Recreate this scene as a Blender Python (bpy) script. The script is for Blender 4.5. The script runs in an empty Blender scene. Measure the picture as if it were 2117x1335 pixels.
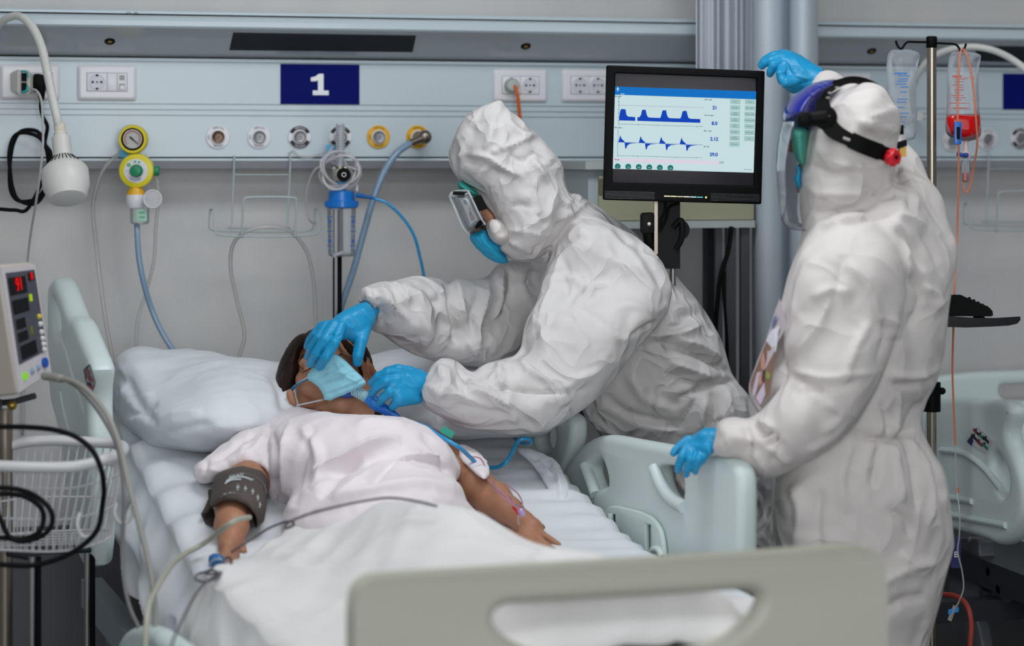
import bpy, math, random
import numpy as np
from mathutils import Vector, Matrix

random.seed(7)
C = bpy.context.scene.collection
YAW = math.radians(14.6)
FP = 4500.0                      # focal length in pixels of a 2117 px wide frame
HX, HY = 1058.5, 322.0           # principal column and horizon row
CAM = np.array([0.0, 0.0, 1.5])
FW = np.array([math.sin(YAW), math.cos(YAW), 0.0])
RT = np.array([math.cos(YAW), -math.sin(YAW), 0.0])
UP = np.array([0.0, 0.0, 1.0])

# ---------------------------------------------------------------- camera, world, lights, exposure
cd = bpy.data.cameras.new('camera')
cam = bpy.data.objects.new('camera', cd)
C.objects.link(cam)
cam.location = CAM
cam.rotation_euler = (math.radians(90), 0, -YAW)
cd.sensor_width = 36.0
cd.lens = FP / 2117 * 36.0
cd.shift_y = -(667.5 - HY) / 2117
cd.clip_start = 0.05
cd.dof.use_dof = True
cd.dof.focus_distance = 4.42
cd.dof.aperture_fstop = 2.2
bpy.context.scene.camera = cam
vs = bpy.context.scene.view_settings
bpy.context.scene.display_settings.display_device = 'sRGB'
vs.view_transform = 'Standard'
vs.look = 'None'
vs.gamma = 1.0
vs.use_curve_mapping = False
vs.exposure = 0.13
W = bpy.data.worlds.new('ward_air')
bpy.context.scene.world = W
W.use_nodes = True
W.node_tree.nodes['Background'].inputs[0].default_value = (0.80, 0.88, 1.0, 1)
W.node_tree.nodes['Background'].inputs[1].default_value = 0.25


def area(name, loc, size, power, color, rot=(0, 0, 0)):
    l = bpy.data.lights.new(name, 'AREA')
    l.shape = 'RECTANGLE'
    l.size, l.size_y = size
    l.energy = power
    l.color = color
    o = bpy.data.objects.new(name, l)
    o.location = loc
    o.rotation_euler = rot
    C.objects.link(o)
    return o


CEIL = 2.75
LIGHTS = [(-0.7, 3.2, 8), (1.0, 3.5, 17), (2.9, 3.5, 7), (-0.7, 1.2, 12), (1.0, 1.2, 11), (2.9, 1.2, 6)]
for i, (x, y, p) in enumerate(LIGHTS):
    area('ceiling_lamp', (x, y, CEIL - 0.03), (1.15, 0.55), p, (0.93, 0.97, 1.0))

# added fill lamp behind the camera, no known source, brightens the front faces
area('added_front_fill', (0.3, -1.10, 1.75), (2.9, 1.5), 62, (0.95, 0.98, 1.0), (math.radians(90), 0, 0))

# ---------------------------------------------------------------- helpers


def P(px, py, d):
    return CAM + FW * d + RT * ((px - HX) * d / FP) + UP * ((HY - py) * d / FP)


def ray(px, py):
    return FW + RT * ((px - HX) / FP) + UP * ((HY - py) / FP)


def RP(px, py, pt, nrm):
    r = ray(px, py)
    n = np.array(nrm, float)
    return CAM + r * (np.dot(np.array(pt, float) - CAM, n) / np.dot(r, n))


YW = 4.935                       # face of the bed-head panel
YB = 5.05                        # wall behind it


def PW(px, py, off=0.0):
    return RP(px, py, (0, YW - off, 0), (0, 1, 0))


def lin(h):
    c = [int(h[i:i + 2], 16) / 255 for i in (0, 2, 4)]
    return tuple(x / 12.92 if x < 0.04045 else ((x + 0.055) / 1.055) ** 2.4 for x in c) + (1,)


MATS = {}


def mat(name, col, rough=0.5, metal=0.0, trans=0.0, emit=None, bump=None, sheen=0.0, sss=0.0, coat=0.0, var=None, spec=0.5):
    """col is an sRGB hex; bump = (scale, distance, kind); var = (scale, hex2, amount)"""
    if name in MATS:
        return MATS[name]
    m = bpy.data.materials.new(name)
    m.use_nodes = True
    nt = m.node_tree
    b = nt.nodes['Principled BSDF']
    b.inputs['Base Color'].default_value = lin(col)
    b.inputs['Roughness'].default_value = rough
    b.inputs['Metallic'].default_value = metal
    b.inputs['Transmission Weight'].default_value = trans
    b.inputs['Coat Weight'].default_value = coat
    b.inputs['Sheen Weight'].default_value = sheen
    b.inputs['Specular IOR Level'].default_value = spec
    if sss:
        b.inputs['Subsurface Weight'].default_value = sss
        b.inputs['Subsurface Radius'].default_value = (0.02, 0.008, 0.005)
        b.inputs['Subsurface Scale'].default_value = 1.0
    if emit:
        b.inputs['Emission Color'].default_value = lin(emit[0])
        b.inputs['Emission Strength'].default_value = emit[1]
    N = nt.nodes.new
    tc = N('ShaderNodeTexCoord')
    if var:
        n = N('ShaderNodeTexNoise')
        n.inputs['Scale'].default_value = var[0]
        n.inputs['Detail'].default_value = 6
        nt.links.new(tc.outputs['Object'], n.inputs['Vector'])
        mx = N('ShaderNodeMix')
        mx.data_type = 'RGBA'
        mx.inputs[6].default_value = lin(col)
        mx.inputs[7].default_value = lin(var[1])
        mm = N('ShaderNodeMath')
        mm.operation = 'MULTIPLY'
        mm.inputs[1].default_value = var[2]
        nt.links.new(n.outputs['Fac'], mm.inputs[0])
        nt.links.new(mm.outputs[0], mx.inputs[0])
        nt.links.new(mx.outputs[2], b.inputs['Base Color'])
    if bump:
        sc, dist, kind = bump
        if kind == 'crumple':       # crisp creases of paper-like nonwoven cloth
            warp = N('ShaderNodeTexNoise')
            warp.inputs['Scale'].default_value = sc * 0.7
            nt.links.new(tc.outputs['Object'], warp.inputs['Vector'])
            add = N('ShaderNodeVectorMath')
            add.operation = 'MULTIPLY_ADD'
            add.inputs[1].default_value = (0.12, 0.12, 0.12)
            nt.links.new(warp.outputs['Color'], add.inputs[0])
            nt.links.new(tc.outputs['Object'], add.inputs[2])
            outs = []
            for q, wgt in ((1.0, 1.0), (2.3, .45)):
                v = N('ShaderNodeTexNoise')
                v.inputs['Scale'].default_value = sc * q
                v.inputs['Detail'].default_value = .6
                v.inputs['Distortion'].default_value = .5
                nt.links.new(add.outputs[0], v.inputs['Vector'])
                m1 = N('ShaderNodeMath')
                m1.operation = 'SUBTRACT'
                m1.inputs[1].default_value = .5
                m2 = N('ShaderNodeMath')
                m2.operation = 'ABSOLUTE'
                m3 = N('ShaderNodeMath')
                m3.operation = 'MULTIPLY'
                m3.inputs[1].default_value = -5.0 * wgt
                nt.links.new(v.outputs['Fac'], m1.inputs[0])
                nt.links.new(m1.outputs[0], m2.inputs[0])
                nt.links.new(m2.outputs[0], m3.inputs[0])
                outs.append(m3.outputs[0])
            s = N('ShaderNodeMath')
            s.operation = 'ADD'
            nt.links.new(outs[0], s.inputs[0])
            nt.links.new(outs[1], s.inputs[1])
            src = s.outputs[0]
        else:
            n = N('ShaderNodeTexNoise')
            n.inputs['Scale'].default_value = sc
            n.inputs['Detail'].default_value = 4
            nt.links.new(tc.outputs['Object'], n.inputs['Vector'])
            src = n.outputs['Fac']
        bp = N('ShaderNodeBump')
        bp.inputs['Distance'].default_value = dist
        bp.inputs['Strength'].default_value = 1.0
        nt.links.new(src, bp.inputs['Height'])
        nt.links.new(bp.outputs[0], b.inputs['Normal'])
    MATS[name] = m
    return m


def film(name, col, alpha=0.2, rough=0.08):
    """clear plastic film: mostly lets light straight through, tinted, glossy on top"""
    if name in MATS:
        return MATS[name]
    m = bpy.data.materials.new(name)
    m.use_nodes = True
    nt = m.node_tree
    nt.nodes.clear()
    out = nt.nodes.new('ShaderNodeOutputMaterial')
    tr = nt.nodes.new('ShaderNodeBsdfTransparent')
    pr = nt.nodes.new('ShaderNodeBsdfPrincipled')
    pr.inputs['Base Color'].default_value = lin(col)
    pr.inputs['Roughness'].default_value = rough
    fr = nt.nodes.new('ShaderNodeFresnel')
    fr.inputs[0].default_value = 1.45
    ad = nt.nodes.new('ShaderNodeMath')
    ad.operation = 'ADD'
    ad.use_clamp = True
    ad.inputs[1].default_value = alpha
    mx = nt.nodes.new('ShaderNodeMixShader')
    nt.links.new(fr.outputs[0], ad.inputs[0])
    nt.links.new(ad.outputs[0], mx.inputs[0])
    nt.links.new(tr.outputs[0], mx.inputs[1])
    nt.links.new(pr.outputs[0], mx.inputs[2])
    nt.links.new(mx.outputs[0], out.inputs[0])
    MATS[name] = m
    return m


ORG = {}


def tag(o, label=None, cat=None, group=None, kind=None):
    for k, v in (('label', label), ('category', cat), ('group', group), ('kind', kind)):
        if v:
            o[k] = v
    return o


def thing(name, label, cat, loc, group=None):
    o = bpy.data.objects.new(name, None)
    o.empty_display_size = 0.05
    C.objects.link(o)
    o.location = loc
    ORG[o.name] = np.array(loc, float)
    return tag(o, label, cat, group)


def link_mesh(name, V, Fc, m, parent=None, smooth=True, uv=None):
    V = np.asarray(V, float)
    if parent is not None:
        org = ORG[parent.name]
    else:
        lo, hi = V.min(0), V.max(0)
        org = np.array([(lo[0] + hi[0]) / 2, (lo[1] + hi[1]) / 2, lo[2]])
    me = bpy.data.meshes.new(name)
    me.from_pydata((V - org).tolist(), [], [tuple(int(i) for i in f) for f in Fc])
    me.validate()
    me.update()
    if smooth is True:
        me.polygons.foreach_set('use_smooth', [True] * len(me.polygons))
    elif smooth:
        me.polygons.foreach_set('use_smooth', [True] * len(me.polygons))
        me.set_sharp_from_angle(angle=math.radians(smooth))
    if m:
        me.materials.append(m)
    o = bpy.data.objects.new(name, me)
    C.objects.link(o)
    if parent is not None:
        o.parent = parent
    else:
        o.location = org
    ORG[o.name] = org
    return o


def unit(v):
    v = np.array(v, float)
    return v / (np.linalg.norm(v) + 1e-12)


def chaikin(pts, n=2, closed=True):
    p = np.array(pts, float)
    for _ in range(n):
        if closed:
            q = np.roll(p, -1, 0)
            p = np.stack([p * .75 + q * .25, p * .25 + q * .75], 1).reshape(-1, p.shape[1])
        else:
            q = np.stack([p[:-1] * .75 + p[1:] * .25, p[:-1] * .25 + p[1:] * .75], 1).reshape(-1, p.shape[1])
            p = np.vstack([p[:1], q, p[-1:]])
    return p


def spline(pts, n=8):
    """Catmull-Rom through the points"""
    p = np.array(pts, float)
    q = np.vstack([2 * p[0] - p[1], p, 2 * p[-1] - p[-2]])
    out = []
    for i in range(1, len(q) - 2):
        a, b, c, d = q[i - 1], q[i], q[i + 1], q[i + 2]
        for t in np.linspace(0, 1, n, endpoint=False):
            out.append(.5 * ((2 * b) + (-a + c) * t + (2 * a - 5 * b + 4 * c - d) * t * t + (-a + 3 * b - 3 * c + d) * t ** 3))
    out.append(p[-1])
    return np.array(out)


class MB:
    def __init__(s):
        s.v, s.f = [], []

    def add(s, V, Fc):
        o = len(s.v)
        s.v += [tuple(x) for x in V]
        s.f += [tuple(i + o for i in f) for f in Fc]
        return s

    def quadbox(s, c8):
        return s.add(c8, [(0, 3, 2, 1), (4, 5, 6, 7), (0, 1, 5, 4), (1, 2, 6, 5), (2, 3, 7, 6), (3, 0, 4, 7)])

    def box(s, lo, hi):
        (a, b, c), (d, e, f) = lo, hi
        return s.quadbox([(a, b, c), (d, b, c), (d, e, c), (a, e, c), (a, b, f), (d, b, f), (d, e, f), (a, e, f)])

    def obox(s, c, ax, half):
        """oriented box: centre, 3 axes, 3 half sizes"""
        c = np.array(c, float)
        X, Y, Z = [unit(a) * h for a, h in zip(ax, half)]
        pts = [c + i * X + j * Y + k * Z for k in (-1, 1) for i, j in ((-1, -1), (1, -1), (1, 1), (-1, 1))]
        return s.quadbox(pts)

    def rbox(s, c, ax, half, r=0.006, seg=3):
        """box with rounded corners in its first two axes and a soft edge in the third"""
        c = np.array(c, float)
        X, Y, Z = [unit(a) for a in ax]
        hx, hy, hz = half
        r = min(r, hx * .98, hy * .98)
        rings = []
        e = min(r * .5, hz * .9)
        for zz, ins in ((-hz, e), (-hz + e * .3, e * .3), (-hz + e, 0), (hz - e, 0), (hz - e * .3, e * .3), (hz, e)):
            ring = []
            for (sx, sy, a0) in ((1, 1, 0), (-1, 1, 90), (-1, -1, 180), (1, -1, 270)):
                for k in range(seg + 1):
                    a = math.radians(a0 + 90 * k / seg)
                    ring.append(c + X * (sx * (hx - r) + (r - ins) * math.cos(a)) + Y * (sy * (hy - r) + (r - ins) * math.sin(a)) + Z * zz)
            rings.append(ring)
        return s.loft(rings)

    def loft(s, rings, cap=True, closed=True):
        n = len(rings[0])
        V = [p for r in rings for p in r]
        Fc = []
        for i in range(len(rings) - 1):
            for j in range(n if closed else n - 1):
                k = (j + 1) % n
                Fc.append((i * n + j, i * n + k, (i + 1) * n + k, (i + 1) * n + j))
        if cap:
            Fc.append(tuple(range(n))[::-1])
            Fc.append(tuple((len(rings) - 1) * n + j for j in range(n)))
        return s.add(V, Fc)

    def tube(s, pts, r, seg=10, closed=False, flat=1.0):
        p = np.array(pts, float)
        n = len(p)
        rr = r if hasattr(r, '__len__') else [r] * n
        if closed:
            T = [unit(p[(i + 1) % n] - p[i - 1]) for i in range(n)]
        else:
            T = [unit(p[min(i + 1, n - 1)] - p[max(i - 1, 0)]) for i in range(n)]
        ref = np.array([0, 0, 1.0]) if abs(T[0][2]) < .9 else np.array([1.0, 0, 0])
        A = unit(np.cross(T[0], ref))
        rings = []
        for i in range(n):
            A = unit(A - T[i] * np.dot(A, T[i]))
            B = np.cross(T[i], A)
            rings.append([p[i] + rr[i] * (A * math.cos(2 * math.pi * k / seg) + B * flat * math.sin(2 * math.pi * k / seg)) for k in range(seg)])
        if closed:
            rings.append(rings[0])
            return s.loft(rings, cap=False)
        return s.loft(rings)

    def cyl(s, a, b, r, r2=None, seg=24):
        return s.tube([a, b], [r, r if r2 is None else r2], seg)

    def lathe(s, c, axis, prof, seg=32):
        """prof = [(distance along axis, radius)...]"""
        c = np.array(c, float)
        Z = unit(axis)
        X = unit(np.cross(Z, [0, 0, 1] if abs(Z[2]) < .9 else [1, 0, 0]))
        Y = np.cross(Z, X)
        rings = [[c + Z * h + max(r, 1e-5) * (X * math.cos(2 * math.pi * k / seg) + Y * math.sin(2 * math.pi * k / seg)) for k in range(seg)] for h, r in prof]
        return s.loft(rings)

    def ball(s, c, r, seg=20, ax=((1, 0, 0), (0, 1, 0), (0, 0, 1))):
        r = r if hasattr(r, '__len__') else (r, r, r)
        X, Y, Z = [unit(a) * q for a, q in zip(ax, r)]
        c = np.array(c, float)
        rings = []
        for i in range(1, seg // 2):
            t = math.pi * i / (seg // 2)
            rings.append([c + Z * math.cos(t) + math.sin(t) * (X * math.cos(2 * math.pi * k / seg) + Y * math.sin(2 * math.pi * k / seg)) for k in range(seg)])
        return s.loft(rings)

    def build(s, name, m, parent=None, smooth=35):
        return link_mesh(name, s.v, s.f, m, parent, smooth)


def plate(name, outline, holes, origin, X, Y, N, thick, bevel, m, parent=None, res=3):
    """extruded outline (2-D coordinates along X and Y) with holes and rounded edges, centred on the plane"""
    cu = bpy.data.curves.new(name, 'CURVE')
    cu.dimensions = '2D'
    cu.fill_mode = 'BOTH'
    cu.extrude = max(thick / 2 - bevel, 0.0001)
    cu.bevel_depth = bevel
    cu.bevel_resolution = res
    cu.offset = -bevel
    for pl in [outline] + list(holes):
        sp = cu.splines.new('POLY')
        sp.points.add(len(pl) - 1)
        for i, (x, y) in enumerate(pl):
            sp.points[i].co = (x, y, 0, 1)
        sp.use_cyclic_u = True
    tmp = bpy.data.objects.new('tmp', cu)
    C.objects.link(tmp)
    bpy.context.view_layer.update()
    dg = bpy.context.evaluated_depsgraph_get()
    me = bpy.data.meshes.new_from_object(tmp.evaluated_get(dg))
    V = np.array([v.co[:] for v in me.vertices])
    Fc = [tuple(p.vertices) for p in me.polygons]
    bpy.data.objects.remove(tmp)
    o = np.array(origin, float)
    X, Y, N = unit(X), unit(Y), unit(N)
    Wv = o + V[:, :1] * X + V[:, 1:2] * Y + V[:, 2:3] * N
    # weld
    key = {}
    remap = []
    nv = []
    for v in Wv:
        k = tuple(np.round(v, 5))
        if k not in key:
            key[k] = len(nv)
            nv.append(v)
        remap.append(key[k])
    F2 = []
    for f in Fc:
        g = []
        for i in f:
            j = remap[i]
            if j not in g:
                g.append(j)
        if len(g) > 2:
            F2.append(g)
    return link_mesh(name, nv, F2, m, parent, 40)


def to2d(pts_w, origin, X, Y):
    o = np.array(origin, float)
    X, Y = unit(X), unit(Y)
    return [(np.dot(p - o, X), np.dot(p - o, Y)) for p in pts_w]


def text(name, body, pos, X, Y, height, m, parent, depth=0.0003, align='CENTER', sx=1.0, bold=0.0):
    cu = bpy.data.curves.new(name, 'FONT')
    cu.body = body
    cu.size = height / 0.70
    cu.align_x = align
    cu.align_y = 'CENTER'
    cu.extrude = depth
    cu.offset = bold
    tmp = bpy.data.objects.new('tmp', cu)
    C.objects.link(tmp)
    bpy.context.view_layer.update()
    dg = bpy.context.evaluated_depsgraph_get()
    me = bpy.data.meshes.new_from_object(tmp.evaluated_get(dg))
    V = np.array([v.co[:] for v in me.vertices])
    Fc = [tuple(p.vertices) for p in me.polygons]
    bpy.data.objects.remove(tmp)
    X, Y = unit(X), unit(Y)
    N = np.cross(X, Y)
    Wv = np.array(pos, float) + V[:, :1] * X * sx + V[:, 1:2] * Y + V[:, 2:3] * N
    return link_mesh(name, Wv, Fc, m, parent, False)


def bendtext(name, body, c, X, Y, N, r, a0, a1, h, m, parent):
    """short word set around a circle"""
    mb_v, mb_f = [], []
    n = len(body)
    for i, ch in enumerate(body):
        a = math.radians(a0 + (a1 - a0) * (i + .5) / n)
        d = X * math.cos(a) + Y * math.sin(a)
        t = np.cross(d, N) if a0 > a1 else -np.cross(d, N)
        u = np.cross(N, t)
        cu = bpy.data.curves.new(name, 'FONT')
        cu.body = ch
        cu.size = h / .7
        cu.align_x = 'CENTER'
        cu.align_y = 'CENTER'
        tmp = bpy.data.objects.new('tmp', cu)
        C.objects.link(tmp)
        bpy.context.view_layer.update()
        me = bpy.data.meshes.new_from_object(tmp.evaluated_get(bpy.context.evaluated_depsgraph_get()))
        bpy.data.objects.remove(tmp)
        o = len(mb_v)
        for v in me.vertices:
            mb_v.append(np.array(c) + d * r + t * v.co.x + u * v.co.y + N * 0.0008)
        mb_f += [tuple(k + o for k in p.vertices) for p in me.polygons]
    return link_mesh(name, mb_v, mb_f, m, parent, False)


# ---------------------------------------------------------------- noise and volumes
_rs = np.random.RandomState(5)
_G = _rs.normal(size=(256, 3))
_G /= np.linalg.norm(_G, axis=1)[:, None]
_PM = np.concatenate([_rs.permutation(256)] * 3)


def pnoise(p):
    i = np.floor(p).astype(int)
    f = p - i
    u = f * f * f * (f * (f * 6 - 15) + 10)
    i &= 255
    r = 0
    for dx in (0, 1):
        for dy in (0, 1):
            for dz in (0, 1):
                h = _PM[_PM[_PM[i[:, 0] + dx] + i[:, 1] + dy] + i[:, 2] + dz]
                g = _G[h]
                w = (u[:, 0] if dx else 1 - u[:, 0]) * (u[:, 1] if dy else 1 - u[:, 1]) * (u[:, 2] if dz else 1 - u[:, 2])
                r = r + w * (g * (f - (dx, dy, dz))).sum(1)
    return r


def ridged(p):
    return 1 - 2.2 * np.abs(pnoise(p)) - .5


def segdist(X, Y, pts, closed=False):
    """distance from the points (X, Y) to a polyline and the parameter 0..1 along it"""
    p = np.array(pts, float)
    q = np.roll(p, -1, 0) if closed else p[1:]
    p0 = p if closed else p[:-1]
    L = np.hypot(*(q - p0).T)
    cum = np.concatenate([[0], np.cumsum(L)])
    best = np.full(X.shape, 1e9)
    tt = np.zeros(X.shape)
    for k in range(len(p0)):
        ax, ay = p0[k]
        dx, dy = q[k] - p0[k]
        t = np.clip(((X - ax) * dx + (Y - ay) * dy) / (dx * dx + dy * dy + 1e-12), 0, 1)
        d = np.hypot(X - ax - t * dx, Y - ay - t * dy)
        mk = d < best
        best = np.where(mk, d, best)
        tt = np.where(mk, (cum[k] + t * L[k]) / cum[-1], tt)
    return best, tt


def inpoly(X, Y, pts):
    p = np.array(pts, float)
    q = np.roll(p, -1, 0)
    ins = np.zeros(X.shape, bool)
    for (ax, ay), (bx, by) in zip(p, q):
        if ay == by:
            continue
        c = ((ay > Y) != (by > Y)) & (X < (bx - ax) * (Y - ay) / (by - ay) + ax)
        ins ^= c
    return ins


class Vox:
    """solid body built from soft-blended shapes given as (photo column, photo row, distance) and metric radii"""

    def __init__(s, px0, px1, py0, py1, da, db, h, d0):
        s.k = d0 / FP
        s.h = h
        s.xs = np.arange(px0 * s.k, px1 * s.k, h, dtype=np.float32)
        s.ys = np.arange(da, db, h, dtype=np.float32)
        s.zs = np.arange(py0 * s.k, py1 * s.k, h, dtype=np.float32)
        s.F = np.full((len(s.xs), len(s.ys), len(s.zs)), 9.0, np.float32)

    def _sl(s, lo, hi):
        out = []
        for arr, a, b in zip((s.xs, s.ys, s.zs), lo, hi):
            i = max(int(np.searchsorted(arr, a)) - 1, 0)
            j = min(int(np.searchsorted(arr, b)) + 1, len(arr))
            out.append(slice(i, max(j, i + 1)))
        return tuple(out)

    def _put(s, sl, f, k, sub=False):
        a = s.F[sl]
        if sub:
            a = -a
        if k > 0:
            hh = np.clip(.5 + .5 * (a - f) / k, 0, 1)
            r = a * (1 - hh) + f * hh - k * hh * (1 - hh)
        else:
            r = np.minimum(a, f)
        s.F[sl] = -r if sub else r

    def cap(s, a, b, ra, rb, q=1.0, k=0.01, sub=False):
        kk = s.k
        A = np.array([a[0] * kk, a[2], a[1] * kk])
        B = np.array([b[0] * kk, b[2], b[1] * kk])
        ra, rb = ra * kk, rb * kk
        m = max(ra, rb) * max(1, q) + 3 * k + 3 * s.h
        sl = s._sl(np.minimum(A, B) - m, np.maximum(A, B) + m)
        X = s.xs[sl[0]][:, None, None] - A[0]
        Y = (s.ys[sl[1]][None, :, None] - A[1]) / q
        Z = s.zs[sl[2]][None, None, :] - A[2]
        D = B - A
        D[1] /= q
        L2 = float(D @ D) + 1e-12
        t = np.clip((X * D[0] + Y * D[1] + Z * D[2]) / L2, 0, 1)
        f = np.sqrt((X - t * D[0]) ** 2 + (Y - t * D[1]) ** 2 + (Z - t * D[2]) ** 2) - (ra + (rb - ra) * t)
        s._put(sl, f, k, sub)
        return s

    def chain(s, pts, q=1.0, k=0.008):
        for a, b in zip(pts[:-1], pts[1:]):
            s.cap(a[:3], b[:3], a[3], b[3], q, k)
        return s

    def ell(s, c, r, ang=0.0, k=0.01, sub=False, tilt=0.0):
        """r = (px, px, metres); ang turns it in the picture plane, tilt leans it in depth"""
        kk = s.k
        rx, rz, ry = r[0] * kk, r[1] * kk, r[2]
        m = max(rx, ry, rz) * 1.6 + 3 * k + 3 * s.h
        A = np.array([c[0] * kk, c[2], c[1] * kk])
        sl = s._sl(A - m, A + m)
        X = s.xs[sl[0]][:, None, None] - A[0]
        Y = s.ys[sl[1]][None, :, None] - A[1]
        Z = s.zs[sl[2]][None, None, :] - A[2]
        ca, sa = math.cos(math.radians(ang)), math.sin(math.radians(ang))
        U, V = X * ca + Z * sa, -X * sa + Z * ca
        ct, st = math.cos(math.radians(tilt)), math.sin(math.radians(tilt))
        V, Y = V * ct + Y * st, -V * st + Y * ct
        q = np.sqrt((U / rx) ** 2 + (Y / ry) ** 2 + (V / rz) ** 2)
        s._put(sl, (q - 1) * min(rx, ry, rz), k, sub)
        return s

    def poly(s, pts, depth, H, Rr, k=0.012, sm=2, sub=False):
        """pillow-like solid inside an outline; depth = number or 3+ (px, py, d) samples of its middle plane"""
        kk = s.k
        o = chaikin(pts, sm) * kk if sm else np.array(pts, float) * kk
        X, Z = np.meshgrid(s.xs, s.zs, indexing='ij')
        D, _ = segdist(X, Z, o, True)
        D = np.where(inpoly(X, Z, o), D, -D)
        if isinstance(depth, (int, float)):
            yc = np.full(X.shape, float(depth))
        else:
            d = np.array(depth, float)
            if len(d) == 3:
                co = np.linalg.lstsq(np.c_[d[:, 0] * kk, d[:, 1] * kk, np.ones(len(d))], d[:, 2], rcond=None)[0]
                yc = X * co[0] + Z * co[1] + co[2]
            else:
                w = 0
                yc = 0
                for (a, b, c) in d:
                    ww = 1 / (((X - a * kk) ** 2 + (Z - b * kk) ** 2) + 0.004) ** 1.5
                    w = w + ww
                    yc = yc + ww * c
                yc = yc / w
        lat = np.maximum(1 - D / Rr, 0)
        q = np.sqrt(lat[:, None, :] ** 2 + ((s.ys[None, :, None] - yc[:, None, :]) / H) ** 2)
        s._put((slice(None),) * 3, ((q - 1) * min(Rr, H)).astype(np.float32), k, sub)
        return s

    def cut(s, pts, da=0, db=99):
        """remove everything inside an outline between two distances"""
        kk = s.k
        X, Z = np.meshgrid(s.xs, s.zs, indexing='ij')
        o = np.array(pts, float) * kk
        D, _ = segdist(X, Z, o, True)
        D = np.where(inpoly(X, Z, o), -D, D)
        f = np.maximum(D[:, None, :], np.maximum(da - s.ys, s.ys - db)[None, :, None])
        s.F = np.maximum(s.F, -f.astype(np.float32))
        return s

    def carve(s, cloth, margin, free=None, only=None):
        """keep this body at least margin under the surface of another volume"""
        def ix(a, b, h):
            i = np.round((a - b[0]) / h).astype(int)
            return np.clip(i, 0, len(b) - 1), (i < 0) | (i >= len(b))
        i0, o0 = ix(s.xs / s.k * cloth.k, cloth.xs, cloth.h)
        i1, o1 = ix(s.ys, cloth.ys, cloth.h)
        i2, o2 = ix(s.zs / s.k * cloth.k, cloth.zs, cloth.h)
        G = cloth.F[np.ix_(i0, i1, i2)].copy()
        G[o0], G[:, o1], G[:, :, o2] = 1, 1, 1
        R = np.maximum(s.F, G + margin)
        X, Z = np.meshgrid(s.xs, s.zs, indexing='ij')
        if free is not None:
            m = inpoly(X, Z, np.array(free, float) * s.k)
            R = np.where(m[:, None, :], s.F, R)
        if only is not None:
            m = inpoly(X, Z, np.array(only, float) * s.k)
            R = np.where(m[:, None, :], R, s.F)
        s.F = R.astype(np.float32)
        return s

    def mesh(s):
        F = s.F
        F[0], F[-1], F[:, 0], F[:, -1], F[:, :, 0], F[:, :, -1] = 1, 1, 1, 1, 1, 1
        ins = F < 0
        nx, ny, nz = F.shape
        cnt = sum(ins[i:nx - 1 + i, j:ny - 1 + j, l:nz - 1 + l].astype(np.int8) for i in (0, 1) for j in (0, 1) for l in (0, 1))
        act = np.argwhere((cnt > 0) & (cnt < 8))
        idx = -np.ones((nx - 1, ny - 1, nz - 1), np.int64)
        idx[tuple(act.T)] = np.arange(len(act))
        offs = np.array([(i, j, l) for i in (0, 1) for j in (0, 1) for l in (0, 1)])
        val = np.stack([F[tuple((act + o).T)] for o in offs], 1)
        acc = np.zeros((len(act), 3))
        n = np.zeros(len(act))
        for a in range(8):
            for b in range(a + 1, 8):
                if np.abs(offs[a] - offs[b]).sum() != 1:
                    continue
                va, vb = val[:, a], val[:, b]
                mk = (va < 0) != (vb < 0)
                t = np.where(mk, va / np.where(mk, va - vb, 1), 0)
                acc += mk[:, None] * (offs[a] + t[:, None] * (offs[b] - offs[a]))
                n += mk
        V = act + acc / n[:, None]
        quads = []
        for ax in range(3):
            o1, o2 = [(1, 2), (2, 0), (0, 1)][ax]
            a = ins
            sl1 = [slice(None)] * 3
            sl2 = [slice(None)] * 3
            sl1[ax] = slice(0, -1)
            sl2[ax] = slice(1, None)
            ch = np.argwhere(a[tuple(sl1)] != a[tuple(sl2)])
            st = a[tuple(ch.T)]
            e1 = np.eye(3, dtype=int)[o1]
            e2 = np.eye(3, dtype=int)[o2]
            q = np.stack([idx[tuple((ch - e1 - e2).T)], idx[tuple((ch - e2).T)], idx[tuple(ch.T)], idx[tuple((ch - e1).T)]], 1)
            q = np.where(st[:, None], q, q[:, ::-1])
            quads.append(q)
        Q = np.concatenate(quads)
        Q = Q[:, ::-1]
        V = np.stack([s.xs[0] + V[:, 0] * s.h, s.ys[0] + V[:, 1] * s.h, s.zs[0] + V[:, 2] * s.h], 1)
        return V, Q

    def world(s, V):
        px = V[:, 0] / s.k
        py = V[:, 2] / s.k
        d = V[:, 1:2]
        return CAM + FW * d + RT * ((px - HX)[:, None] * d / FP) + UP * ((HY - py)[:, None] * d / FP)


def vnormals(V, Q):
    a, b, c, d = (V[Q[:, i]] for i in range(4))
    n = np.cross(c - a, d - b)
    N = np.zeros_like(V)
    for i in range(4):
        np.add.at(N, Q[:, i], n)
    return N / (np.linalg.norm(N, axis=1)[:, None] + 1e-12)


def relax(V, Q, it=2, f=.5):
    E = np.concatenate([Q[:, [0, 1]], Q[:, [1, 2]], Q[:, [2, 3]], Q[:, [3, 0]]])
    deg = np.zeros(len(V))
    np.add.at(deg, E[:, 0], 1)
    np.add.at(deg, E[:, 1], 1)
    for _ in range(it):
        S = np.zeros_like(V)
        np.add.at(S, E[:, 0], V[E[:, 1]])
        np.add.at(S, E[:, 1], V[E[:, 0]])
        V = V + f * (S / deg[:, None] - V)
    return V


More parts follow.
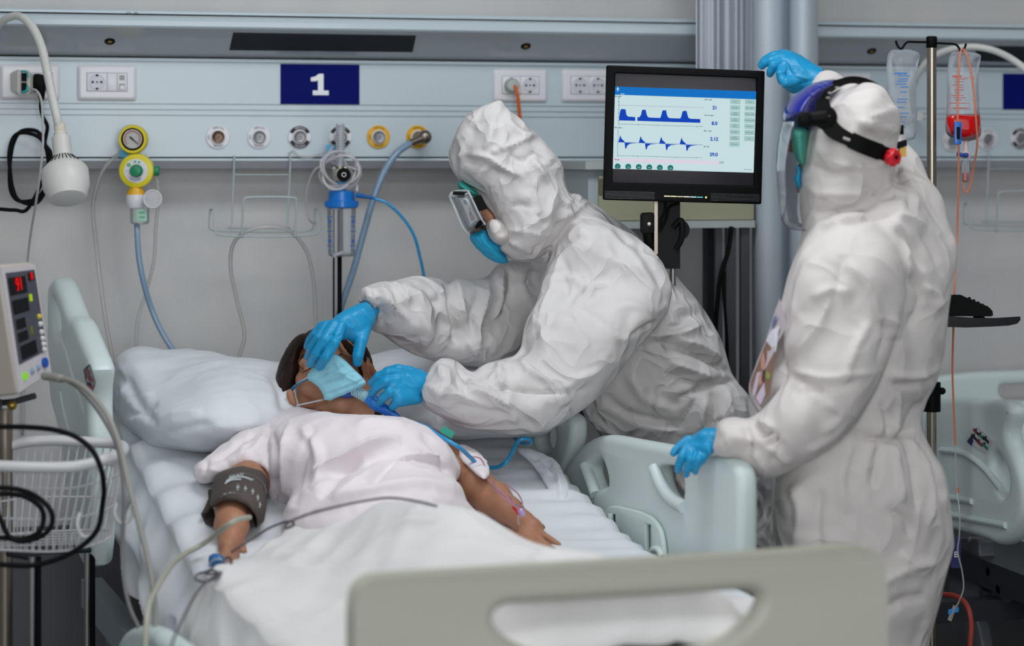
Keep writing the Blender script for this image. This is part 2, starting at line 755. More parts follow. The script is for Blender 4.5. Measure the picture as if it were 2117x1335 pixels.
def grow(name, vx, m, parent=None, strokes=(), crumple=(), smooth_it=2, cloth=0.0):
    """turn a volume into a mesh, press folds into it and link it.
    strokes: (points px, half width px, height m [, 'sharp']); crumple: (scale 1/m, amplitude m, (sx,sy,sz))"""
    V, Q = vx.mesh()
    V = relax(V, Q, smooth_it)
    # the domain is (x right, depth, z down): left-handed towards the world, so flip once on output
    N = -vnormals(V, Q)
    cen = V.mean(0)
    if np.mean(np.sum(N * (V - cen), 1)) < 0:
        N = -N
    off = np.zeros(len(V))
    px, py = V[:, 0] / vx.k, V[:, 2] / vx.k
    front = np.clip(-N[:, 1] * 1.6 + .15, 0, 1)
    for st in strokes:
        pts, w, amp = st[:3]
        sp = spline(pts, 5) if len(pts) > 2 else np.array(pts, float)
        d, t = segdist(px, py, sp)
        tp = np.clip(np.minimum(t, 1 - t) * 5, 0, 1) ** .7
        pr = np.exp(-(d / w)) if len(st) > 3 else np.exp(-(d / w) ** 2)
        off += amp * pr * tp * front
    for (sc, amp, an) in crumple:
        p = V * np.array(an) * sc + 11.3 * sc
        p = p + .5 * np.stack([pnoise(p * .7 + 3), pnoise(p * .7 + 9), pnoise(p * .7 + 17)], 1)
        off += amp * ridged(p)
    V = V + N * off[:, None]
    Wd = vx.world(V)
    # orient faces outwards
    c = Wd.mean(0)
    a, b, cc, d = (Wd[Q[:, i]] for i in range(4))
    fn = np.cross(cc - a, d - b)
    if np.sum(fn * ((a + cc) / 2 - c)) < 0:
        Q = Q[:, ::-1]
    return link_mesh(name, Wd, Q, m, parent, True)

# ---------------------------------------------------------------- materials
wall_m = mat('wall_vinyl', 'cfccc8', .55, var=(9, 'b6b8bb', .8), bump=(220, .0006, 'n'))
panel_m = mat('panel_enamel', 'bcc9d0', .32, coat=.15)
slope_m = mat('panel_gloss', 'a9afb4', .10, coat=.5)
dark_m = mat('dark_gap', '14181b', .7, spec=.1)
grille_m = mat('grille_grey', '3a3f44', .6, spec=.1)
white_pl = mat('white_plastic', 'dad9dd', .3)
cream_pl = mat('cream_plastic', 'd4d0c6', .4)
black_pl = mat('black_plastic', '030304', .55, spec=.12)
black_rb = mat('black_rubber', '050506', .6, spec=.15)
steel = mat('steel', 'a2a19e', .32, metal=1.0)
dsteel = mat('worn_steel', '8f857a', .35, metal=1.0)
wire_m = mat('coated_wire', 'aab4b6', .35)
bed_pl = mat('bed_plastic', 'cddad9', .38, spec=.4)
blue_sign = mat('sign_blue', '041063', .6, spec=.08)
white_ink = mat('white_ink', 'eceef0', .6)
black_ink = mat('black_ink', '15161a', .6)
yellow_m = mat('medical_yellow', 'e0a80c', .35)
lemon_m = mat('gauge_yellow', 'd8c81a', .35)
green_m = mat('knob_green', '0c8058', .35)
teal_m = mat('teal_plastic', '2a9a9c', .4)
blue_pl = mat('blue_plastic', '1270c4', .3)
lblue_pl = mat('light_blue_plastic', '46a8d8', .35)
clear_m = film('clear_plastic', 'e8eef2', .10)
tube_m = film('clear_tube', 'd6d4d0', .30, .15)
hose_m = mat('grey_blue_hose', '7b93ab', .3, coat=.3)
bluetube_m = mat('blue_oxygen_tube', '2590c8', .25, coat=.3)
orange_m = mat('orange_cable', 'd2601e', .45)
grey_cable = mat('grey_cable', '8e8c86', .5)
dgrey_cable = mat('dark_grey_cable', '45424a', .5)
red_m = mat('red_plastic', 'd01c20', .35)

X_, Y_, Z_ = np.array([1., 0, 0]), np.array([0, 1., 0]), np.array([0, 0, 1.])
NW = np.array([0, -1., 0])          # wall normal, towards the room


def struct(o):
    return tag(o, kind='structure')


# ---------------------------------------------------------------- room shell
RX0, RX1, RY0 = -2.2, 4.6, -1.2
struct(MB().box((RX0 - .1, RY0 - .1, -.12), (RX1 + .1, YB + .12, 0)).build('floor', mat('floor_vinyl', '6d6f70', .35, var=(3, '5c5e60', .6))))
struct(MB().box((RX0 - .1, YB, 0), (RX1 + .1, YB + .12, CEIL)).build('wall_back', wall_m))
struct(MB().box((RX0 - .12, RY0 - .1, 0), (RX0, YB, CEIL)).build('wall_left', mat('side_wall_paint', 'b4b6b8', .6)))
struct(MB().box((RX1, RY0 - .1, 0), (RX1 + .12, YB, CEIL)).build('wall_right', MATS['side_wall_paint']))
struct(MB().box((RX0, RY0 - .12, 0), (RX1, RY0, CEIL)).build('wall_front', MATS['side_wall_paint']))
struct(MB().box((RX0 - .1, RY0 - .1, CEIL), (RX1 + .1, YB + .12, CEIL + .1)).build('ceiling', mat('ceiling_white', 'c9c9c7', .8)))
struct(MB().box((RX0, YB - .015, 0), (RX1, YB, .1)).build('baseboard_back', mat('skirting_grey', '4d5054', .5)))
w0_ = MB()  # added frame and pane, made up to go with the front fill lamp
for (a_, b_) in (((-1.25, -1.2, .92), (1.85, -1.14, 1.0)), ((-1.25, -1.2, 2.5), (1.85, -1.14, 2.58)), ((-1.25, -1.2, 1.0), (-1.17, -1.14, 2.5)), ((1.77, -1.2, 1.0), (1.85, -1.14, 2.5)), ((.26, -1.2, 1.0), (.34, -1.14, 2.5))):
    w0_.box(a_, b_)
w0_ = struct(w0_.build('added_window_1', white_pl))
MB().box((-1.17, -1.19, 1.0), (1.77, -1.18, 2.5)).build('glass_pane', film('added_window_glass', 'e6eef4', .1), w0_)
struct(MB().box((RX0, YB - .02, .1), (RX1, YB, .66)).build('shade_band_1', mat('lower_wall_shade', '5a5b5f', .55)))  # dark band added in place of the shade low on the wall
for i, (x, y, p) in enumerate(LIGHTS):
    t = thing('ceiling_light', 'white flush ceiling light, %s, %s' % (['left', 'middle', 'right'][i % 3], ['in the row near the bed heads', 'in the row near the footboards'][i // 3]), 'ceiling light', (x, y, CEIL - .03), 'flush ceiling lights')
    MB().box((x - .64, y - .34, CEIL - .028), (x + .64, y + .34, CEIL)).build('frame', white_pl, t)

# ---------------------------------------------------------------- bed-head panels


def headwall(name, label, xa, xb):
    prof = [(-.114, 1.823), (.068, 1.823), (.072, 1.819), (.072, 1.8145), (.060, 1.8135), (.060, 1.811), (.085, 1.810), (.098, 1.805), (.103, 1.797), (.104, 1.786),
            (.100, 1.7815), (.004, 1.7245), (-.006, 1.7235), (-.006, 1.7195), (.006, 1.7185), (.007, 1.7125), (.0, 1.7115),
            (0, 1.6175), (-.004, 1.617), (-.004, 1.6155), (0, 1.615), (0, 1.6045), (-.004, 1.604), (-.004, 1.6025), (0, 1.602), (0, 1.592), (-.004, 1.5915), (-.004, 1.59), (0, 1.5895),
            (0, 1.498), (-.008, 1.4975), (-.008, 1.495), (.002, 1.494), (.003, 1.489), (-.012, 1.471), (-.114, 1.470)]
    t = thing(name, label, 'wall panel', ((xa + xb) / 2, YW, 1.47))
    rings = [[(x, YW - o, z) for o, z in prof] for x in (xa, xb)]
    n = len(prof)
    mb = MB().loft(rings)
    o = mb.build('panel_body', panel_m, t, 20)
    o.data.materials.append(slope_m)
    o.data.materials.append(mat('panel_underside', 'a9abb0', .35))
    for p in o.data.polygons:
        zs = [o.data.vertices[i].co.z + 1.47 for i in p.vertices]
        if len(zs) == 4 and max(zs) > 1.78 and min(zs) < 1.73:
            p.material_index = 1
        if len(zs) == 4 and max(zs) < 1.4945 and min(zs) < 1.48:
            p.material_index = 2
    for z0, z1 in ((1.8112, 1.8134), (1.7200, 1.7232), (1.4953, 1.4972)):
        MB().box((xa, YW - (.0602 if z0 > 1.8 else -.0055), z0), (xb, YW + .01, z1)).build('seam', dark_m, t)
    return t


def PWx(px, off=0.0):
    return PW(px, 200, off)[0]


panelA = headwall('headwall_panel', 'long pale grey bed-head panel above the occupied bed, with sockets and gas outlets', PWx(-140), PWx(1530))
panelB = headwall('headwall_panel', 'pale grey bed-head panel behind the drip stand, right of the curtain', PWx(1640), PWx(1640) + 2.2)
# joint between the light diffuser caps
for px in (266, 281):
    p = PW(px, 27, .072)
    MB().ball(p + NW * .001, (.0045, .003, .0025), 10).build('cap_clip', steel, panelA)
SP = np.array([0, YW - .100, 1.7815])
SN = unit(np.cross([1, 0, 0], [0, .096, -.057]))
if SN[1] > 0:
    SN = -SN
SV = unit(np.cross(SN, [1, 0, 0]))
if SV[2] < 0:
    SV = -SV


def PS(px, py):
    return RP(px, py, SP, SN)


for px, py, par in ((227, 85, panelA), (1087, 95, panelA), (1802, 105, panelB)):
    c = PS(px, py)
    j = MB().lathe(c, SN, [(-.01, .0115), (.0015, .0118), (.003, .0105), (.003, .007), (.001, .006)], 28).build('jack_socket', black_pl, par)
    MB().lathe(c, SN, [(0, .0055), (.0022, .005), (.0024, .004), (.0022, .0035)], 20).build('contact_ring', mat('brass', '9c8038', .3, metal=1), j)
for (a, b, c, d), par in ((((482, 67), (860, 73), (853, 107), (474, 103)), panelA), (((2020, 94), (2380, 100), (2374, 132), (2012, 126)), panelB)):
    q = [PS(*p) + SN * .0012 for p in (a, b, c, d)]
    q2 = [p - SN * .006 for p in q]
    MB().quadbox(q2 + q).build('speaker_grille', grille_m, par)
    for k in range(9):
        t0 = (k + .5) / 9
        l, r = q[0] * (1 - t0) + q[3] * t0, q[1] * (1 - t0) + q[2] * t0
        MB().cyl(l + SN * .0004, r + SN * .0004, .0007, seg=6).build('grille_bar', mat('grille_bar_grey', '2a2e33', .6, spec=.1), par)

# ---------------------------------------------------------------- signs


def wallrect(x0, y0, x1, y1, off):
    a, b = PW(x0, y0, off), PW(x1, y1, off)
    return a[0], b[0], b[2], a[2]


x0, x1, z0, z1 = wallrect(580, 132, 743, 216, .002)
sg = thing('bed_number_sign', 'dark blue bed sign with a white number 1', 'sign', ((x0 + x1) / 2, YW - .003, z0))
MB().box((x0, YW - .003, z0), (x1, YW, z1)).build('sign_plate', blue_sign, sg)
k = (z1 - z0) / 84.0


def s1(px, py):
    return ((x0 + x1) / 2 + (px - 661) * k, (z1 - (py - 132) * k))


one = [(641, 168), (641, 160), (650, 158), (658, 152), (668, 152), (668, 187), (679, 187), (679, 197), (645, 197), (645, 187), (656, 187), (656, 166), (650, 168)]
plate('number_one', [s1(*p) for p in one][::-1], [], (0, YW - .0036, 0), X_, Z_, NW, .0012, .0002, white_ink, sg, 1)
x0, x1, z0, z1 = wallrect(2074, 152, 2240, 227, .002)
MB().box((x0, YW - .003, z0), (x1, YW, z1)).build('bed_sign', blue_sign)
tag(bpy.context.scene.collection.objects[-1], 'plain dark blue bed sign cut off at the right edge', 'sign')


# ---------------------------------------------------------------- sockets
def faceplate(rect, ins, label, cells):
    x0, x1, z0, z1 = wallrect(*rect, 0)
    i0, i1, j0, j1 = wallrect(*ins, 0)
    t = thing('socket_plate', label, 'socket', ((x0 + x1) / 2, YW, z0))
    cx, cz = (x0 + x1) / 2, (z0 + z1) / 2
    hx, hz = (x1 - x0) / 2, (z1 - z0) / 2
    rings = []
    for off, s, r in ((0, 1, .006), (.004, 1, .006), (.008, .93, .007), (.010, .86, .007), (.0102, .80, .004)):
        ring = []
        a, b = hx - (1 - s) * hz, hz * s
        for (sx, sy, a0) in ((1, 1, 0), (-1, 1, 90), (-1, -1, 180), (1, -1, 270)):
            for q in range(5):
                an = math.radians(a0 + 22.5 * q)
                ring.append((cx + sx * (a - r) + r * math.cos(an), YW - off, cz + sy * (b - r) + r * math.sin(an)))
        rings.append(ring)
    MB().loft(rings).build('plate', white_pl, t, 30)
    MB().rbox(((i0 + i1) / 2, YW - .0085, (j0 + j1) / 2), (X_, Z_, NW), ((i1 - i0) / 2 + .001, (j1 - j0) / 2 + .001, .0022), .001).build('insert_surround', mat('socket_surround_grey', '8a8a90', .5), t)  # grey surround, slightly wider than the modules it frames
    wtot = sum(1 if c != 'S' else 2 for c in cells)
    u = (i1 - i0) / wtot
    x = i0
    for c in cells:
        wdt = u * (2 if c == 'S' else 1)
        xc, zc = x + wdt / 2, (j0 + j1) / 2
        part = MB().rbox((xc, YW - .0095, zc), (X_, Z_, NW), (wdt / 2 - .0004, (j1 - j0) / 2 - .0003, .0022), .0012).build('module', white_pl, t)
        if c == 'S':
            cc = np.array([xc, YW - .0118, zc])
            rr = min(wdt, j1 - j0) * .43
            MB().lathe(cc, NW, [(0, rr), (.0006, rr), (.0008, rr * .96), (-.0003, rr * .9)], 32).build('socket_well', mat('socket_white', 'c9c9cf', .4), part)
            for dx in (-.0095, 0, .0095):
                MB().cyl(cc + X_ * dx, cc + X_ * dx + NW * .001, .0026 if dx else .0018, seg=12).build('pin_hole', dark_m, part)
            for dz in (-1, 1):
                MB().rbox(cc + Z_ * dz * rr * .86 + NW * .0008, (X_, Z_, NW), (.0028, .0022, .0007), .0015).build('earth_clip', dark_m, part)
        elif c == 'R':
            MB().rbox((xc, YW - .0122, zc - .010), (X_, Z_, NW), (.0065, .007, .0008), .001).build('data_port', mat('port_grey', '9fa0a4', .5), part)
            MB().rbox((xc, YW - .0130, zc - .012), (X_, Z_, NW), (.0052, .0045, .0006), .0006).build('port_door', white_pl, part)
            MB().rbox((xc, YW - .0122, zc + .010), (X_, Z_, NW), (.0065, .006, .0005), .001).build('label_window', mat('port_grey2', 'b9babd', .5), part)
            for a in (-1, 1):
                for b in (0, 1):
                    MB().box((xc + a * .0022 - .0012, YW - .0133, zc + .007 + b * .005), (xc + a * .0022 + .0012, YW - .0126, zc + .0095 + b * .005)).build('printed_mark', black_ink, part)
        x += wdt
    return t


faceplate((0, 133, 124, 207), (35, 151, 108, 190), 'white socket plate at the far left edge holding the adapter and black plug', 'SS')
faceplate((160, 134, 282, 208), (179, 151, 262, 189), 'white socket plate with one round socket, a blank and a data port', 'S-R')
faceplate((1018, 143, 1130, 211), (1036, 158, 1112, 195), 'white twin socket plate with the orange cable plugged in', 'SS')
faceplate((1160, 143, 1272, 211), (1178, 158, 1252, 195), 'white twin socket plate half hidden behind the black monitor', 'SS')
faceplate((1690, 150, 1800, 214), (1708, 164, 1782, 200), 'white socket plate right of the curtain behind the blue face shield', 'SS')


# ---------------------------------------------------------------- gas outlets
def outlet(px, py, label, ring, style, par=None, core='metal'):
    c = PW(px, py, 0)
    t = thing('gas_outlet', label, 'gas outlet', c)
    R0 = .0268
    MB().lathe(c, NW, [(0, R0), (.0035, R0), (.0045, R0 - .001), (.0045, .017)], 40).build('outlet_ring', ring, t)
    if style == 'black':
        for a0 in (25, 205):
            vs_, fs_ = [], []
            n = 14
            for q in range(n + 1):
                a = math.radians(a0 + 130 * q / n)
                for r in (.0175, .0255):
                    for o in (.0046, .0054):
                        vs_.append(c + X_ * r * math.cos(a) + Z_ * r * math.sin(a) + NW * o)
            for q in range(n):
                b = q * 4
                fs_ += [(b, b + 4, b + 6, b + 2), (b + 1, b + 3, b + 7, b + 5), (b, b + 1, b + 5, b + 4), (b + 2, b + 6, b + 7, b + 3)]
            fs_ += [(0, 2, 3, 1), (n * 4, n * 4 + 1, n * 4 + 3, n * 4 + 2)]
            MB().add(vs_, fs_).build('black_band', black_ink, t)
    ink = white_ink if style == 'black' else black_ink
    bendtext('printed_word', 'MEDICAL', c + NW * .0052, X_, Z_, NW, .0215, 120, 50, .0042, ink, t)
    bendtext('printed_word', 'VALVOLA', c + NW * .0052, X_, Z_, NW, .0215, 238, 302, .0042, ink, t)
    if style != 'black':
        bendtext('printed_word', 'GAS', c + NW * .0048, X_, Z_, NW, .0215, 195, 165, .004, ink, t)
    MB().lathe(c, NW, [(.004, .0165), (.009, .0163), (.010, .0152), (.010, .0135)], 32).build('collar', white_pl, t)
    cm = mat('valve_grey', '8e8f92', .4, metal=.6) if core == 'metal' else mat('bronze', '6b5647', .35, metal=.8)
    MB().lathe(c, NW, [(.006, .0142), (.013, .0138), (.014, .0125), (.0125, .010), (.0125, .006), (.0145, .0055), (.0145, .002), (.011, .001)], 32).build('valve', cm, t)
    return t


outlet(450, 283, 'white gas outlet with a bronze valve, first from the left on the panel', white_pl, 'white', core='bronze')
outlet(535, 283, 'white gas outlet with a grey valve, between the bronze one and the black one', white_pl, 'white')
outlet(619, 283, 'black and white gas outlet above the wire basket holder', white_pl, 'black')
outlet(703, 283, 'black and white gas outlet behind the flowmeter tube', white_pl, 'black')
outlet(782, 283, 'yellow gas outlet with nothing plugged in', yellow_m, 'yellow')
outlet(863, 283, 'yellow gas outlet with the grey-blue hose connector', yellow_m, 'yellow')
outlet(275, 288, 'gas outlet hidden behind the yellow vacuum gauge', white_pl, 'white')
outlet(1967, 291, 'white gas outlet partly behind the red infusion bag', white_pl, 'white')
outlet(2040, 288, 'white gas outlet right of the red infusion bag', white_pl, 'white')
outlet(2108, 286, 'black gas outlet at the right edge', white_pl, 'black')
outlet(2190, 286, 'black gas outlet beyond the right edge', white_pl, 'black')


def tubepx(name, pts, r, m, label=None, cat=None, parent=None, n=8, seg=10, closed=False, off=None):
    """a cable through (px, py, distance) points"""
    W3 = [P(*p) for p in pts]
    W3 = spline(W3, n)
    o = MB().tube(W3, r, seg).build(name, m, parent, True)
    if label:
        tag(o, label, cat)
    return o


def dW(px, off=0.0):
    """camera distance of the panel face at this column"""
    return (YW - off) / ray(px, 0)[1]


def wallpts(pts):
    """(px, py, offset from panel face) -> (px, py, d)"""
    return [(a, b, dW(a, o)) for a, b, o in pts]


# hose connector, hose
c = PW(863, 283)
t = thing('hose_connector', 'brass and steel elbow plugged into the right yellow gas outlet', 'connector', c + NW * .015)
e = PW(878, 283, .045)
MB().cyl(c + NW * .013, e, .013, .013, 20).build('connector_body', dsteel, t)
MB().ball(e, .0165, 18).build('elbow', dsteel, t)
e2 = PW(845, 297, .065)
MB().tube([e, (e + e2) / 2, e2], [.011, .009, .008], 16).build('barb', dsteel, t)
tubepx('gas_hose', wallpts([(848, 296, .065), (822, 315, .08), (796, 352, .09), (772, 410, .09), (752, 480, .08), (730, 560, .07), (708, 625, .05), (694, 680, .02), (680, 760, -.02), (672, 860, -.03), (670, 1000, -.03)]), .0078, hose_m,
       'grey-blue gas hose curving down from the right yellow outlet', 'hose')
# orange cable and plug
c = PW(1056, 177, .012)
t = thing('power_plug', 'pale round plug in the socket with the orange cable', 'plug', c)
MB().lathe(c, NW, [(0, .0165), (.018, .0165), (.024, .013), (.025, .006)], 24).build('plug_body', mat('plug_grey', 'a9b0ae', .4), t)
tubepx('orange_cable', wallpts([(1064, 178, .035), (1069, 190, .045), (1072, 215, .04), (1075, 250, .03), (1074, 300, .03), (1070, 350, .03), (1068, 420, .0), (1066, 700, -.02)]), .0042, orange_m,
       'orange power cable hanging from the twin socket behind the hood', 'cable')

# ---------------------------------------------------------------- adapter, black plug, coil, thin cable
c = P(47, 170, 4.80)
t = thing('wall_adapter', 'beige boxy adapter with teal clips plugged into the left socket', 'adapter', c)
fx = P(66, 170, 4.72)
MB().loft([[P(20 + 10 * s, 150 + 7 * s + 0, 4.83 - .0 * s), P(38, 146, 4.83), P(60, 148, 4.83), P(74, 158, 4.83), P(74, 186, 4.83), P(60, 196, 4.83), P(38, 196, 4.83), P(20, 188, 4.83)] for s in (0,)] +
          [[P(22, 152, 4.79), P(38, 144, 4.76), P(60, 146, 4.76), P(74, 158, 4.79), P(74, 186, 4.79), P(60, 196, 4.76), P(38, 196, 4.76), P(22, 186, 4.79)],
           [P(36, 150, 4.74), P(40, 144, 4.735), P(60, 145, 4.735), P(62, 150, 4.735), P(62, 188, 4.735), P(60, 195, 4.735), P(40, 195, 4.735), P(36, 190, 4.74)]]).build('housing', cream_pl, t, 20)
for y0, y1 in ((151, 168), (171, 188)):
    MB().quadbox([P(44, y1, 4.733), P(55, y1, 4.733), P(55, y0, 4.733), P(44, y0, 4.733), P(44, y1, 4.729), P(55, y1, 4.729), P(55, y0, 4.729), P(44, y0, 4.729)]).build('opening', dark_m, t)
MB().tube([P(43, 148, 4.728), P(52, 147, 4.727), P(57, 150, 4.727), P(57, 160, 4.727)], .0022, 8).build('clip', teal_m, t)
MB().tube([P(43, 190, 4.728), P(50, 190, 4.727), P(56, 186, 4.727), P(57, 176, 4.727)], [.002, .003, .0035, .002], 8).build('clip', teal_m, t)
tubepx('thin_cable', [(64, 184, 4.73), (76, 188, 4.71), (85, 206, 4.70), (88, 240, 4.70), (89, 290, 4.69), (84, 350, 4.69), (74, 420, 4.72), (64, 480, 4.8), (57, 545, 4.86), (50, 700, 4.92), (46, 900, 4.92)], .0026, mat('pale_cable', 'b9bab6', .5),
       'thin pale cable hanging from the beige adapter', 'cable')
c = P(84, 176, 4.80)
t = thing('black_plug', 'black mains plug beside the beige adapter', 'plug', c)
MB().lathe(P(84, 172, 4.81), -FW, [(0, .020), (.035, .020), (.045, .016), (.048, .006)], 22).build('plug_head', black_pl, t)
MB().tube([P(84, 176, 4.775), P(85, 190, 4.772), P(86, 206, 4.775)], [.012, .009, .006], 12).build('cable_grip', black_pl, t)
pts = [(86, 200, 4.775), (84, 220, 4.78), (88, 240, 4.79), (98, 262, 4.79)]
for k in range(0, 26):
    a = math.radians(40 - k * 30)
    g = .92 + .06 * math.sin(k * 1.3)
    pts.append((62 + 44 * g * math.cos(a) - (10 if math.cos(a) < 0 else 0) * abs(math.sin(a)), 345 - 80 * g * math.sin(a), 4.80 - .004 * k / 3))
pts += [(60, 428, 4.77), (30, 434, 4.77), (-10, 432, 4.77), (-60, 436, 4.75)]
tubepx('coiled_black_cable', pts, .0042, black_rb, 'coiled black power cable hanging below the left socket plate', 'cable', n=5)


# ---------------------------------------------------------------- gooseneck lamps
def gooseneck(pts, label, head=True):
    W3 = spline([P(*p) for p in pts], 10)
    t = thing('gooseneck_lamp', label, 'lamp', W3[0])
    MB().tube(W3, .0082, 14).build('flexible_arm', mat('lamp_white', 'cfd0cc', .4, bump=(300, .0004, 'n')), t, True)
    for i in range(34, len(W3) - 3, 1):
        d = unit(W3[i + 1] - W3[i])
        for q in np.linspace(0, 1, 2, endpoint=False):
            p = W3[i] * (1 - q) + W3[i + 1] * q
            rg = MB().lathe(p - d * .002, d, [(0, .0082), (.001, .0094), (.003, .0094), (.004, .0082)], 14)
            if i % 1 == 0 and head:
                rg.build('arm_ring', MATS['lamp_white'], t)
    MB().lathe(W3[0], X_ * 0 + NW * -1, [(-.02, .012), (.01, .016), (.05, .018)], 20).build('wall_mount', MATS['lamp_white'], t)
    if head:
        a = P(124, 268, 4.565)
        b = P(139, 400, 4.50)
        ax = unit(b - a)
        L = np.linalg.norm(b - a)
        MB().lathe(a, ax, [(-.018, .0095), (-.01, .0125), (.006, .0120), (.010, .0145), (.014, .0125), (.019, .0145), (.024, .0135)], 24).build('neck_joint', mat('neck_cream', 'd4cdbd', .45), t, 50)
        s = L / 132
        hd = MB().lathe(a, ax, [(16 * s, .0185), (17 * s, .0195), (57 * s, .0195), (58 * s, .022), (84 * s, .047), (88 * s, .049), (118 * s, .0485), (142 * s, .038), (143 * s, .036)], 44).build('lamp_head', mat('lamp_shell', 'cdccc8', .4), t, 35)
        sd = unit(np.cross(ax, -FW))
        fr = unit(np.cross(sd, ax))
        if np.dot(fr, FW) > 0:
            fr = -fr
        for k in range(-5, 6):
            an = k * .21
            dr = math.cos(an) * fr + math.sin(an) * sd
            p0 = a + ax * 61 * s + dr * .0256
            p1 = a + ax * 77 * s + dr * .0410
            MB().cyl(p0, p1, .0010, seg=6).build('vent_slot', dark_m, hd)
    return t


gooseneck([(-60, 120, 4.79), (-20, 75, 4.74), (8, 42, 4.68), (38, 33, 4.65), (64, 52, 4.62), (85, 95, 4.60), (98, 150, 4.58), (108, 200, 4.57), (117, 240, 4.565), (123, 266, 4.565)],
          'white gooseneck examination lamp with a round vented head, upper left')
gooseneck([(1892, 240, 5.30), (1886, 205, 5.25), (1892, 165, 5.2), (1925, 120, 5.16), (1985, 98, 5.12), (2050, 103, 5.1), (2110, 135, 5.05), (2160, 190, 5.05)],
          'white gooseneck lamp arm behind the infusion bags', False)

# ---------------------------------------------------------------- vacuum regulator
dv = dW(275, .06)
c = P(275, 287, dv)
vn = -FW
t = thing('vacuum_regulator', 'yellow vacuum regulator with a round gauge and green knob', 'regulator', P(282, 430, dv))
g = MB().lathe(P(275, 288, dv) + FW * .05, vn, [(0, .014), (.03, .018), (.033, .0315), (.052, .0325), (.058, .030), (.058, .0255), (.054, .025)], 40).build('gauge_case', lemon_m, t)
cg = c + vn * .0055
MB().lathe(cg, vn, [(-.004, .0256), (.0015, .0254), (.0015, .0215), (-.001, .0212)], 40).build('gauge_rim', black_pl, g)
MB().lathe(cg, vn, [(-.002, .0215), (.0002, .0214)], 40).build('gauge_face', mat('dial_grey', 'b8b6b2', .5), g)
arc = [cg + vn * .0008 + .0172 * (RT * math.cos(math.radians(a)) + UP * math.sin(math.radians(a))) for a in np.linspace(225, -45, 40)]
MB().tube(arc, .0009, 6).build('gauge_scale', mat('scale_red', 'b43a3a', .5), g)
for a in np.linspace(225, -45, 13):
    dr = RT * math.cos(math.radians(a)) + UP * math.sin(math.radians(a))
    MB().cyl(cg + vn * .001 + dr * .0125, cg + vn * .001 + dr * .0155, .0003, seg=5).build('gauge_tick', black_ink, g)
MB().tube([cg + vn * .0022 + RT * -.006 + UP * .005, cg + vn * .0022, cg + vn * .0022 + RT * .014 - UP * .013], [.0018, .0016, .0005], 8).build('gauge_needle', black_ink, g)
MB().ball(cg + vn * .002, .0022, 10).build('needle_hub', black_ink, g)
MB().cyl(P(276, 312, dv + .025), P(281, 335, dv + .025), .012, .016, 18).build('neck', lemon_m, t)
b = P(282, 353, dv)
MB().lathe(b + FW * .03, vn, [(-.01, .025), (.0, .036), (.03, .0385), (.034, .037), (.036, .030), (.036, .026)], 40).build('regulator_body', lemon_m, t)
MB().lathe(b + FW * .034 - RT * .003, vn, [(-.012, .026), (0, .0385), (.016, .0395), (.018, .038)], 40).build('body_back', white_pl, t)
MB().lathe(b + vn * .005, vn, [(0, .0268), (.002, .0266), (.0022, .014)], 40).build('dial_plate', white_pl, t)
MB().lathe(b + vn * .006 + RT * .002, vn, [(0, .0145), (.014, .0138), (.018, .011), (.019, .004)], 32).build('turn_knob', green_m, t)
for a, r in ((140, .0045), (95, .0028), (70, .0028)):
    dr = RT * math.cos(math.radians(a)) + UP * math.sin(math.radians(a))
    MB().lathe(b + vn * .0072 + dr * .0205, vn, [(0, r), (.0008, r * .9)], 14).build('green_mark', mat('mark_green', '58b070', .5), t)
bendtext('printed_word', 'VACUUM', b + vn * .0072, RT, UP, vn, .0205, 225, 305, .005, mat('blue_ink', '2470b8', .5), t)
text('minus_mark', '-', b + vn * .0078 + RT * .0205, RT, UP, .005, MATS['blue_ink'], t)
text('plus_mark', '+', b + vn * .0078 - RT * .0205, RT, UP, .005, MATS['blue_ink'], t)
MB().lathe(b + RT * .036 + FW * .012, RT, [(0, .010), (.010, .0115), (.012, .0105)], 20).build('side_knob', green_m, t)
MB().lathe(P(281, 380, dv + .01), -UP, [(0, .010), (.004, .011), (.022, .021), (.025, .0212)], 28).build('yellow_cone', yellow_m, t)
MB().lathe(P(281, 402, dv + .01), -UP, [(0, .0215), (.006, .0225), (.016, .022), (.026, .019), (.029, .018)], 28).build('white_cap', white_pl, t)
MB().lathe(P(289, 431, dv + .01), -UP, [(0, .0215), (.030, .0210), (.034, .018), (.036, .006)], 28).build('overflow_jar', film('jar_clear', 'dfe8e8', .22), t)
q = P(293, 445, dv - .0135)
MB().obox(q, (RT, UP, vn), (.0115, .0125, .0003)).build('jar_label', mat('label_green', '9cc8b0', .5), t)
text('label_print', 'VAC', q + vn * .0008 + UP * .006, RT, UP, .005, green_m, t)
text('label_print', '1 BAR', q + vn * .0008 - UP * .004, RT, UP, .0035, green_m, t)
f = P(316, 411, dv - .02)
fd = MB().lathe(f, vn, [(-.006, .006), (-.004, .0205), (.003, .0212), (.004, .020), (.0042, .004)], 32).build('filter_disc', film('filter_clear', 'e3e5e8', .45, .2), t)
MB().tube([f + vn * .0045 + .0195 * (RT * math.cos(a) + UP * math.sin(a)) for a in np.linspace(0, 2 * math.pi, 30, endpoint=False)], .0012, 6, True).build('filter_rim', white_pl, fd)
for k in range(10):
    a = k * math.pi / 5 + .2
    dr = RT * math.cos(a) + UP * math.sin(a)
    MB().cyl(f + vn * .0045 + dr * .004, f + vn * .0045 + dr * .017, .0006, seg=5).build('filter_rib', white_pl, fd)
MB().cyl(f - RT * .02 + FW * .004, f + FW * .004, .0035, seg=10).build('filter_port', white_pl, t)
MB().obox(P(258, 318, dv + .03), (RT, UP, vn), (.010, .008, .008)).build('blue_clip', lblue_pl, t)
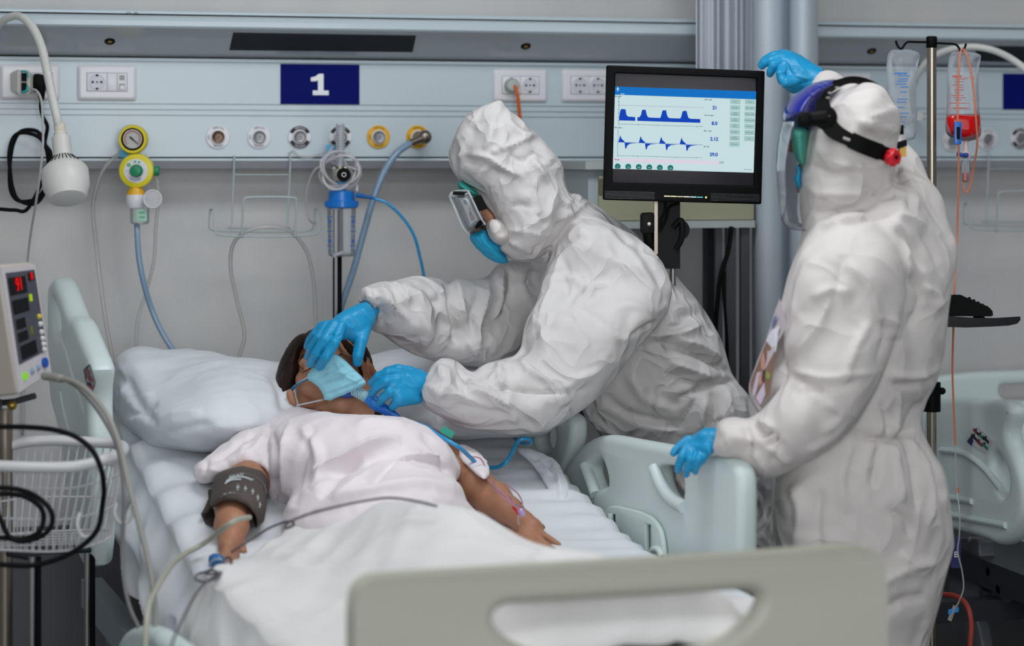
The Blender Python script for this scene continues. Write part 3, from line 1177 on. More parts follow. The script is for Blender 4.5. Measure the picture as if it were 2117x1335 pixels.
tubepx('suction_tube', [(283, 463, dv + .01), (284, 490, dv), (287, 530, dv - .01), (296, 580, dv - .01), (312, 635, dv), (334, 685, dv), (362, 730, dv), (395, 775, dv + .0), (420, 830, dv)], .0066, hose_m,
       'grey-blue suction tube hanging from the vacuum regulator to the bed', 'tube')
tubepx('clear_tube', [(256, 316, dv + .03), (236, 326, dv + .03), (214, 350, dv + .03), (200, 385, dv + .04), (192, 430, dv + .06), (198, 500, dv + .08), (207, 580, dv + .08), (218, 660, dv + .08), (232, 740, dv + .08), (240, 830, dv + .08)], .0042, tube_m,
       'clear loop of tubing left of the vacuum regulator', 'tube')
tubepx('clear_tube', [(300, 320, dv + .02), (318, 350, dv + .02), (328, 400, dv + .03), (322, 470, dv + .05), (318, 540, dv + .07), (300, 610, dv + .09), (285, 660, dv + .09), (281, 730, dv + .09), (282, 800, dv + .09)], .0036, tube_m,
       'clear tubing hanging right of the vacuum regulator', 'tube')


# ---------------------------------------------------------------- wire basket holders
def wire_holder(dx, label, dy=0.0, right=False):
    def Q(px, py, off):
        return P(px + dx, py + dy, dW(px + dx, off))
    t = thing('wire_holder', label, 'wire rack', Q(548, 488, 0))

    def w(name, pts, r=.0021, n=1):
        W3 = [Q(*p) for p in pts]
        MB().tube(chaikin(W3, 2, False), r, 8).build(name, wire_m, t, True)
    w('hanger_wire', [(484, 322, .012), (484, 345, .012), (479, 468, .02), (479, 474, .03)])
    w('hanger_wire', [(600, 322, .012), (600, 345, .012), (594, 468, .02), (594, 474, .03)])
    w('cross_wire', [(482, 361, .012), (598, 361, .012)], .0014)
    w('lower_wire', [(470, 471, .02), (600, 471, .02)])
    w('frame_wire', [(437, 432, .04), (443, 436, .06), (443, 478, .07), (452, 487, .08), (520, 489, .09), (600, 489, .09), (655, 485, .08), (662, 478, .07), (662, 440, .06), (655, 430, .04), (650, 434, .03), (650, 470, .03), (640, 478, .03), (560, 480, .03), (440, 477, .03), (431, 472, .03), (434, 434, .03), (437, 432, .04)])
    w('front_loop', [(500, 492, .10), (503, 412, .11), (508, 407, .11), (608, 407, .11), (614, 412, .11), (609, 492, .10)], .0024)
    return t


wire_holder(0, 'pale wire basket holder hooked under the panel, left of the flowmeter')
wire_holder(1560, 'pale wire basket holder under the panel at the right edge', -12)
tubepx('clear_tube', wallpts([(470, 900, -.04), (478, 800, -.04), (495, 735, -.03), (505, 690, -.02), (490, 620, .0), (477, 555, .03), (482, 505, .06), (510, 478, .09), (555, 468, .10), (600, 478, .08), (634, 520, .05), (648, 580, .02), (652, 650, .0), (654, 760, -.02), (655, 880, -.03)]), .0042, tube_m,
       'clear tubing arching over the left wire basket holder', 'tube')
tubepx('paper_scrap', wallpts([(596, 318, .004), (607, 312, .006), (618, 322, .01), (640, 325, .012), (662, 318, .012), (680, 314, .01)]), .0022, tube_m,
       'twisted clear tubing lying on the panel edge left of the flowmeter', 'tube')

# ---------------------------------------------------------------- oxygen flowmeter with humidifier
df = dW(705, .10)
t = thing('oxygen_flowmeter', 'oxygen flowmeter with a clear scale tube and blue-capped humidifier bottle', 'flowmeter', P(706, 530, df))
MB().cyl(P(703, 283, dW(703, .01)), P(703, 283, df), .011, seg=20).build('outlet_probe', dsteel, t)
ft = MB().lathe(P(703, 344, df - .01), UP, [(0, .0098), (.093, .0098), (.096, .0085), (.097, .003)], 28).build('flow_tube', film('flow_clear', 'dfe4ea', .3), t)
MB().lathe(P(703, 344, df - .01), UP, [(.0, .0045), (.090, .0045)], 16).build('inner_tube', film('inner_clear', 'c8ccd4', .3), ft)
for k in range(14):
    q = P(703 - 3, 336 - k * 5.6, df - .0202)
    MB().obox(q, (RT, UP, vn), (.0028 if k % 2 else .0042, .0003, .0002)).build('scale_mark', black_ink, ft)
MB().lathe(P(703, 262, df - .01), UP, [(0, .0040), (.003, .0045), (.004, .003)], 12).build('float', black_ink, ft)
MB().rbox(P(703, 360, df), (RT, UP, vn), (.018, .017, .014), .006).build('valve_block', steel, t)
MB().lathe(P(703, 345, df - .004), UP, [(-.004, .014), (.002, .0135), (.003, .010)], 20).build('tube_nut', dsteel, t)
MB().lathe(P(711, 361, df - .014), vn, [(0, .0155), (.014, .0150), (.018, .013), (.018, .009), (.016, .0085), (.016, .001)], 28).build('control_knob', black_pl, t)
MB().tube([P(711, 361, df - .0325) + .0045 * (RT * math.cos(a) + UP * math.sin(a)) for a in np.linspace(0, 2 * math.pi, 16, endpoint=False)], .0008, 6, True).build('knob_mark', white_ink, t)
MB().lathe(P(706, 376, df), -UP, [(0, .011), (.008, .010), (.009, .013), (.016, .013), (.017, .010), (.024, .012)], 24).build('inlet_nut', lblue_pl, t)
cap = MB().lathe(P(706, 394, df), -UP, [(0, .026), (.002, .029), (.022, .030), (.024, .0365), (.036, .037), (.0385, .035)], 44).build('bottle_cap', blue_pl, t)
for k in range(24):
    a = k * math.pi / 12
    dr = RT * math.cos(a) + FW * math.sin(a)
    MB().cyl(P(706, 394, df) - UP * .0245 + dr * .0370, P(706, 394, df) - UP * .035 + dr * .0372, .0012, seg=6).build('cap_rib', blue_pl, cap)
bt = MB().lathe(P(706, 430, df), -UP, [(0, .0325), (.105, .030), (.108, .027), (.109, .001)], 40).build('bottle', film('bottle_clear', 'dde2e8', .14), t)
MB().lathe(P(706, 425, df), -UP, [(0, .0040), (.104, .0040)], 12).build('dip_tube', mat('dip_dark', '3c4352', .4), t)
MB().lathe(P(706, 430, df), -UP, [(.101, .021), (.103, .021), (.104, .005)], 20).build('diffuser', mat('diffuser_grey', 'b5b5b8', .3), t)
MB().cyl(P(690, 529, df - .02), P(712, 519, df - .025), .0045, .003, 12).build('diffuser_stem', white_pl, t)
for k in range(8):
    for sx, ww in ((-24, .004 if k % 3 else .0065), (24, .004 if k % 3 else .0065)):
        q = P(706 + sx, 448 + k * 10, df - .022)
        MB().obox(q, (RT, UP, vn), (ww, .0011 + (.0025 if k in (1, 5) else 0), .0003)).build('level_mark', mat('mark_blue', '1c4fa0', .5), bt)
MB().cyl(P(738, 404, df), P(752, 405, df - .01), .0055, .0045, 14).build('side_outlet', blue_pl, t)
MB().cyl(P(746, 405, df - .012), P(775, 410, df - .02), .0050, .0032, 14).build('outlet_connector', mat('deep_blue', '0c5aa0', .3), t)
MB().obox(P(684, 308, dW(684, .04)), (RT, UP, vn), (.0105, .0095, .008)).build('blue_sleeve', lblue_pl, t)
coil = []
for k in range(0, 46):
    a = k * .52
    r = 1 + .13 * math.sin(k * .9)
    coil.append((703 + 38 * r * math.cos(a), 352 + 35 * r * math.sin(a + .2 * math.sin(k * .35)), df - .02 + .012 * math.sin(k * .7)))
coil = [(690, 300, df + .02), (676, 330, df + .01)] + coil + [(735, 370, df), (738, 395, df - .035)]
tubepx('coiled_clear_tube', coil, .0030, film('coil_clear', 'e2dfe4', .38, .12), 'coiled clear tubing wound around the flowmeter', 'tube', n=4)
tubepx('clear_tube', wallpts([(672, 340, .08), (650, 352, .08), (636, 385, .07), (633, 420, .06), (640, 455, .05), (652, 462, .04), (648, 474, .04)]), .0024, tube_m, 'short thin clear tube between the wire holder and flowmeter', 'tube')
tubepx('oxygen_tube', [(774, 410, df - .02), (800, 420, df - .02), (830, 447, df - .01), (855, 485, df), (868, 530, df + .02), (877, 575, df + .04), (884, 640, df + .05), (886, 720, df + .05)], .0036, bluetube_m,
       'thin blue oxygen tube curving right from the humidifier cap', 'tube')
# black stand behind the bed carrying nothing but cables
t = thing('equipment_stand', 'narrow black double pole standing behind the bed under the flowmeter', 'stand', P(697, 1500, df + .08) * [1, 1, 0])
for px, r in ((702, .0052), (690, .0022)):
    a = P(px, 432, df + .03)
    MB().cyl((a[0], a[1], 0.02), a, r, seg=14).build('pole', black_pl, t)
a = P(697, 1200, df + .03)
MB().lathe((a[0], a[1], 0), UP, [(0, .09), (.012, .088), (.022, .02)], 28).build('foot_disc', black_pl, t)

# ---------------------------------------------------------------- curtains


def curtain(name, label, path, z0, z1, m, thick=.003):
    p = np.array(path, float)
    T = np.gradient(p, axis=0)
    T /= np.linalg.norm(T, axis=1)[:, None]
    Nn = np.stack([-T[:, 1], T[:, 0]], 1) * thick
    zs = np.linspace(z0, z1, 14)
    mb = MB()
    rings = []
    for z in zs:
        s = 1 + .0 * z
        rings.append([(x, y, z) for x, y in p + Nn * .5] + [(x, y, z) for x, y in (p - Nn * .5)[::-1]])
    mb.loft(rings)
    return tag(mb.build(name, m, None, 60), label, 'curtain')


cur_m = mat('curtain_white', 'b9bfc8', .75, bump=(400, .0003, 'n'))
path = []
n = 150
for i in range(n):
    px = 1440 + (1575 - 1440) * i / (n - 1)
    y = 4.72 + .009 * math.sin(i * .34 + math.sin(i * .13) * 1.3) + .006 * math.sin(i * .23)
    r = ray(px, 0)
    path.append((r[0] / r[1] * y, y))
curtain('privacy_curtain', 'pale curtain gathered in narrow pleats left of the raised gloved hand', path, 1.37, 2.6, cur_m)
path = []
pxs = [1556, 1560, 1572, 1590, 1608, 1622, 1630, 1638, 1655, 1672, 1684, 1690]
ys = [4.70, 4.64, 4.60, 4.585, 4.60, 4.65, 4.665, 4.62, 4.585, 4.59, 4.63, 4.70]
for px, y in spline(list(zip(pxs, ys)), 6):
    r = ray(px, 0)
    path.append((r[0] / r[1] * y, y))
curtain('privacy_curtain', 'white curtain hanging in two broad folds behind the face shield nurse', path, .12, 2.6, mat('curtain_smooth', 'bfc9d2', .7))

# ---------------------------------------------------------------- grey cabinet behind the monitor
ca = RP(1216, 350, (0, 4.62, 0), (0, 1, 0))
cb = RP(1556, 466, (0, 4.62, 0), (0, 1, 0))
t = thing('wall_cabinet', 'pale grey cabinet with a beige drawer front behind the monitor', 'cabinet', ((ca[0] + cb[0]) / 2, 4.75, cb[2]))
xa, xb, zt, zb = ca[0], cb[0], ca[2], cb[2]
grey_cab = mat('cabinet_grey', 'b0bcc0', .4)
MB().box((xa, 4.62, zb), (xb, 4.93, zt)).build('body', grey_cab, t)
MB().box((xa - .012, 4.60, zt), (xb + .01, 4.93, zt + .018)).build('top', mat('cabinet_top', 'b4bab8', .35), t)
MB().box((xa + .022, 4.612, zb + .014), (xb, 4.62, zt - .014)).build('drawer_front', mat('drawer_beige', 'a5a48a', .45), t)
MB().box((xa + .022, 4.609, zt - .055), (xa + .04, 4.613, zt - .02)).build('drawer_label', mat('label_brown', '6b6552', .5), t)
MB().box((xa - .004, 4.605, zb - .004), (xb, 4.625, zb + .012)).build('lower_rail', mat('cabinet_top', 'b4bab8', .35), t)
for x in (xa + .03, xb - .03):
    MB().box((x - .015, 4.80, .0), (x + .015, 4.83, zb)).build('leg', mat('leg_dark', '3a3d42', .4), t)
t = thing('equipment_column', 'dark upright column with hanging black cables behind the nurses', 'column', P(1512, 1400, 4.9) * [1, 1, 0])
for a, b, m in ((1478, 1492, 'leg_dark'), (1500, 1520, 'leg_dark'), (1530, 1548, 'leg_dark')):
    A, B = P(a, 470, 4.93), P(b, 470, 4.93)
    MB().obox(((A[0] + B[0]) / 2, (A[1] + B[1]) / 2, A[2] / 2), (RT, FW, UP), (np.linalg.norm(B - A) / 2, .02, A[2] / 2)).build('upright', MATS[m], t)
tubepx('black_cable', [(1512, 468, 4.86), (1505, 520, 4.86), (1490, 570, 4.85), (1482, 640, 4.85), (1478, 720, 4.86), (1476, 900, 4.88)], .0052, black_rb, 'black cable hanging under the grey cabinet', 'cable')
tubepx('black_cable', [(1498, 560, 4.84), (1496, 600, 4.84), (1500, 660, 4.84), (1504, 740, 4.86), (1504, 900, 4.88)], .0035, black_rb, 'thinner black cable beside the one under the cabinet', 'cable')

# ---------------------------------------------------------------- bed frame of reference
BA = math.radians(5)
BC = np.array([.905, 2.855, 0.0])
HD = np.array([-math.sin(BA), math.cos(BA), 0.0])      # towards the head
WV = np.array([math.cos(BA), math.sin(BA), 0.0])       # towards the right side of the picture


def B(s, w, z):
    return BC + HD * s + WV * w + UP * z


def onw(pts, w):
    return [RP(px, py, B(0, w, 0), WV) for px, py in pts]


def ons(pts, s):
    return [RP(px, py, B(s, 0, 0), HD) for px, py in pts]


def railplate(name, out, holes, w, thick, bev, m, parent, sm=2, hsm=2):
    o2 = chaikin(to2d(onw(out, w), B(0, w, 0), HD, UP), sm)
    h2 = [chaikin(to2d(onw(h, w), B(0, w, 0), HD, UP), hsm) for h in holes]
    return plate(name, o2, h2, B(0, w, 0), HD, UP, np.cross(HD, UP), thick, bev, m, parent)


def zm(s):
    return .765 + max(0, s - 1.0) * .2


def body_bed(label, rails=True):
    pass


bed = thing('hospital_bed', 'pale green hospital bed with raised side rails, holding the masked patient', 'bed', B(1.0, 0, 0))
# footboard
fo = [(751, 1300), (751, 1245), (757, 1222), (780, 1216), (1000, 1203), (1300, 1184), (1600, 1166), (1765, 1152), (1788, 1158), (1797, 1180), (1797, 1300), (1797, 1420), (1760, 1560), (800, 1640), (751, 1560)]
fh = [(1012, 1283), (1015, 1260), (1034, 1248), (1063, 1244), (1300, 1231), (1500, 1219), (1539, 1217), (1560, 1224), (1565, 1243), (1545, 1277), (1494, 1317), (1440, 1338), (1300, 1352), (1120, 1350), (1063, 1328), (1034, 1311)]
fm = mat('footboard_plastic', 'b6b5a8', .45, spec=.35)
o2 = chaikin(to2d(ons(fo, 0), B(0, 0, 0), WV, UP), 2)
h2 = chaikin(to2d(ons(fh, 0), B(0, 0, 0), WV, UP), 2)
plate('footboard', o2, [h2], B(0, 0, 0), WV, UP, -HD, .042, .018, fm, bed, 4)
# headboard behind the pillow
ho = [(-.44, .62), (-.44, .98), (-.41, 1.04), (.41, 1.04), (.44, .98), (.44, .62)]
plate('headboard', chaikin(ho, 2), [chaikin([(-.2, .93), (-.2, .98), (.2, .98), (.2, .93)], 2)], B(1.985, 0, 0), WV, UP, -HD, .035, .014, bed_pl, bed)
# right foot-side rail, with the two hand openings
ro = [(1168, 1250), (1168, 1060), (1172, 1000), (1180, 972), (1193, 949), (1218, 919), (1246, 901), (1273, 898), (1314, 906), (1400, 921), (1440, 932), (1476, 941), (1508, 943), (1532, 950), (1545, 968), (1549, 993), (1549, 1100), (1547, 1250)]
rh1 = [(1256, 942), (1262, 950), (1272, 975), (1276, 1002), (1262, 1006), (1247, 1013), (1240, 995), (1232, 972), (1236, 956)]
rh2 = [(1374, 961), (1400, 960), (1432, 968), (1431, 1043), (1408, 1036), (1389, 1018), (1377, 990)]
rr = railplate('side_rail', ro, [rh1, rh2], .505, .040, .015, bed_pl, bed, 1)
rail_l = mat('rail_relief', 'c9d8d5', .4, spec=.4)
railplate('rail_panel', [(1243, 1180), (1243, 1103), (1246, 1076), (1254, 1053), (1268, 1043), (1300, 1050), (1343, 1062), (1364, 1084), (1374, 1114), (1379, 1200)], [[(1266, 1062), (1276, 1064), (1277, 1118), (1267, 1112)], [(1338, 1082), (1350, 1086), (1351, 1150), (1339, 1144)]], .478, .010, .004, rail_l, rr, 2, 0)
for pts in ([(1262, 1062), (1262, 1112), (1246, 1108)], [(1345, 1160), (1347, 1134), (1362, 1134), (1368, 1150)]):
    MB().tube(chaikin(onw(pts, .470), 2, False), .006, 10).build('latch_grip', rail_l, rr)
for pts in ([(1209, 962), (1220, 990), (1231, 1022)], [(1352, 966), (1365, 1000), (1385, 1030), (1415, 1048)]):
    MB().tube(chaikin(onw(pts, .486), 2, False), .012, 12).build('rail_rib', bed_pl, rr)
# right head-side rail
r2 = railplate('side_rail', [(1040, 1070), (1050, 880), (1080, 858), (1150, 846), (1186, 850), (1199, 864), (1200, 906), (1191, 941), (1173, 985), (1166, 1070)],
               [[(1120, 905), (1135, 880), (1160, 874), (1166, 905), (1158, 925), (1135, 935)]], .505, .040, .015, bed_pl, bed, 2)
# left head-side rail
lo = [(121, 811), (121, 640), (121, 592), (126, 577), (134, 573), (142, 590), (160, 640), (166, 655), (175, 657), (192, 700), (212, 747), (214, 770), (208, 812), (211, 920), (215, 1100), (205, 1190), (172, 1120), (150, 912)]
lr = railplate('side_rail', lo, [[(129, 610), (135, 618), (149, 655), (151, 672), (148, 695), (141, 698), (131, 670)]], -.500, .050, .018, bed_pl, bed, 1)
for pts in ([(124, 690), (140, 730), (152, 775), (176, 850)], [(128, 812), (134, 850), (145, 890), (160, 940)]):
    MB().tube(onw(pts, -.523), .0055, 8).build('rail_rib', bed_pl, lr)
sq = onw([(172, 764), (184, 752), (196, 790), (190, 812), (178, 800)], -.5265)
MB().add(sq + [p + WV * .002 for p in sq], [(0, 1, 2, 3, 4), (9, 8, 7, 6, 5)]).build('rail_label', mat('label_grey', 'a9b2b8', .5), lr)
sq = onw([(172, 764), (184, 752), (178, 766), (177, 790)], -.5275)
MB().add(sq + [p + WV * .0015 for p in sq], [(0, 1, 2, 3), (7, 6, 5, 4)]).build('label_corner', mat('navy', '131c5c', .5), lr)
for px, py in ((181, 768), (184, 780), (187, 784), (184, 795), (189, 800)):
    q = onw([(px, py)], -.5280)[0]
    MB().obox(q, (HD, UP, WV), (.022, .0035, .0008)).build('label_figure', black_ink if py % 2 else mat('figure_red', '8a2230', .5), lr)
# lowered left foot-side rail
railplate('side_rail', [(258, 1400), (264, 1335), (276, 1304), (303, 1290), (334, 1297), (380, 1330), (450, 1390), (520, 1470), (520, 1560), (380, 1540), (262, 1480)], [], -.50, .045, .018, bed_pl, bed, 2)
# deck, chassis, castors
dk = mat('bed_chassis', '5b6670', .45)
dkd = mat('bed_dark', '22262b', .5)
Zc = np.array([HD, WV, UP])
MB().obox(B(.50, 0.0, .60), (HD, WV, UP), (.50, .40, .025)).build('deck', dk, bed)
hv = unit(HD + UP * .2)
MB().obox(B(1.46, 0.0, .645), (hv, WV, np.cross(hv, WV)), (.46, .40, .022)).build('backrest_deck', dk, bed)
for w in (-.43, .45):
    MB().obox(B(1.0, w, .56), (HD, WV, UP), (.96, .022, .03)).build('side_frame', mat('frame_grey', '8b979c', .4), bed)
MB().rbox(B(1.0, 0, .22), (HD, WV, UP), (.80, .30, .05), .05).build('base_cover', dk, bed)
MB().rbox(B(1.30, -.425, .44), (HD, UP, WV), (.42, .115, .015), .05).build('side_cover', mat('cover_blue_grey', '6f7d84', .4), bed)
for s in (.45, 1.5):
    MB().obox(B(s, 0, .42), (unit(HD * .6 + UP), WV, HD), (.22, .10, .03)).build('lift_arm', dkd, bed)
for s in (.2, 1.8):
    MB().obox(B(s, 0, .20), (WV, HD, UP), (.36, .03, .03)).build('axle', dkd, bed)
    for w in (-.36, .36):
        o = MB().cyl(B(s, w - .018, .07), B(s, w + .018, .07), .070, seg=28).build('castor', black_rb, bed)
        MB().cyl(B(s, w, .10), B(s, w, .20), .018, seg=14).build('castor_stem', steel, o)
# chrome hook at the lower left of the mattress
q = B(.93, -.455, .60)
MB().ball(q, .012, 14).build('frame_knob', steel, bed)
MB().tube([q - UP * .01, q - UP * .03 - HD * .03, q - UP * .05 - HD * .10, q - UP * .055 - HD * .18], .006, 10).build('frame_hook', steel, bed)

# mattress
prof = []
for s in np.linspace(.03, 1.94, 40):
    prof.append(s)
mt = MB()
rings = []
for s in prof:
    z = zm(s) - .012
    e = .0
    rings.append([B(s, -.385, z - .13), B(s, .435, z - .13), B(s, .445, z - .11), B(s, .445, z - .03), B(s, .42, z), B(s, -.37, z), B(s, -.395, z - .03), B(s, -.395, z - .11)])
mt.loft(rings)
mt.build('mattress', mat('mattress_blue', '5f7f9c', .6), bed)


# ---------------------------------------------------------------- bed linen as draped cloth
def drape(name, fn, s0, s1, ns, w0, w1, nw, m, thick=.003, parent=None):
    """fn(s, w) -> world point on the upper side; a thin closed cloth"""
    S = np.linspace(s0, s1, ns)
    Wv = np.linspace(w0, w1, nw)
    V = np.array([[fn(s, w) for w in Wv] for s in S]).reshape(-1, 3)
    Fc = []
    for i in range(ns - 1):
        for j in range(nw - 1):
            a = i * nw + j
            Fc.append((a, a + nw, a + nw + 1, a + 1))
    F0 = np.array(Fc)
    a, b, c, d = (V[F0[:, i]] for i in range(4))
    n = np.cross(c - a, d - b)
    N = np.zeros_like(V)
    for i in range(4):
        np.add.at(N, F0[:, i], n)
    N /= np.linalg.norm(N, axis=1)[:, None] + 1e-9
    if N[:, 2].mean() < 0:
        N = -N
        F0 = F0[:, ::-1]
    V2 = V - N * thick
    k = len(V)
    F1 = F0[:, ::-1] + k
    rim = [i * nw for i in range(ns)] + [(ns - 1) * nw + j for j in range(1, nw)] + [i * nw + nw - 1 for i in range(ns - 2, -1, -1)] + list(range(nw - 2, 0, -1))
    side = [(rim[i], rim[(i + 1) % len(rim)], rim[(i + 1) % len(rim)] + k, rim[i] + k) for i in range(len(rim))]
    fs = [tuple(f) for f in F0] + [tuple(f) for f in F1] + side
    return link_mesh(name, np.vstack([V, V2]), fs, m, parent, True)


def sstep(a, b, x):
    t = min(max((x - a) / (b - a), 0), 1)
    return t * t * (3 - 2 * t)


def N2(x, y, z=0.):
    return float(pnoise(np.array([[x, y, z]]) + 40)[0])


linen = mat('white_linen', 'd6d9de', .8, bump=(260, .0004, 'n'), sheen=.2)
linen2 = mat('white_blanket', 'd9d6d5', .85, bump=(140, .0008, 'n'), sheen=.3)
NSs, NWs = 200, 130
_cache = {}


def sheet_fn(s, u):
    # u runs across the cloth: -1 bottom left hem ... 0..1 top ... 2 bottom right hem
    z = zm(s)
    if s > 1.94:
        z = zm(1.94) - (s - 1.94) * 2
    fold = .010 * (1 - 2.2 * abs(N2(s * 5, u * 2.2, 1))) + .006 * (1 - 2 * abs(N2(s * 13 + u * 3, u * 5, 4)))
    if u < 0:
        t = -u
        w = -.392 - .02 * sstep(0, .4, t) - .010 * math.sin(s * 34 + 3 * N2(s * 4, 3) + t * 3) * sstep(0, .5, t) - .028 * (1 - 2.2 * abs(N2(s * 7 + t, t * 1.5))) * sstep(0, .5, t)
        return B(s, w, z - .012 - t * .175 + .015 * N2(s * 3, 9) * t)
    if u > 1:
        t = u - 1
        w = .452 + .012 * math.sin(s * 30) * t
        return B(s, w, z - .012 - t * .16)
    w = -.392 + u * .844
    e = min(u, 1 - u)
    edge = .014 * (1 - sstep(0, .06, e)) ** 2
    ripple = .0045 * math.sin(s * 95 + 3 * N2(s * 6, 2) + u * 6) * (1 - sstep(0, .22, 1 - u)) + .008 * math.sin(s * 42 + 5 * N2(s * 3, 7) - u * 9) * (1 - sstep(0, .25, u))
    return B(s, w, z - edge + fold * .7 + ripple)


sheet = drape('bed_sheet', sheet_fn, .02, 1.97, NSs, -1, 2, NWs, linen, .003)
tag(sheet, 'white fitted sheet wrinkled along the mattress edges under the patient', 'sheet')


def blanket_fn(s, u):
    # u in -1..2 as above; the blanket covers the patient from the hips down
    un = min(max(u, 0), 1)
    w = -.395 + un * (.745 + .05 * (1 - s / 1.17))
    top = float(np.interp(un, [0, .08, .2, .4, .6, .7, .8, .9, 1], [.86, .92, 1.08, 1.225, 1.17, 1.09, .94, .86, .80])) + .010 * math.sin(un * 21)
    sc = .01 + (s / 1.17) * (top - .01)
    body = math.exp(-((w + .03) / .19) ** 2)
    legs = .105 * math.exp(-((w + .085) / .09) ** 2) + .115 * math.exp(-((w - .115) / .10) ** 2)
    knee = .030 * math.exp(-((sc - .62) / .2) ** 2)
    h = .045 * body + legs * .50 * (1 - .5 * sstep(.8, 1.15, sc)) + knee * body
    feet = .05 * math.exp(-((sc - .10) / .08) ** 2) * body
    h += feet
    rf = sstep(.48, .76, un) * sstep(.3, .7, sc)
    h *= sstep(-.02, .05, s) * (1 - .9 * rf)
    z = zm(sc) + .012 + h - .010 * rf
    # broad folds running diagonally over the legs
    nz = 1 - .6 * rf
    z += nz * .017 * (1 - 2.4 * abs(N2(sc * 3.2 + w * 4.0, w * 2.5 - sc, 2))) + nz * .009 * (1 - 2.4 * abs(N2(sc * 7 - w * 8, w * 5, 6))) + .0022 * N2(sc * 26, w * 26, 3) + nz * .012 * (1 - 2.4 * abs(N2(sc * 5 + 3, w * 11 + sc * 3, 8))) * (1 - .4 * body)
    hem = 1 - sstep(0, .03, 1.17 - s)
    z -= .010 * hem
    if u < 0:
        t = -u
        w = -.418 - .03 * t - .02 * math.sin(sc * 22 + 3 * N2(sc * 4, 5)) * t - .03 * (1 - 2.2 * abs(N2(sc * 6 + t, t * 1.5, 5))) * sstep(0, .5, t)
        z = z - .006 - .225 * t
    elif u > 1:
        t = u - 1
        w = .405 + .05 * t
        z = min(z, zm(sc) + .012) - .004 * t
    else:
        # the left part slopes away towards the mattress edge near the foot
        z -= .05 * (1 - sstep(0, .18, un)) * (1 - sstep(.7, 1.1, sc)) * 0
    return B(sc, w, z)


bl = drape('blanket', blanket_fn, 0.0, 1.17, 170, -1, 1.0, 150, linen2, .006)
tag(bl, "white blanket covering the patient's legs down to the footboard", 'blanket')

# turned-out corner of the under sheet, right of the patient
vx = Vox(1040, 1200, 900, 1070, 4.10, 4.65, .0035, 4.4)
vx.poly([(1060, 925), (1090, 925), (1122, 936), (1150, 950), (1164, 972), (1178, 1003), (1175, 1033), (1166, 1052), (1157, 1043), (1136, 1018), (1118, 985), (1095, 955)], [(1081, 924, 4.50), (1177, 1003, 4.36), (1160, 1050, 4.28)], .012, .010, .004)
grow('turned_corner', vx, linen, sheet, [([(1090, 935), (1130, 960), (1150, 1000)], 6, -.010, 's'), ([(1140, 950), (1155, 990), (1160, 1030)], 5, .010, 's'), ([(1110, 945), (1145, 985)], 5, .008, 's')], [(30, .002, (1, 1, 1))])

# ---------------------------------------------------------------- pillow
pil = [(258, 725), (288, 717), (326, 721), (412, 725), (487, 740), (560, 749), (640, 752), (740, 742), (790, 727), (830, 721), (890, 730), (960, 745), (1040, 790), (1110, 835), (1146, 868), (1142, 890), (1100, 900), (1040, 900), (960, 905), (860, 912), (700, 915), (560, 925), (442, 934), (400, 930), (337, 921), (307, 920), (292, 901), (268, 888), (251, 871), (238, 837), (236, 790), (240, 745)]
vx = Vox(215, 1165, 690, 960, 4.2, 4.95, .0062, 4.55)
vx.poly(pil, [(300, 730, 4.72), (850, 740, 4.80), (420, 925, 4.42), (1000, 900, 4.52)], .17, .085, .01)
grow('pillow', vx, linen, None, [
    ([(250, 770), (270, 800), (300, 850), (330, 880)], 9, -.016), ([(245, 745), (262, 780), (255, 830)], 7, .012, 's'),
    ([(260, 840), (290, 825), (320, 815)], 6, .013, 's'), ([(256, 860), (290, 850), (330, 835)], 7, -.014),
    ([(310, 880), (350, 860), (420, 850)], 8, .010, 's'), ([(330, 900), (400, 880), (480, 870)], 9, -.010),
    ([(420, 870), (480, 880), (540, 870)], 10, .008), ([(330, 760), (420, 755), (500, 765)], 10, -.005),
    ([(930, 880), (990, 885), (1080, 880)], 6, -.012), ([(780, 745), (860, 740), (930, 760)], 12, .010),
    ([(1020, 860), (1080, 870), (1130, 880)], 7, .010, 's'), ([(560, 760), (585, 800), (590, 850)], 14, -.02)],
    [(7, .007, (1, 1, 1)), (22, .0025, (.5, 1, 1.4))])
tag(bpy.data.objects['pillow'], "plump white pillow under the patient's head", 'pillow')

# ---------------------------------------------------------------- right-hand neighbour bed
NB = thing('hospital_bed', 'second hospital bed at the right edge, empty, with an instruction label on its rail', 'bed', (2.75, 3.8, 0))
nx = 2.16
rail = [(1925, 840), (1940, 826), (1983, 820), (2082, 826), (2101, 831), (2111, 848), (2109, 864), (2094, 898), (2117, 945), (2135, 1000), (2135, 1060), (2120, 1096), (2104, 1118), (2082, 1129), (2049, 1112), (1972, 1092), (1925, 1085)]
hole = [(2065, 953), (2079, 930), (2104, 980), (2102, 1019), (2088, 1030), (2074, 985)]


def onx(pts, x):
    return [RP(px, py, (x, 0, 0), (1, 0, 0)) for px, py in pts]


nr = plate('side_rail', chaikin(to2d(onx(rail, nx), (nx, 0, 0), Y_, Z_), 2), [chaikin(to2d(onx(hole, nx), (nx, 0, 0), Y_, Z_), 2)], (nx, 0, 0), Y_, Z_, np.cross(Y_, Z_), .045, .017, bed_pl, NB)
for pts in ([(1945, 1025), (2010, 1036)], [(1945, 1060), (2080, 1086)], [(1945, 930), (1990, 934), (2030, 960), (2070, 1010)]):
    MB().tube(chaikin(onx(pts, nx - .024), 1, False), .007, 8).build('rail_rib', bed_pl, nr)
lab = onx([(1999, 912), (2022, 880), (2052, 912), (2037, 938)], nx - .0245)
MB().add(lab + [p + X_ * .0015 for p in lab], [(0, 1, 2, 3), (7, 6, 5, 4), (0, 4, 5, 1), (1, 5, 6, 2), (2, 6, 7, 3), (3, 7, 4, 0)]).build('rail_label', mat('label_pale', 'c3c4cc', .5), nr)
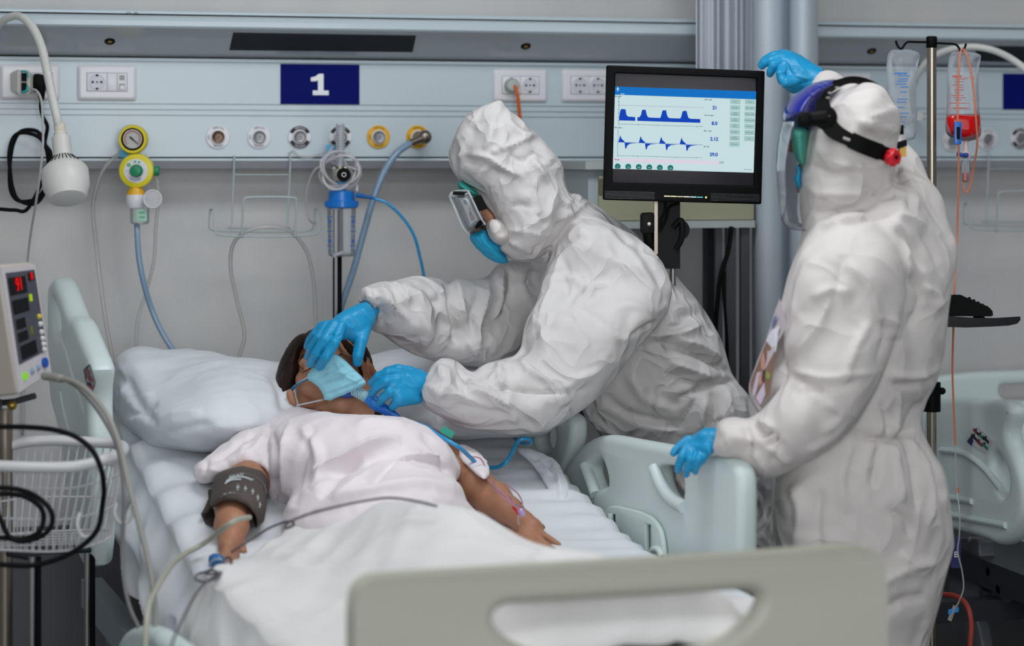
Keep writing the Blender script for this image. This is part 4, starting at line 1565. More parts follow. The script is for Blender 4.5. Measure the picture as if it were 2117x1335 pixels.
lab = onx([(1999, 912), (2010, 897), (2012, 912), (2008, 921)], nx - .0252)
MB().add(lab + [p + X_ * .001 for p in lab], [(0, 1, 2, 3), (7, 6, 5, 4)]).build('label_corner', MATS['navy'], nr)
for i, (px, py) in enumerate(((2018, 893), (2014, 904), (2027, 901), (2024, 915), (2038, 909), (2036, 922))):
    q = onx([(px, py)], nx - .0255)[0]
    MB().obox(q, (Y_ + Z_ * .3, Z_, X_), (.014, .003, .0006)).build('label_figure', (MATS['figure_red'], black_ink, mat('figure_green', '2c7a5a', .5))[i % 3], nr)
    MB().ball(q + Z_ * .006, .0028, 8).build('label_figure', black_ink, nr)
hb = [(1900, 782), (1990, 769), (2060, 766), (2130, 764), (2500, 752), (2520, 770), (2520, 1000), (1900, 1010)]
hh = [(2060, 800), (2068, 793), (2300, 786), (2420, 786), (2420, 822), (2300, 826), (2080, 829), (2062, 818)]
yb = 4.86


def ony(pts, y):
    return [RP(px, py, (0, y, 0), (0, 1, 0)) for px, py in pts]


plate('headboard', chaikin(to2d(ony(hb, yb), (0, yb, 0), X_, Z_), 1), [chaikin(to2d(ony(hh, yb), (0, yb, 0), X_, Z_), 1)], (0, yb, 0), X_, Z_, NW, .04, .015, bed_pl, NB)
MB().box((nx + .22, 2.9, .62), (nx + .92, 4.82, .73)).build('mattress', linen, NB)
MB().box((nx + .03, 2.85, .56), (nx + .95, 4.82, .62)).build('deck', dkd, NB)
MB().box((nx + .2, 3.0, .16), (nx + .8, 4.7, .30)).build('base_cover', dkd, NB)
for y in (3.1, 4.6):
    for x in (nx + .12, nx + .86):
        o = MB().cyl((x - .018, y, .07), (x + .018, y, .07), .07, seg=26).build('castor', black_rb, NB)
        MB().cyl((x, y, .1), (x, y, .3), .018, seg=12).build('castor_stem', dsteel, o)
mech = mat('mech_grey', '52555b', .4)
for pts, hh2, th in (([(1990, 1110), (1970, 1180), (1975, 1240), (2040, 1258), (2060, 1250), (2012, 1180), (2018, 1110)], [], .03),
                    ([(2016, 1110), (2020, 1160), (2032, 1178), (2062, 1190), (2074, 1182), (2070, 1172), (2048, 1165), (2040, 1150), (2040, 1112)], [], .04),
                    ([(2045, 1180), (2110, 1195), (2100, 1235), (2060, 1262), (2050, 1250)], [], .02),
                    ([(2000, 1255), (2030, 1255), (2055, 1420), (2020, 1420)], [], .03)):
    plate('lift_arm', chaikin(to2d(onx(pts, nx + .06), (nx + .06, 0, 0), Y_, Z_), 1), [], (nx + .06, 0, 0), Y_, Z_, X_, th, .006, mech, NB)
for px, py in ((2068, 1180), (2054, 1226), (2058, 1250), (2089, 1217)):
    q = onx([(px, py)], nx + .06)[0]
    MB().cyl(q - X_ * .03, q + X_ * .01, .010, seg=14).build('pivot_bolt', dkd, NB)
q = ony([(1945, 1252), (2140, 1262)], 4.3)
MB().obox((q[0] + q[1]) / 2, (X_, Y_, Z_), (.14, .02, .022)).build('cross_beam', dkd, NB)
tg = P(1976, 1142, 4.60)
MB().obox(tg, (RT, UP, FW), (.010, .032, .002)).build('blue_tag', MATS['navy'], NB)
text('tag_print', 'B', tg - FW * .003 - UP * .004, RT, UP, .012, white_ink, NB)
MB().tube(spline([P(1945, 1228, 4.55), P(1975, 1232, 4.5), P(1998, 1250, 4.45), P(2008, 1290, 4.42), P(2004, 1360, 4.4), P(2003, 1500, 4.4)], 8), .0055, 10).build('red_cable', mat('cable_red', '8a2a1c', .5), NB)

# ---------------------------------------------------------------- monitor on its stand
MD = 4.47
mon = thing('patient_monitor', 'black flat monitor on a stand showing blue breathing curves', 'monitor', P(1400, 1500, 4.6) * [1, 1, 0])


def pl2(pts, d):
    W3 = [P(px, py, d) for px, py in pts]
    return to2d(W3, P(0, 0, d) * 0 + FW * d + CAM, RT, UP), FW * d + CAM


def faceplate2(name, pts, d0, thick, bev, m, parent, holes=(), sm=0, hs=0):
    a, o = pl2(pts, d0)
    hs2 = [chaikin(pl2(h, d0)[0], hs) if hs else pl2(h, d0)[0] for h in holes]
    return plate(name, chaikin(a, sm) if sm else a, hs2, o, RT, UP, -FW, thick, bev, m, parent)


def rndq(q, r=4):
    q = np.array(q, float)
    out = []
    for i in range(4):
        a, b, c = q[i - 1], q[i], q[(i + 1) % 4]
        pa = b + (a - b) / np.linalg.norm(a - b) * r
        pc = b + (c - b) / np.linalg.norm(c - b) * r
        for t in (0, .33, .66, 1):
            out.append((1 - t) ** 2 * pa + 2 * t * (1 - t) * b + t * t * pc)
    return out


frame_q = [(1253.5, 135), (1580, 147), (1573, 422), (1246, 413)]
glass_q = [(1272, 151), (1563, 161.5), (1557.5, 384), (1265.5, 377)]
faceplate2('bezel', rndq(frame_q, 4), MD + .012, .024, .003, black_pl, mon, [glass_q])
faceplate2('back_shell', rndq([(1262, 145), (1572, 156), (1566, 412), (1255, 404)], 8), MD + .04, .034, .010, black_pl, mon)
gl = faceplate2('screen', glass_q, MD + .008, .006, .0005, mat('screen_glass', '2c2a2e', .25, spec=.2), mon)


def c2p(x, y):
    return 1220 + x / 2.9675, 110 + y / 2.9675


_scr = {}


def emat(name, col, s=.95):
    if name not in MATS:
        m = mat(name, '000000', .5, emit=(col, s * .86), spec=.05)
    return MATS[name]


def scr(name, pts, m, layer=1, parent=gl):
    d = MD + .0045 - layer * .0004
    V = [P(*c2p(x, y), d) for x, y in pts]
    n = len(V)
    V2 = [v + FW * .0003 for v in V]
    mb = MB().add(V + V2, [tuple(range(n)), tuple(range(2 * n - 1, n - 1, -1))])
    return mb.build(name, m, parent, False)


SU = unit(P(*c2p(1018, 235), MD) - P(*c2p(152, 205), MD))
SV_ = np.cross(-FW, SU)
if SV_[2] < 0:
    SV_ = -SV_
bgm, barm, wavem, inkm = emat('scr_bg', 'd3ecf0', .9), emat('scr_bar', '1277cf', .9), emat('scr_wave', '0f48c4', .9), emat('scr_ink', '12295e', .8)
bg = scr('display_image', [(153, 204), (1019, 234), (1003, 733), (139, 708)], bgm, 1)
scr('title_bar', [(153, 204), (1019, 234), (1018, 283), (151, 254)], barm, 2)
scr('pink_strip', [(142, 643), (790, 662), (790, 682), (142, 662)], emat('scr_pink', 'ecdff0', .9), 2)
scr('waveform', [(178, 412), (277, 415), (277, 392), (232, 388), (223, 378), (217, 344), (192, 341), (185, 352), (178, 392)][::-1], wavem, 3)
w1 = [(290, 415), (290, 392), (303, 392), (312, 378), (318, 350), (324, 346), (341, 347), (346, 372), (352, 388), (362, 394), (430, 397), (436, 382), (443, 354), (449, 350), (466, 350), (471, 376), (478, 393), (490, 398), (553, 400), (560, 385), (567, 357), (574, 353), (592, 354), (598, 380), (604, 397), (618, 402), (676, 404), (676, 427)]
scr('waveform', w1, wavem, 3)
for k in range(4):
    dx, dy = k * 125.3, k * 4.4
    scr('waveform', [(173 + dx, 545 + dy), (185 + dx, 503 + dy), (193 + dx, 524 + dy), (211 + dx, 540 + dy), (211 + dx, 548 + dy)], wavem, 3)
    scr('waveform', [(211 + dx, 548 + dy), (216 + dx, 587 + dy), (222 + dx, 583 + dy), (228 + dx, 566 + dy), (245 + dx, 555 + dy), (285 + dx, 551 + dy)], wavem, 3)


def scrline(pts, w, m, layer=2, name='axis_line'):
    for (x0, y0), (x1, y1) in zip(pts[:-1], pts[1:]):
        L = math.hypot(x1 - x0, y1 - y0)
        nx_, ny_ = -(y1 - y0) / L * w, (x1 - x0) / L * w
        scr(name, [(x0 + nx_, y0 + ny_), (x1 + nx_, y1 + ny_), (x1 - nx_, y1 - ny_), (x0 - nx_, y0 - ny_)], m, layer)


scrline([(178, 318), (697, 334)], .7, emat('scr_violet', '9a7fc0', .8))
scrline([(177, 268), (176, 434), (692, 450)], .8, inkm)
scrline([(172, 462), (168, 628), (688, 641)], .8, inkm)
scrline([(172, 545), (690, 562)], 1.0, wavem)
for k in range(7):
    scrline([(170, 275 + k * 23), (182, 275.4 + k * 23)], .7, inkm, name='axis_tick')
for k in range(5):
    scrline([(176 + k * 120, 434 + k * 3.6), (176 + k * 120, 442 + k * 3.6)], .7, inkm, name='axis_tick')
    scrline([(170 + k * 120, 628 + k * 3.2), (170 + k * 120, 636 + k * 3.2)], .7, inkm, name='axis_tick')


def stext(body, x, y, h, m, align='CENTER', bold=0.0):
    return text('readout', body, P(*c2p(x, y), MD + .0045 - .0016), SU, SV_, h / 2.9675 * MD / FP, m, gl, .0001, align, bold=bold)


for b_, x, y in (('21', 765, 335), ('8.0', 763, 431), ('2.12', 761, 527), ('29.0', 758, 622)):
    stext(b_, x, y, 20, wavem, bold=.0004)
for b_, x, y in (('FiO2  vol%', 724, 285), ('Pmean  mbar', 730, 381), ('MVe  L/min', 722, 477), ('RR  /min', 714, 573), ('PC-AC', 166, 653), ('Paw mbar', 172, 264), ('Flow L/min', 172, 456)):
    stext(b_, x, y, 7, inkm, bold=.00012)
bt_m = emat('scr_button', 'b5dcd8', .8)
for i, b_ in enumerate(('Views..', 'Day/Night', 'Freeze waveforms', 'Zoom automatic', 'Main screen', 'Trends/Data..', 'Special procedures', 'O2 suction')):
    y = 297 + i * 37.3
    x = 891 - i * .8
    scr('soft_button', [(x - 31, y - 16), (x + 31, y - 14), (x + 31, y + 16), (x - 31, y + 14)], bt_m, 2)
    if ' ' in b_ and b_ != 'O2 suction':
        p, q = b_.split(' ')
        stext(p, x, y - 5, 6, inkm)
        stext(q, x, y + 5, 6, inkm)
    else:
        stext(b_, x, y, 6, inkm)
for i, b_ in enumerate(('Alarms..', 'Alarm volume', 'Ventilation settings', 'General parameters', 'Flow sensor', 'System setup', 'Help..')):
    y = 299 + i * 37.5
    x = 981 - i * .8
    scr('soft_button', [(x - 31, y - 16), (x + 31, y - 14), (x + 31, y + 16), (x - 31, y + 14)], bt_m, 2)
    stext(b_, x, y, 6, inkm)
stext('Start standby', 968, 713, 6, inkm)
tealm = emat('scr_teal', '1f7d7c', .8)
for i, b_ in enumerate(('21', '15.0', '0.60', '20.0', '5.0', '0.20')):
    x, y = 169 + i * 64.7, 694 + i * 1.9
    pts = [(x + 18 * math.cos(a), min(y + 18 * math.sin(a), 707 + i * 1.9)) for a in np.linspace(0, 2 * math.pi, 24, endpoint=False)]
    scr('dial_button', pts, tealm, 3)
    stext(b_, x, y + 2, 7, bgm)
scr('soft_button', [(792, 662), (820, 663), (820, 678), (792, 677)], bt_m, 3)
scr('logo_mark', [(168, 206), (172, 206), (173, 232), (166, 232)], bgm, 3)
scr('logo_mark', [(160, 216), (179, 217), (179, 221), (160, 220)], bgm, 3)
scr('logo_mark', [(188, 247), (210, 248), (210, 252), (188, 251)], bgm, 3)
for k in range(6):
    a, b_ = 454 + k * 40, 454 + k * 40 + 37
    pts = [P(*c2p(a, 873 + k * 1.3), MD - .0008), P(*c2p(b_, 874 + k * 1.3), MD - .0008), P(*c2p(b_, 880 + k * 1.3), MD - .0008), P(*c2p(a, 879 + k * 1.3), MD - .0008)]
    MB().add(pts + [p + FW * .001 for p in pts], [(0, 1, 2, 3), (7, 6, 5, 4)]).build('button_strip', emat('strip_light', ['d8d6b0', 'd8d6b0', 'c8b890', 'd0d8c8', 'b8d0d0', '58b8c8'][k], .7) if False else mat('strip%d' % k, ['e0dcb8', 'dcd8b0', 'c8b890', 'd0d8c8', 'b8d0d0', '58b8c8'][k], .4, emit=(['e0dcb8', 'dcd8b0', 'c8b890', 'd0d8c8', 'b8d0d0', '58b8c8'][k], .45)), mon, False)
MB().ball(P(*c2p(711, 884), MD - .001), .0020, 12).build('power_light', emat('led_yellow', 'f4f090', 1.5), mon)
for k in range(6):
    for a, b_ in ((90, 395), (740, 1040)):
        y = 848 + k * 8 + (0 if a < 500 else 14)
        pts = [P(*c2p(a, y), MD - .0003), P(*c2p(b_, y + 6), MD - .0003)]
        MB().cyl(pts[0], pts[1], .0006, seg=5).build('vent_ridge', mat('ridge_black', '161618', .35), mon)
# stand column with joints and cables
st_m = mat('stand_black', '050506', .5, spec=.2)
MB().obox(P(1381, 480, 4.54), (RT, UP, FW), (.024, .075, .018)).build('stand_column', st_m, mon)
MB().obox(P(1355.5, 470, 4.53), (RT, UP, FW), (.0035, .055, .012)).build('column_trim', dsteel, mon)
MB().rbox(P(1338, 461, 4.53), (unit(RT + UP * .05), UP, FW), (.014, .022, .02), .006).build('joint_block', st_m, mon)
MB().lathe(P(1342, 463, 4.508), -FW, [(0, .004), (.0015, .004), (.002, .002)], 16).build('joint_screw', steel, mon)
MB().tube([P(1340, 478, 4.53), P(1342, 500, 4.53), P(1360, 520, 4.54)], [.013, .012, .010], 12).build('arm', st_m, mon)
MB().cyl(P(1404, 475, 4.53), P(1404, 475, 4.56), .022, seg=24).build('pivot', st_m, mon)
MB().tube(spline([P(1392, 470, 4.52), P(1408, 455, 4.515), P(1410, 490, 4.515), P(1398, 515, 4.52)], 6), .006, 10).build('hanging_loop', st_m, mon)
MB().obox(P(1392, 525, 4.55), (RT, UP, FW), (.010, .03, .01)).build('lower_joint', st_m, mon)
a = P(1391, 540, 4.56)
MB().cyl(a, (a[0], a[1], .08), .0065, seg=16).build('stand_pole', steel, mon)
a2 = P(1380, 505, 4.56)
for pts in ([(1376, 418), (1374, 440), (1366, 455), (1364, 480)], [(1404, 420), (1384, 428), (1378, 450), (1366, 475)]):
    MB().tube(spline([P(x, y, 4.515) for x, y in pts], 6), .0028, 8).build('signal_cable', black_rb, mon)
MB().lathe((a[0], a[1], 0), UP, [(0, .20), (.03, .19), (.06, .05), (.08, .02)], 30).build('stand_base', dkd, mon)

# ---------------------------------------------------------------- infusion stand and bags
ID = 4.62
iv = thing('infusion_stand', 'steel infusion pole with a black double hook, right of the tall nurse', 'infusion stand', P(1926, 1500, ID) * [1, 1, 0])
a = P(1926, 98, ID)
iv_x, iv_y = a[0], a[1]
MB().cyl((iv_x, iv_y, .10), a, .0102, seg=22).build('pole', mat('pole_steel', 'a39a8c', .28, metal=1), iv)
a = P(1931, 405, ID)
MB().cyl(P(1926, 404, ID), P(1926, 420, ID), .0112, seg=22).build('pole_joint', steel, iv)
MB().cyl((iv_x, iv_y, P(0, 850, ID)[2]), (iv_x, iv_y, P(0, 790, ID)[2]), .019, seg=22).build('clamp', black_pl, iv)
MB().ball(np.array([iv_x, iv_y, P(0, 808, ID)[2]]) + RT * .022, .008, 14).build('clamp_knob', black_pl, iv)
MB().lathe(P(1926, 99, ID), UP, [(0, .0108), (.001, .0115), (.022, .0115), (.0245, .0100), (.025, .004)], 24).build('top_cap', black_pl, iv)
for sgn, pts in ((-1, [(1916, 87), (1890, 87), (1876, 86), (1870, 92), (1865, 101), (1859, 100), (1854, 92), (1852, 84)]), (1, [(1935, 89), (1955, 90), (1976, 91), (1982, 98), (1985, 105), (1990, 106), (1995, 98), (1997, 90)])):
    MB().tube(chaikin([P(x, y, ID) for x, y in pts], 2, False), .0024, 10).build('hook', black_pl, iv)
for k in range(5):
    an = k * 2 * math.pi / 5 + .3
    dr = np.array([math.cos(an), math.sin(an), 0])
    MB().tube([(iv_x, iv_y, .10), np.array([iv_x, iv_y, .10]) + dr * .14 - UP * .02, np.array([iv_x, iv_y, .075]) + dr * .22 - UP * .03], .011, 12).build('leg', steel, iv)
    MB().cyl(np.array([iv_x, iv_y, .025]) + dr * .22 - RT * .01, np.array([iv_x, iv_y, .025]) + dr * .22 + RT * .01, .025, seg=18).build('castor', black_rb, iv)

bag1 = [(1835, 104), (1864, 102), (1898, 106), (1902, 118), (1896, 139), (1893, 180), (1896, 240), (1895, 285), (1880, 291), (1864, 291), (1842, 281), (1836, 240), (1831, 198), (1833, 150)]
bg1 = thing('infusion_bag', 'clear infusion bag with blue print on the left hook', 'infusion bag', P(1865, 290, ID))
vx = Vox(1820, 1912, 92, 300, ID - .05, ID + .05, .0018, ID)
vx.poly(bag1, ID, .018, .02, .004)
bagfilm = film('bag_film', 'dfe6ee', .16, .12)
grow('bag_body', vx, bagfilm, bg1, [([(1845, 130), (1858, 200), (1850, 270)], 4, -.006, 's'), ([(1885, 130), (1872, 200), (1884, 260)], 4, -.006, 's'), ([(1864, 120), (1866, 170)], 4, .006, 's')], [(40, .002, (1, 1, .5))], 2)
blue_print = mat('print_blue', '3f7cc4', .5)
for k, (y, w_) in enumerate([(152, 26), (157, 24), (163, 20), (168, 22), (174, 22), (180, 18), (190, 14), (205, 22), (211, 20), (222, 16), (234, 20), (242, 16), (252, 12), (262, 18)]):
    q = P(1866 + (k * 7 % 9) - 4, y, ID - .022)
    MB().obox(q, (RT, UP, FW), (w_ * .5 * ID / FP, .0011 if k != 0 else .0022, .0002)).build('printed_line', blue_print, bg1)
bag2 = [(1962, 109), (1990, 105), (2027, 112), (2029, 118), (2022, 140), (2023, 180), (2024, 225), (2028, 262), (2029, 281), (2012, 291), (1990, 292), (1962, 283), (1953, 270), (1957, 240), (1958, 190), (1959, 150)]
bg2 = thing('infusion_bag', 'clear infusion bag with red print and red fluid on the right hook', 'infusion bag', P(1990, 292, ID))
vx = Vox(1940, 2042, 92, 305, ID - .06, ID + .06, .0018, ID)
vx.poly(bag2, ID, .021, .024, .004)
grow('bag_body', vx, bagfilm, bg2, [([(1975, 120), (1980, 160), (1972, 220)], 4, -.006, 's'), ([(2012, 130), (2004, 180), (2012, 225)], 4, -.006, 's')], [(40, .002, (1, 1, .5))], 2)
vx = Vox(1945, 2040, 228, 300, ID - .05, ID + .05, .0016, ID)
vx.poly([(1957, 225), (2025, 225), (2028, 262), (2028, 281), (2010, 290), (1991, 290), (1963, 283), (1954, 268)], ID, .0235, .024, .003)
vx.cut([(1900, 200), (2100, 200), (2100, 235), (1900, 235.5)])
grow('red_fluid', vx, mat('red_fluid', 'c80a12', .12), bg2, [], [], 1)
red_print = mat('print_red', 'c65a56', .5)
for k, (y, w_) in enumerate([(158, 20), (163, 16), (169, 18), (176, 22), (181, 14), (186, 20), (192, 10), (197, 26), (202, 24), (207, 14), (213, 30), (223, 30)]):
    q = P(1982 + (k * 5 % 7) - 3, y, ID - .0245)
    MB().obox(q, (RT, UP, FW), (w_ * .5 * ID / FP, .0008 if k else .002, .0002)).build('printed_line', red_print, bg2)
text('printed_line', 'pH 7,4', P(2003, 162, ID - .0245), RT, UP, .006, red_print, bg2)
for pts in ([(1962, 213), (2004, 213), (2004, 224), (1962, 224), (1962, 213)],):
    for (x0_, y0_), (x1_, y1_) in zip(pts[:-1], pts[1:]):
        MB().cyl(P(x0_, y0_, ID - .0245), P(x1_, y1_, ID - .0245), .0004, seg=5).build('printed_line', red_print, bg2)
MB().lathe(P(1997, 291, ID), -UP, [(-.004, .005), (.022, .0045), (.024, .009), (.036, .009), (.038, .0065)], 18).build('bag_port', mat('port_pink', 'e2c4c8', .3), bg2)
dc = MB().lathe(P(1996, 330, ID), -UP, [(0, .0062), (.002, .0074), (.044, .0070), (.048, .004)], 22).build('drip_chamber', clear_m, bg2)
MB().lathe(P(1995, 357, ID), -UP, [(0, .0060), (.018, .0058), (.019, .003)], 18).build('chamber_fluid', mat('drip_red', 'c9402c', .2), dc)
MB().cyl(P(1978, 318, ID - .01), P(1994, 321, ID - .01), .004, seg=12).build('stopcock', mat('deep_blue2', '1548a0', .3), bg2)
MB().ball(P(1997, 321, ID - .012), .006, 12).build('stopcock_knob', MATS['deep_blue2'], bg2)
line_m = mat('line_orange', 'd07a5c', .35)
tl = thing('infusion_line', 'orange-red infusion line looping over the hook and down past the pole', 'tube', P(1985, 1270, ID))
pts = [(1993, 375, ID), (1993, 392, ID), (1998, 398, ID), (2006, 385, ID), (2012, 350, ID), (2020, 300, ID - .02), (2018, 250, ID - .035), (2014, 200, ID - .035), (2008, 150, ID - .03), (1998, 112, ID - .02), (1990, 102, ID - .012), (1985, 112, ID - .03), (1982, 150, ID - .038), (1980, 200, ID - .04), (1980, 250, ID - .045), (1982, 310, ID - .04), (1981, 400, ID - .03), (1978, 500, ID - .03), (1974, 580, ID - .12), (1971, 680, ID - .14), (1969, 760, ID - .14), (1971, 830, ID - .14), (1975, 920, ID - .14)]
MB().tube(spline([P(*p) for p in pts], 6), .0021, 9).build('tube', line_m, tl)
MB().tube(spline([P(*p) for p in [(1975, 918, ID - .14), (1977, 1000, ID - .14), (1984, 1060, ID - .15), (1983, 1110, ID - .15), (1980, 1140, ID - .15), (1989, 1180, ID - .15), (1992, 1215, ID - .15), (1984, 1240, ID - .15), (1975, 1258, ID - .15)]], 6), .0017, 8).build('clear_end', tube_m, tl)
MB().obox(P(1980, 1013, ID - .14), (RT, UP, FW), (.0022, .005, .0022)).build('coupling', orange_m, tl)
q = P(1971, 1262, ID - .15)
MB().obox(q, (unit(RT + UP * .3), UP, FW), (.011, .0045, .003)).build('line_clamp', mat('clamp_blue', '2390d8', .3), tl)
MB().cyl(q + UP * .01 + RT * .004, q - UP * .02 - RT * .008, .0045, seg=10).build('luer_end', tube_m, tl)
q = P(1980, 275, ID - .058)
rc = MB()
rc.rbox(q, (unit(RT), unit(UP + RT * .02), FW), (.0075, .024, .005), .003)
rc.build('roller_clamp', mat('clamp_blue2', '2a6cc0', .3), tl)
MB().rbox(q - FW * .006, (RT, UP, FW), (.0035, .013, .0015), .0015).build('clamp_slot', dark_m, tl)

# tray with a black device, clamped to the pole
tr = thing('equipment_tray', 'black tray arm holding a black hand-held device, sticking out right of the nurse', 'tray', P(2030, 676, 4.46))
MB().loft([[P(1905, 655, d), P(1960, 653, d), P(2020, 657, d), P(2060, 657, d), P(2109, 654, d), P(2110, 661, d), P(2103, 669, d), P(2085, 673, d), P(2050, 675, d), P(1998, 677, d), P(1905, 674, d)] for d in (4.36, 4.52)]).build('tray', mat('tray_gloss', '060709', .2, spec=.3), tr, 30)
dv_ = MB().loft([[P(1925, 612, d), P(1968, 609, d), P(1986, 609, d), P(1994, 613, d), P(2001, 616, d), P(2035, 630, d), P(2046, 636, d), P(2052, 643, d), P(2053, 652, d), P(2048, 654, d), P(1925, 653, d)] for d in (4.39, 4.49)]).build('device', black_rb, tr, 30)
for k in range(5):
    MB().cyl(P(2004 + k * 9, 617 + k * 4.6, 4.39), P(2004 + k * 9, 617 + k * 4.6, 4.49), .0035, seg=10).build('grip_ridge', black_rb, dv_)
MB().obox(P(2024, 656, 4.44), (RT, UP, FW), (.006, .003, .03)).build('device_foot', black_rb, tr)
MB().tube([P(1935, 664, 4.46), P(1926, 664, 4.56), P(1926, 664, 4.605)], .010, 12).build('tray_arm', black_pl, tr)

# ---------------------------------------------------------------- bedside vital signs monitor, stand and basket (left foreground)
vs_ = thing('vital_signs_monitor', 'cream vital signs monitor with red digits at the left edge', 'monitor', P(40, 820, 3.95))
Fq = [(-4, 547, 3.85), (70, 541, 3.98), (106, 772, 3.98), (36, 818, 3.85)]
Bq = [(-130, 560, 3.99), (-40, 552, 4.13), (-10, 790, 4.13), (-110, 835, 3.99)]
o = MB().quadbox([P(*Fq[3]), P(*Fq[2]), P(*Bq[2]), P(*Bq[3]), P(*Fq[0]), P(*Fq[1]), P(*Bq[1]), P(*Bq[0])]).build('housing', mat('cream_grey', 'b9aea3', .45), vs_, 30)
bv = o.modifiers.new('soft_edges', 'BEVEL')
bv.width = .008
bv.segments = 3


def vf(u, v, off=.0):
    """u, v across the front face of the housing"""
    c = [P(*q) for q in Fq]
    p = (c[0] * (1 - u) + c[1] * u) * (1 - v) + (c[3] * (1 - u) + c[2] * u) * v
    n = unit(np.cross(c[1] - c[0], c[3] - c[0]))
    if np.dot(n, FW) > 0:
        n = -n
    return p + n * off


def vq(name, u0, v0, u1, v1, off, m, parent=vs_, th=.002):
    f = [vf(u0, v1, off), vf(u1, v1, off), vf(u1, v0, off), vf(u0, v0, off)]
    bck = [vf(u0, v1, off - th), vf(u1, v1, off - th), vf(u1, v0, off - th), vf(u0, v0, off - th)]
    return MB().quadbox(bck + f).build(name, m, parent, False)


vq('front_bezel', .03, .02, .97, .98, .003, mat('bezel_grey', 'c2bcbf', .4), th=.004)
vp = vq('display_panel', .12, .07, .92, .78, .0045, mat('panel_slate', '4a4b55', .3))
blk = mat('led_black', '0a080a', .25)
for a in ((.14, .11, .62, .25), (.70, .09, .86, .16), (.16, .29, .60, .40), (.18, .44, .44, .52), (.18, .545, .46, .62), (.20, .65, .64, .76)):
    vq('led_window', a[0], a[1], a[2], a[3], .0055, blk, vp)
ledr = emat('led_red', 'e81010', 1.1)
UX = unit(vf(1, .5) - vf(0, .5))
UY = unit(vf(.5, 0) - vf(.5, 1))
text('led_digits', '91', vf(.40, .175, .007), UX, UY, .024, ledr, vp, sx=.75)
text('led_digits', '8', vf(.78, .125, .007), UX, UY, .013, ledr, vp, sx=1.0)
vq('led_bar', .66, .27, .72, .33, .0058, emat('led_green', 'a8d010', .9), vp)
vq('led_bar', .56, .53, .60, .60, .0058, emat('led_olive', '7a7c20', .6), vp)
for k, v in enumerate((.495, .56, .63, .685, .735, .782)):
    MB().ball(vf(.83 + .0 * k, v - .02, .005), (.0055, .004, .0055), 12).build('key', mat('key_yellow', 'c2b040', .4) if k == 0 else mat('key_white', 'c8c8c6', .4), vp)
MB().ball(vf(.20, .885, .005), (.0065, .003, .008), 12).build('power_key', emat('key_lit', '8ee03a', .8), vs_)
for u in (.42, .60):
    MB().ball(vf(u, .88, .005), (.005, .003, .006), 12).build('function_key', mat('key_blue', '7f94ac', .4), vs_)
MB().cyl(vf(.80, .87, .0), vf(.80, .87, .008), .009, seg=18).build('port_ring', mat('port_blue', '164fa8', .4), vs_)
MB().tube([P(-60, 838, 3.97), P(30, 830, 3.95), P(72, 818, 3.98)], .006, 10).build('mounting_plate', dkd, vs_)
MB().cyl(P(-20, 838, 3.92), P(2, 838, 3.92), .012, seg=14).build('mount_knob', MATS['leg_dark'], vs_)
MB().ball(P(25, 838, 3.9), .009, 12).build('mount_screw', MATS['brass'], vs_)

eq = thing('rolling_stand', 'rolling stand with two dark poles under the wire basket, lower left', 'stand', P(75, 1700, 3.95) * [1, 1, 0])
for (px, d, ztop, m) in ((66, 3.90, 850, steel), (79, 3.905, 850, black_pl), (180, 4.12, 1132, steel), (191, 4.125, 1132, black_pl)):
    a = P(px, ztop, d)
    if px < 100:
        a = P(px, 1150, d)
    MB().cyl((a[0], a[1], .05), a, .0060 if m is steel else .0055, seg=14).build('pole', m, eq)
a = P(10, 845, 3.99)
MB().cyl((a[0], a[1], .05), a, .014, seg=16).build('main_pole', dsteel, eq)
b0 = P(75, 1150, 3.90)
b1 = P(185, 1132, 4.12)
MB().tube([(b0[0], b0[1], .05), (a[0], a[1], .05), (b1[0], b1[1], .05)], .018, 12).build('base', dkd, eq)
MB().tube([P(75, 1152, 3.90), P(10, 1140, 3.99), P(185, 1134, 4.12)], .008, 10).build('bracket', dkd, eq)
for q in (b0, b1, a):
    MB().ball((q[0], q[1], .03), .03, 14).build('castor', black_rb, eq)

bk = thing('wire_basket', 'white wire basket with a thick padded rim, full of black cable, lower left', 'basket', P(120, 1150, 3.85))
rim = [(-80, 935, 3.98), (0, 929, 3.99), (30, 918, 4.0), (60, 912, 4.0), (110, 909, 4.01), (180, 913, 4.02), (238, 916, 4.02), (257, 923, 3.97), (255, 933, 3.88), (235, 944, 3.80), (200, 955, 3.76), (165, 963, 3.74), (130, 966, 3.73), (60, 966, 3.73), (0, 963, 3.73), (-80, 960, 3.73)]
Rw = chaikin([P(*p) for p in rim], 2)
MB().tube(Rw, .0098, 14, True).build('basket_rim', mat('rim_white', 'c8c8c9', .35), bk, True)
bw = mat('basket_wire', 'b9b9bb', .35)
bot = [(-80, 1110, 3.95), (0, 1105, 3.96), (110, 1098, 3.97), (215, 1095, 3.97), (232, 1098, 3.92), (228, 1112, 3.84), (190, 1128, 3.80), (120, 1142, 3.77), (0, 1136, 3.77), (-80, 1134, 3.77)]
Bw = chaikin([P(*p) for p in bot], 3)


def along(poly, n):
    p = np.vstack([poly, poly[:1]])
    L = np.r_[0, np.cumsum(np.linalg.norm(np.diff(p, axis=0), axis=1))]
    t = np.linspace(0, L[-1], n, endpoint=False)
    return np.stack([np.interp(t, L, p[:, i]) for i in range(3)], 1)


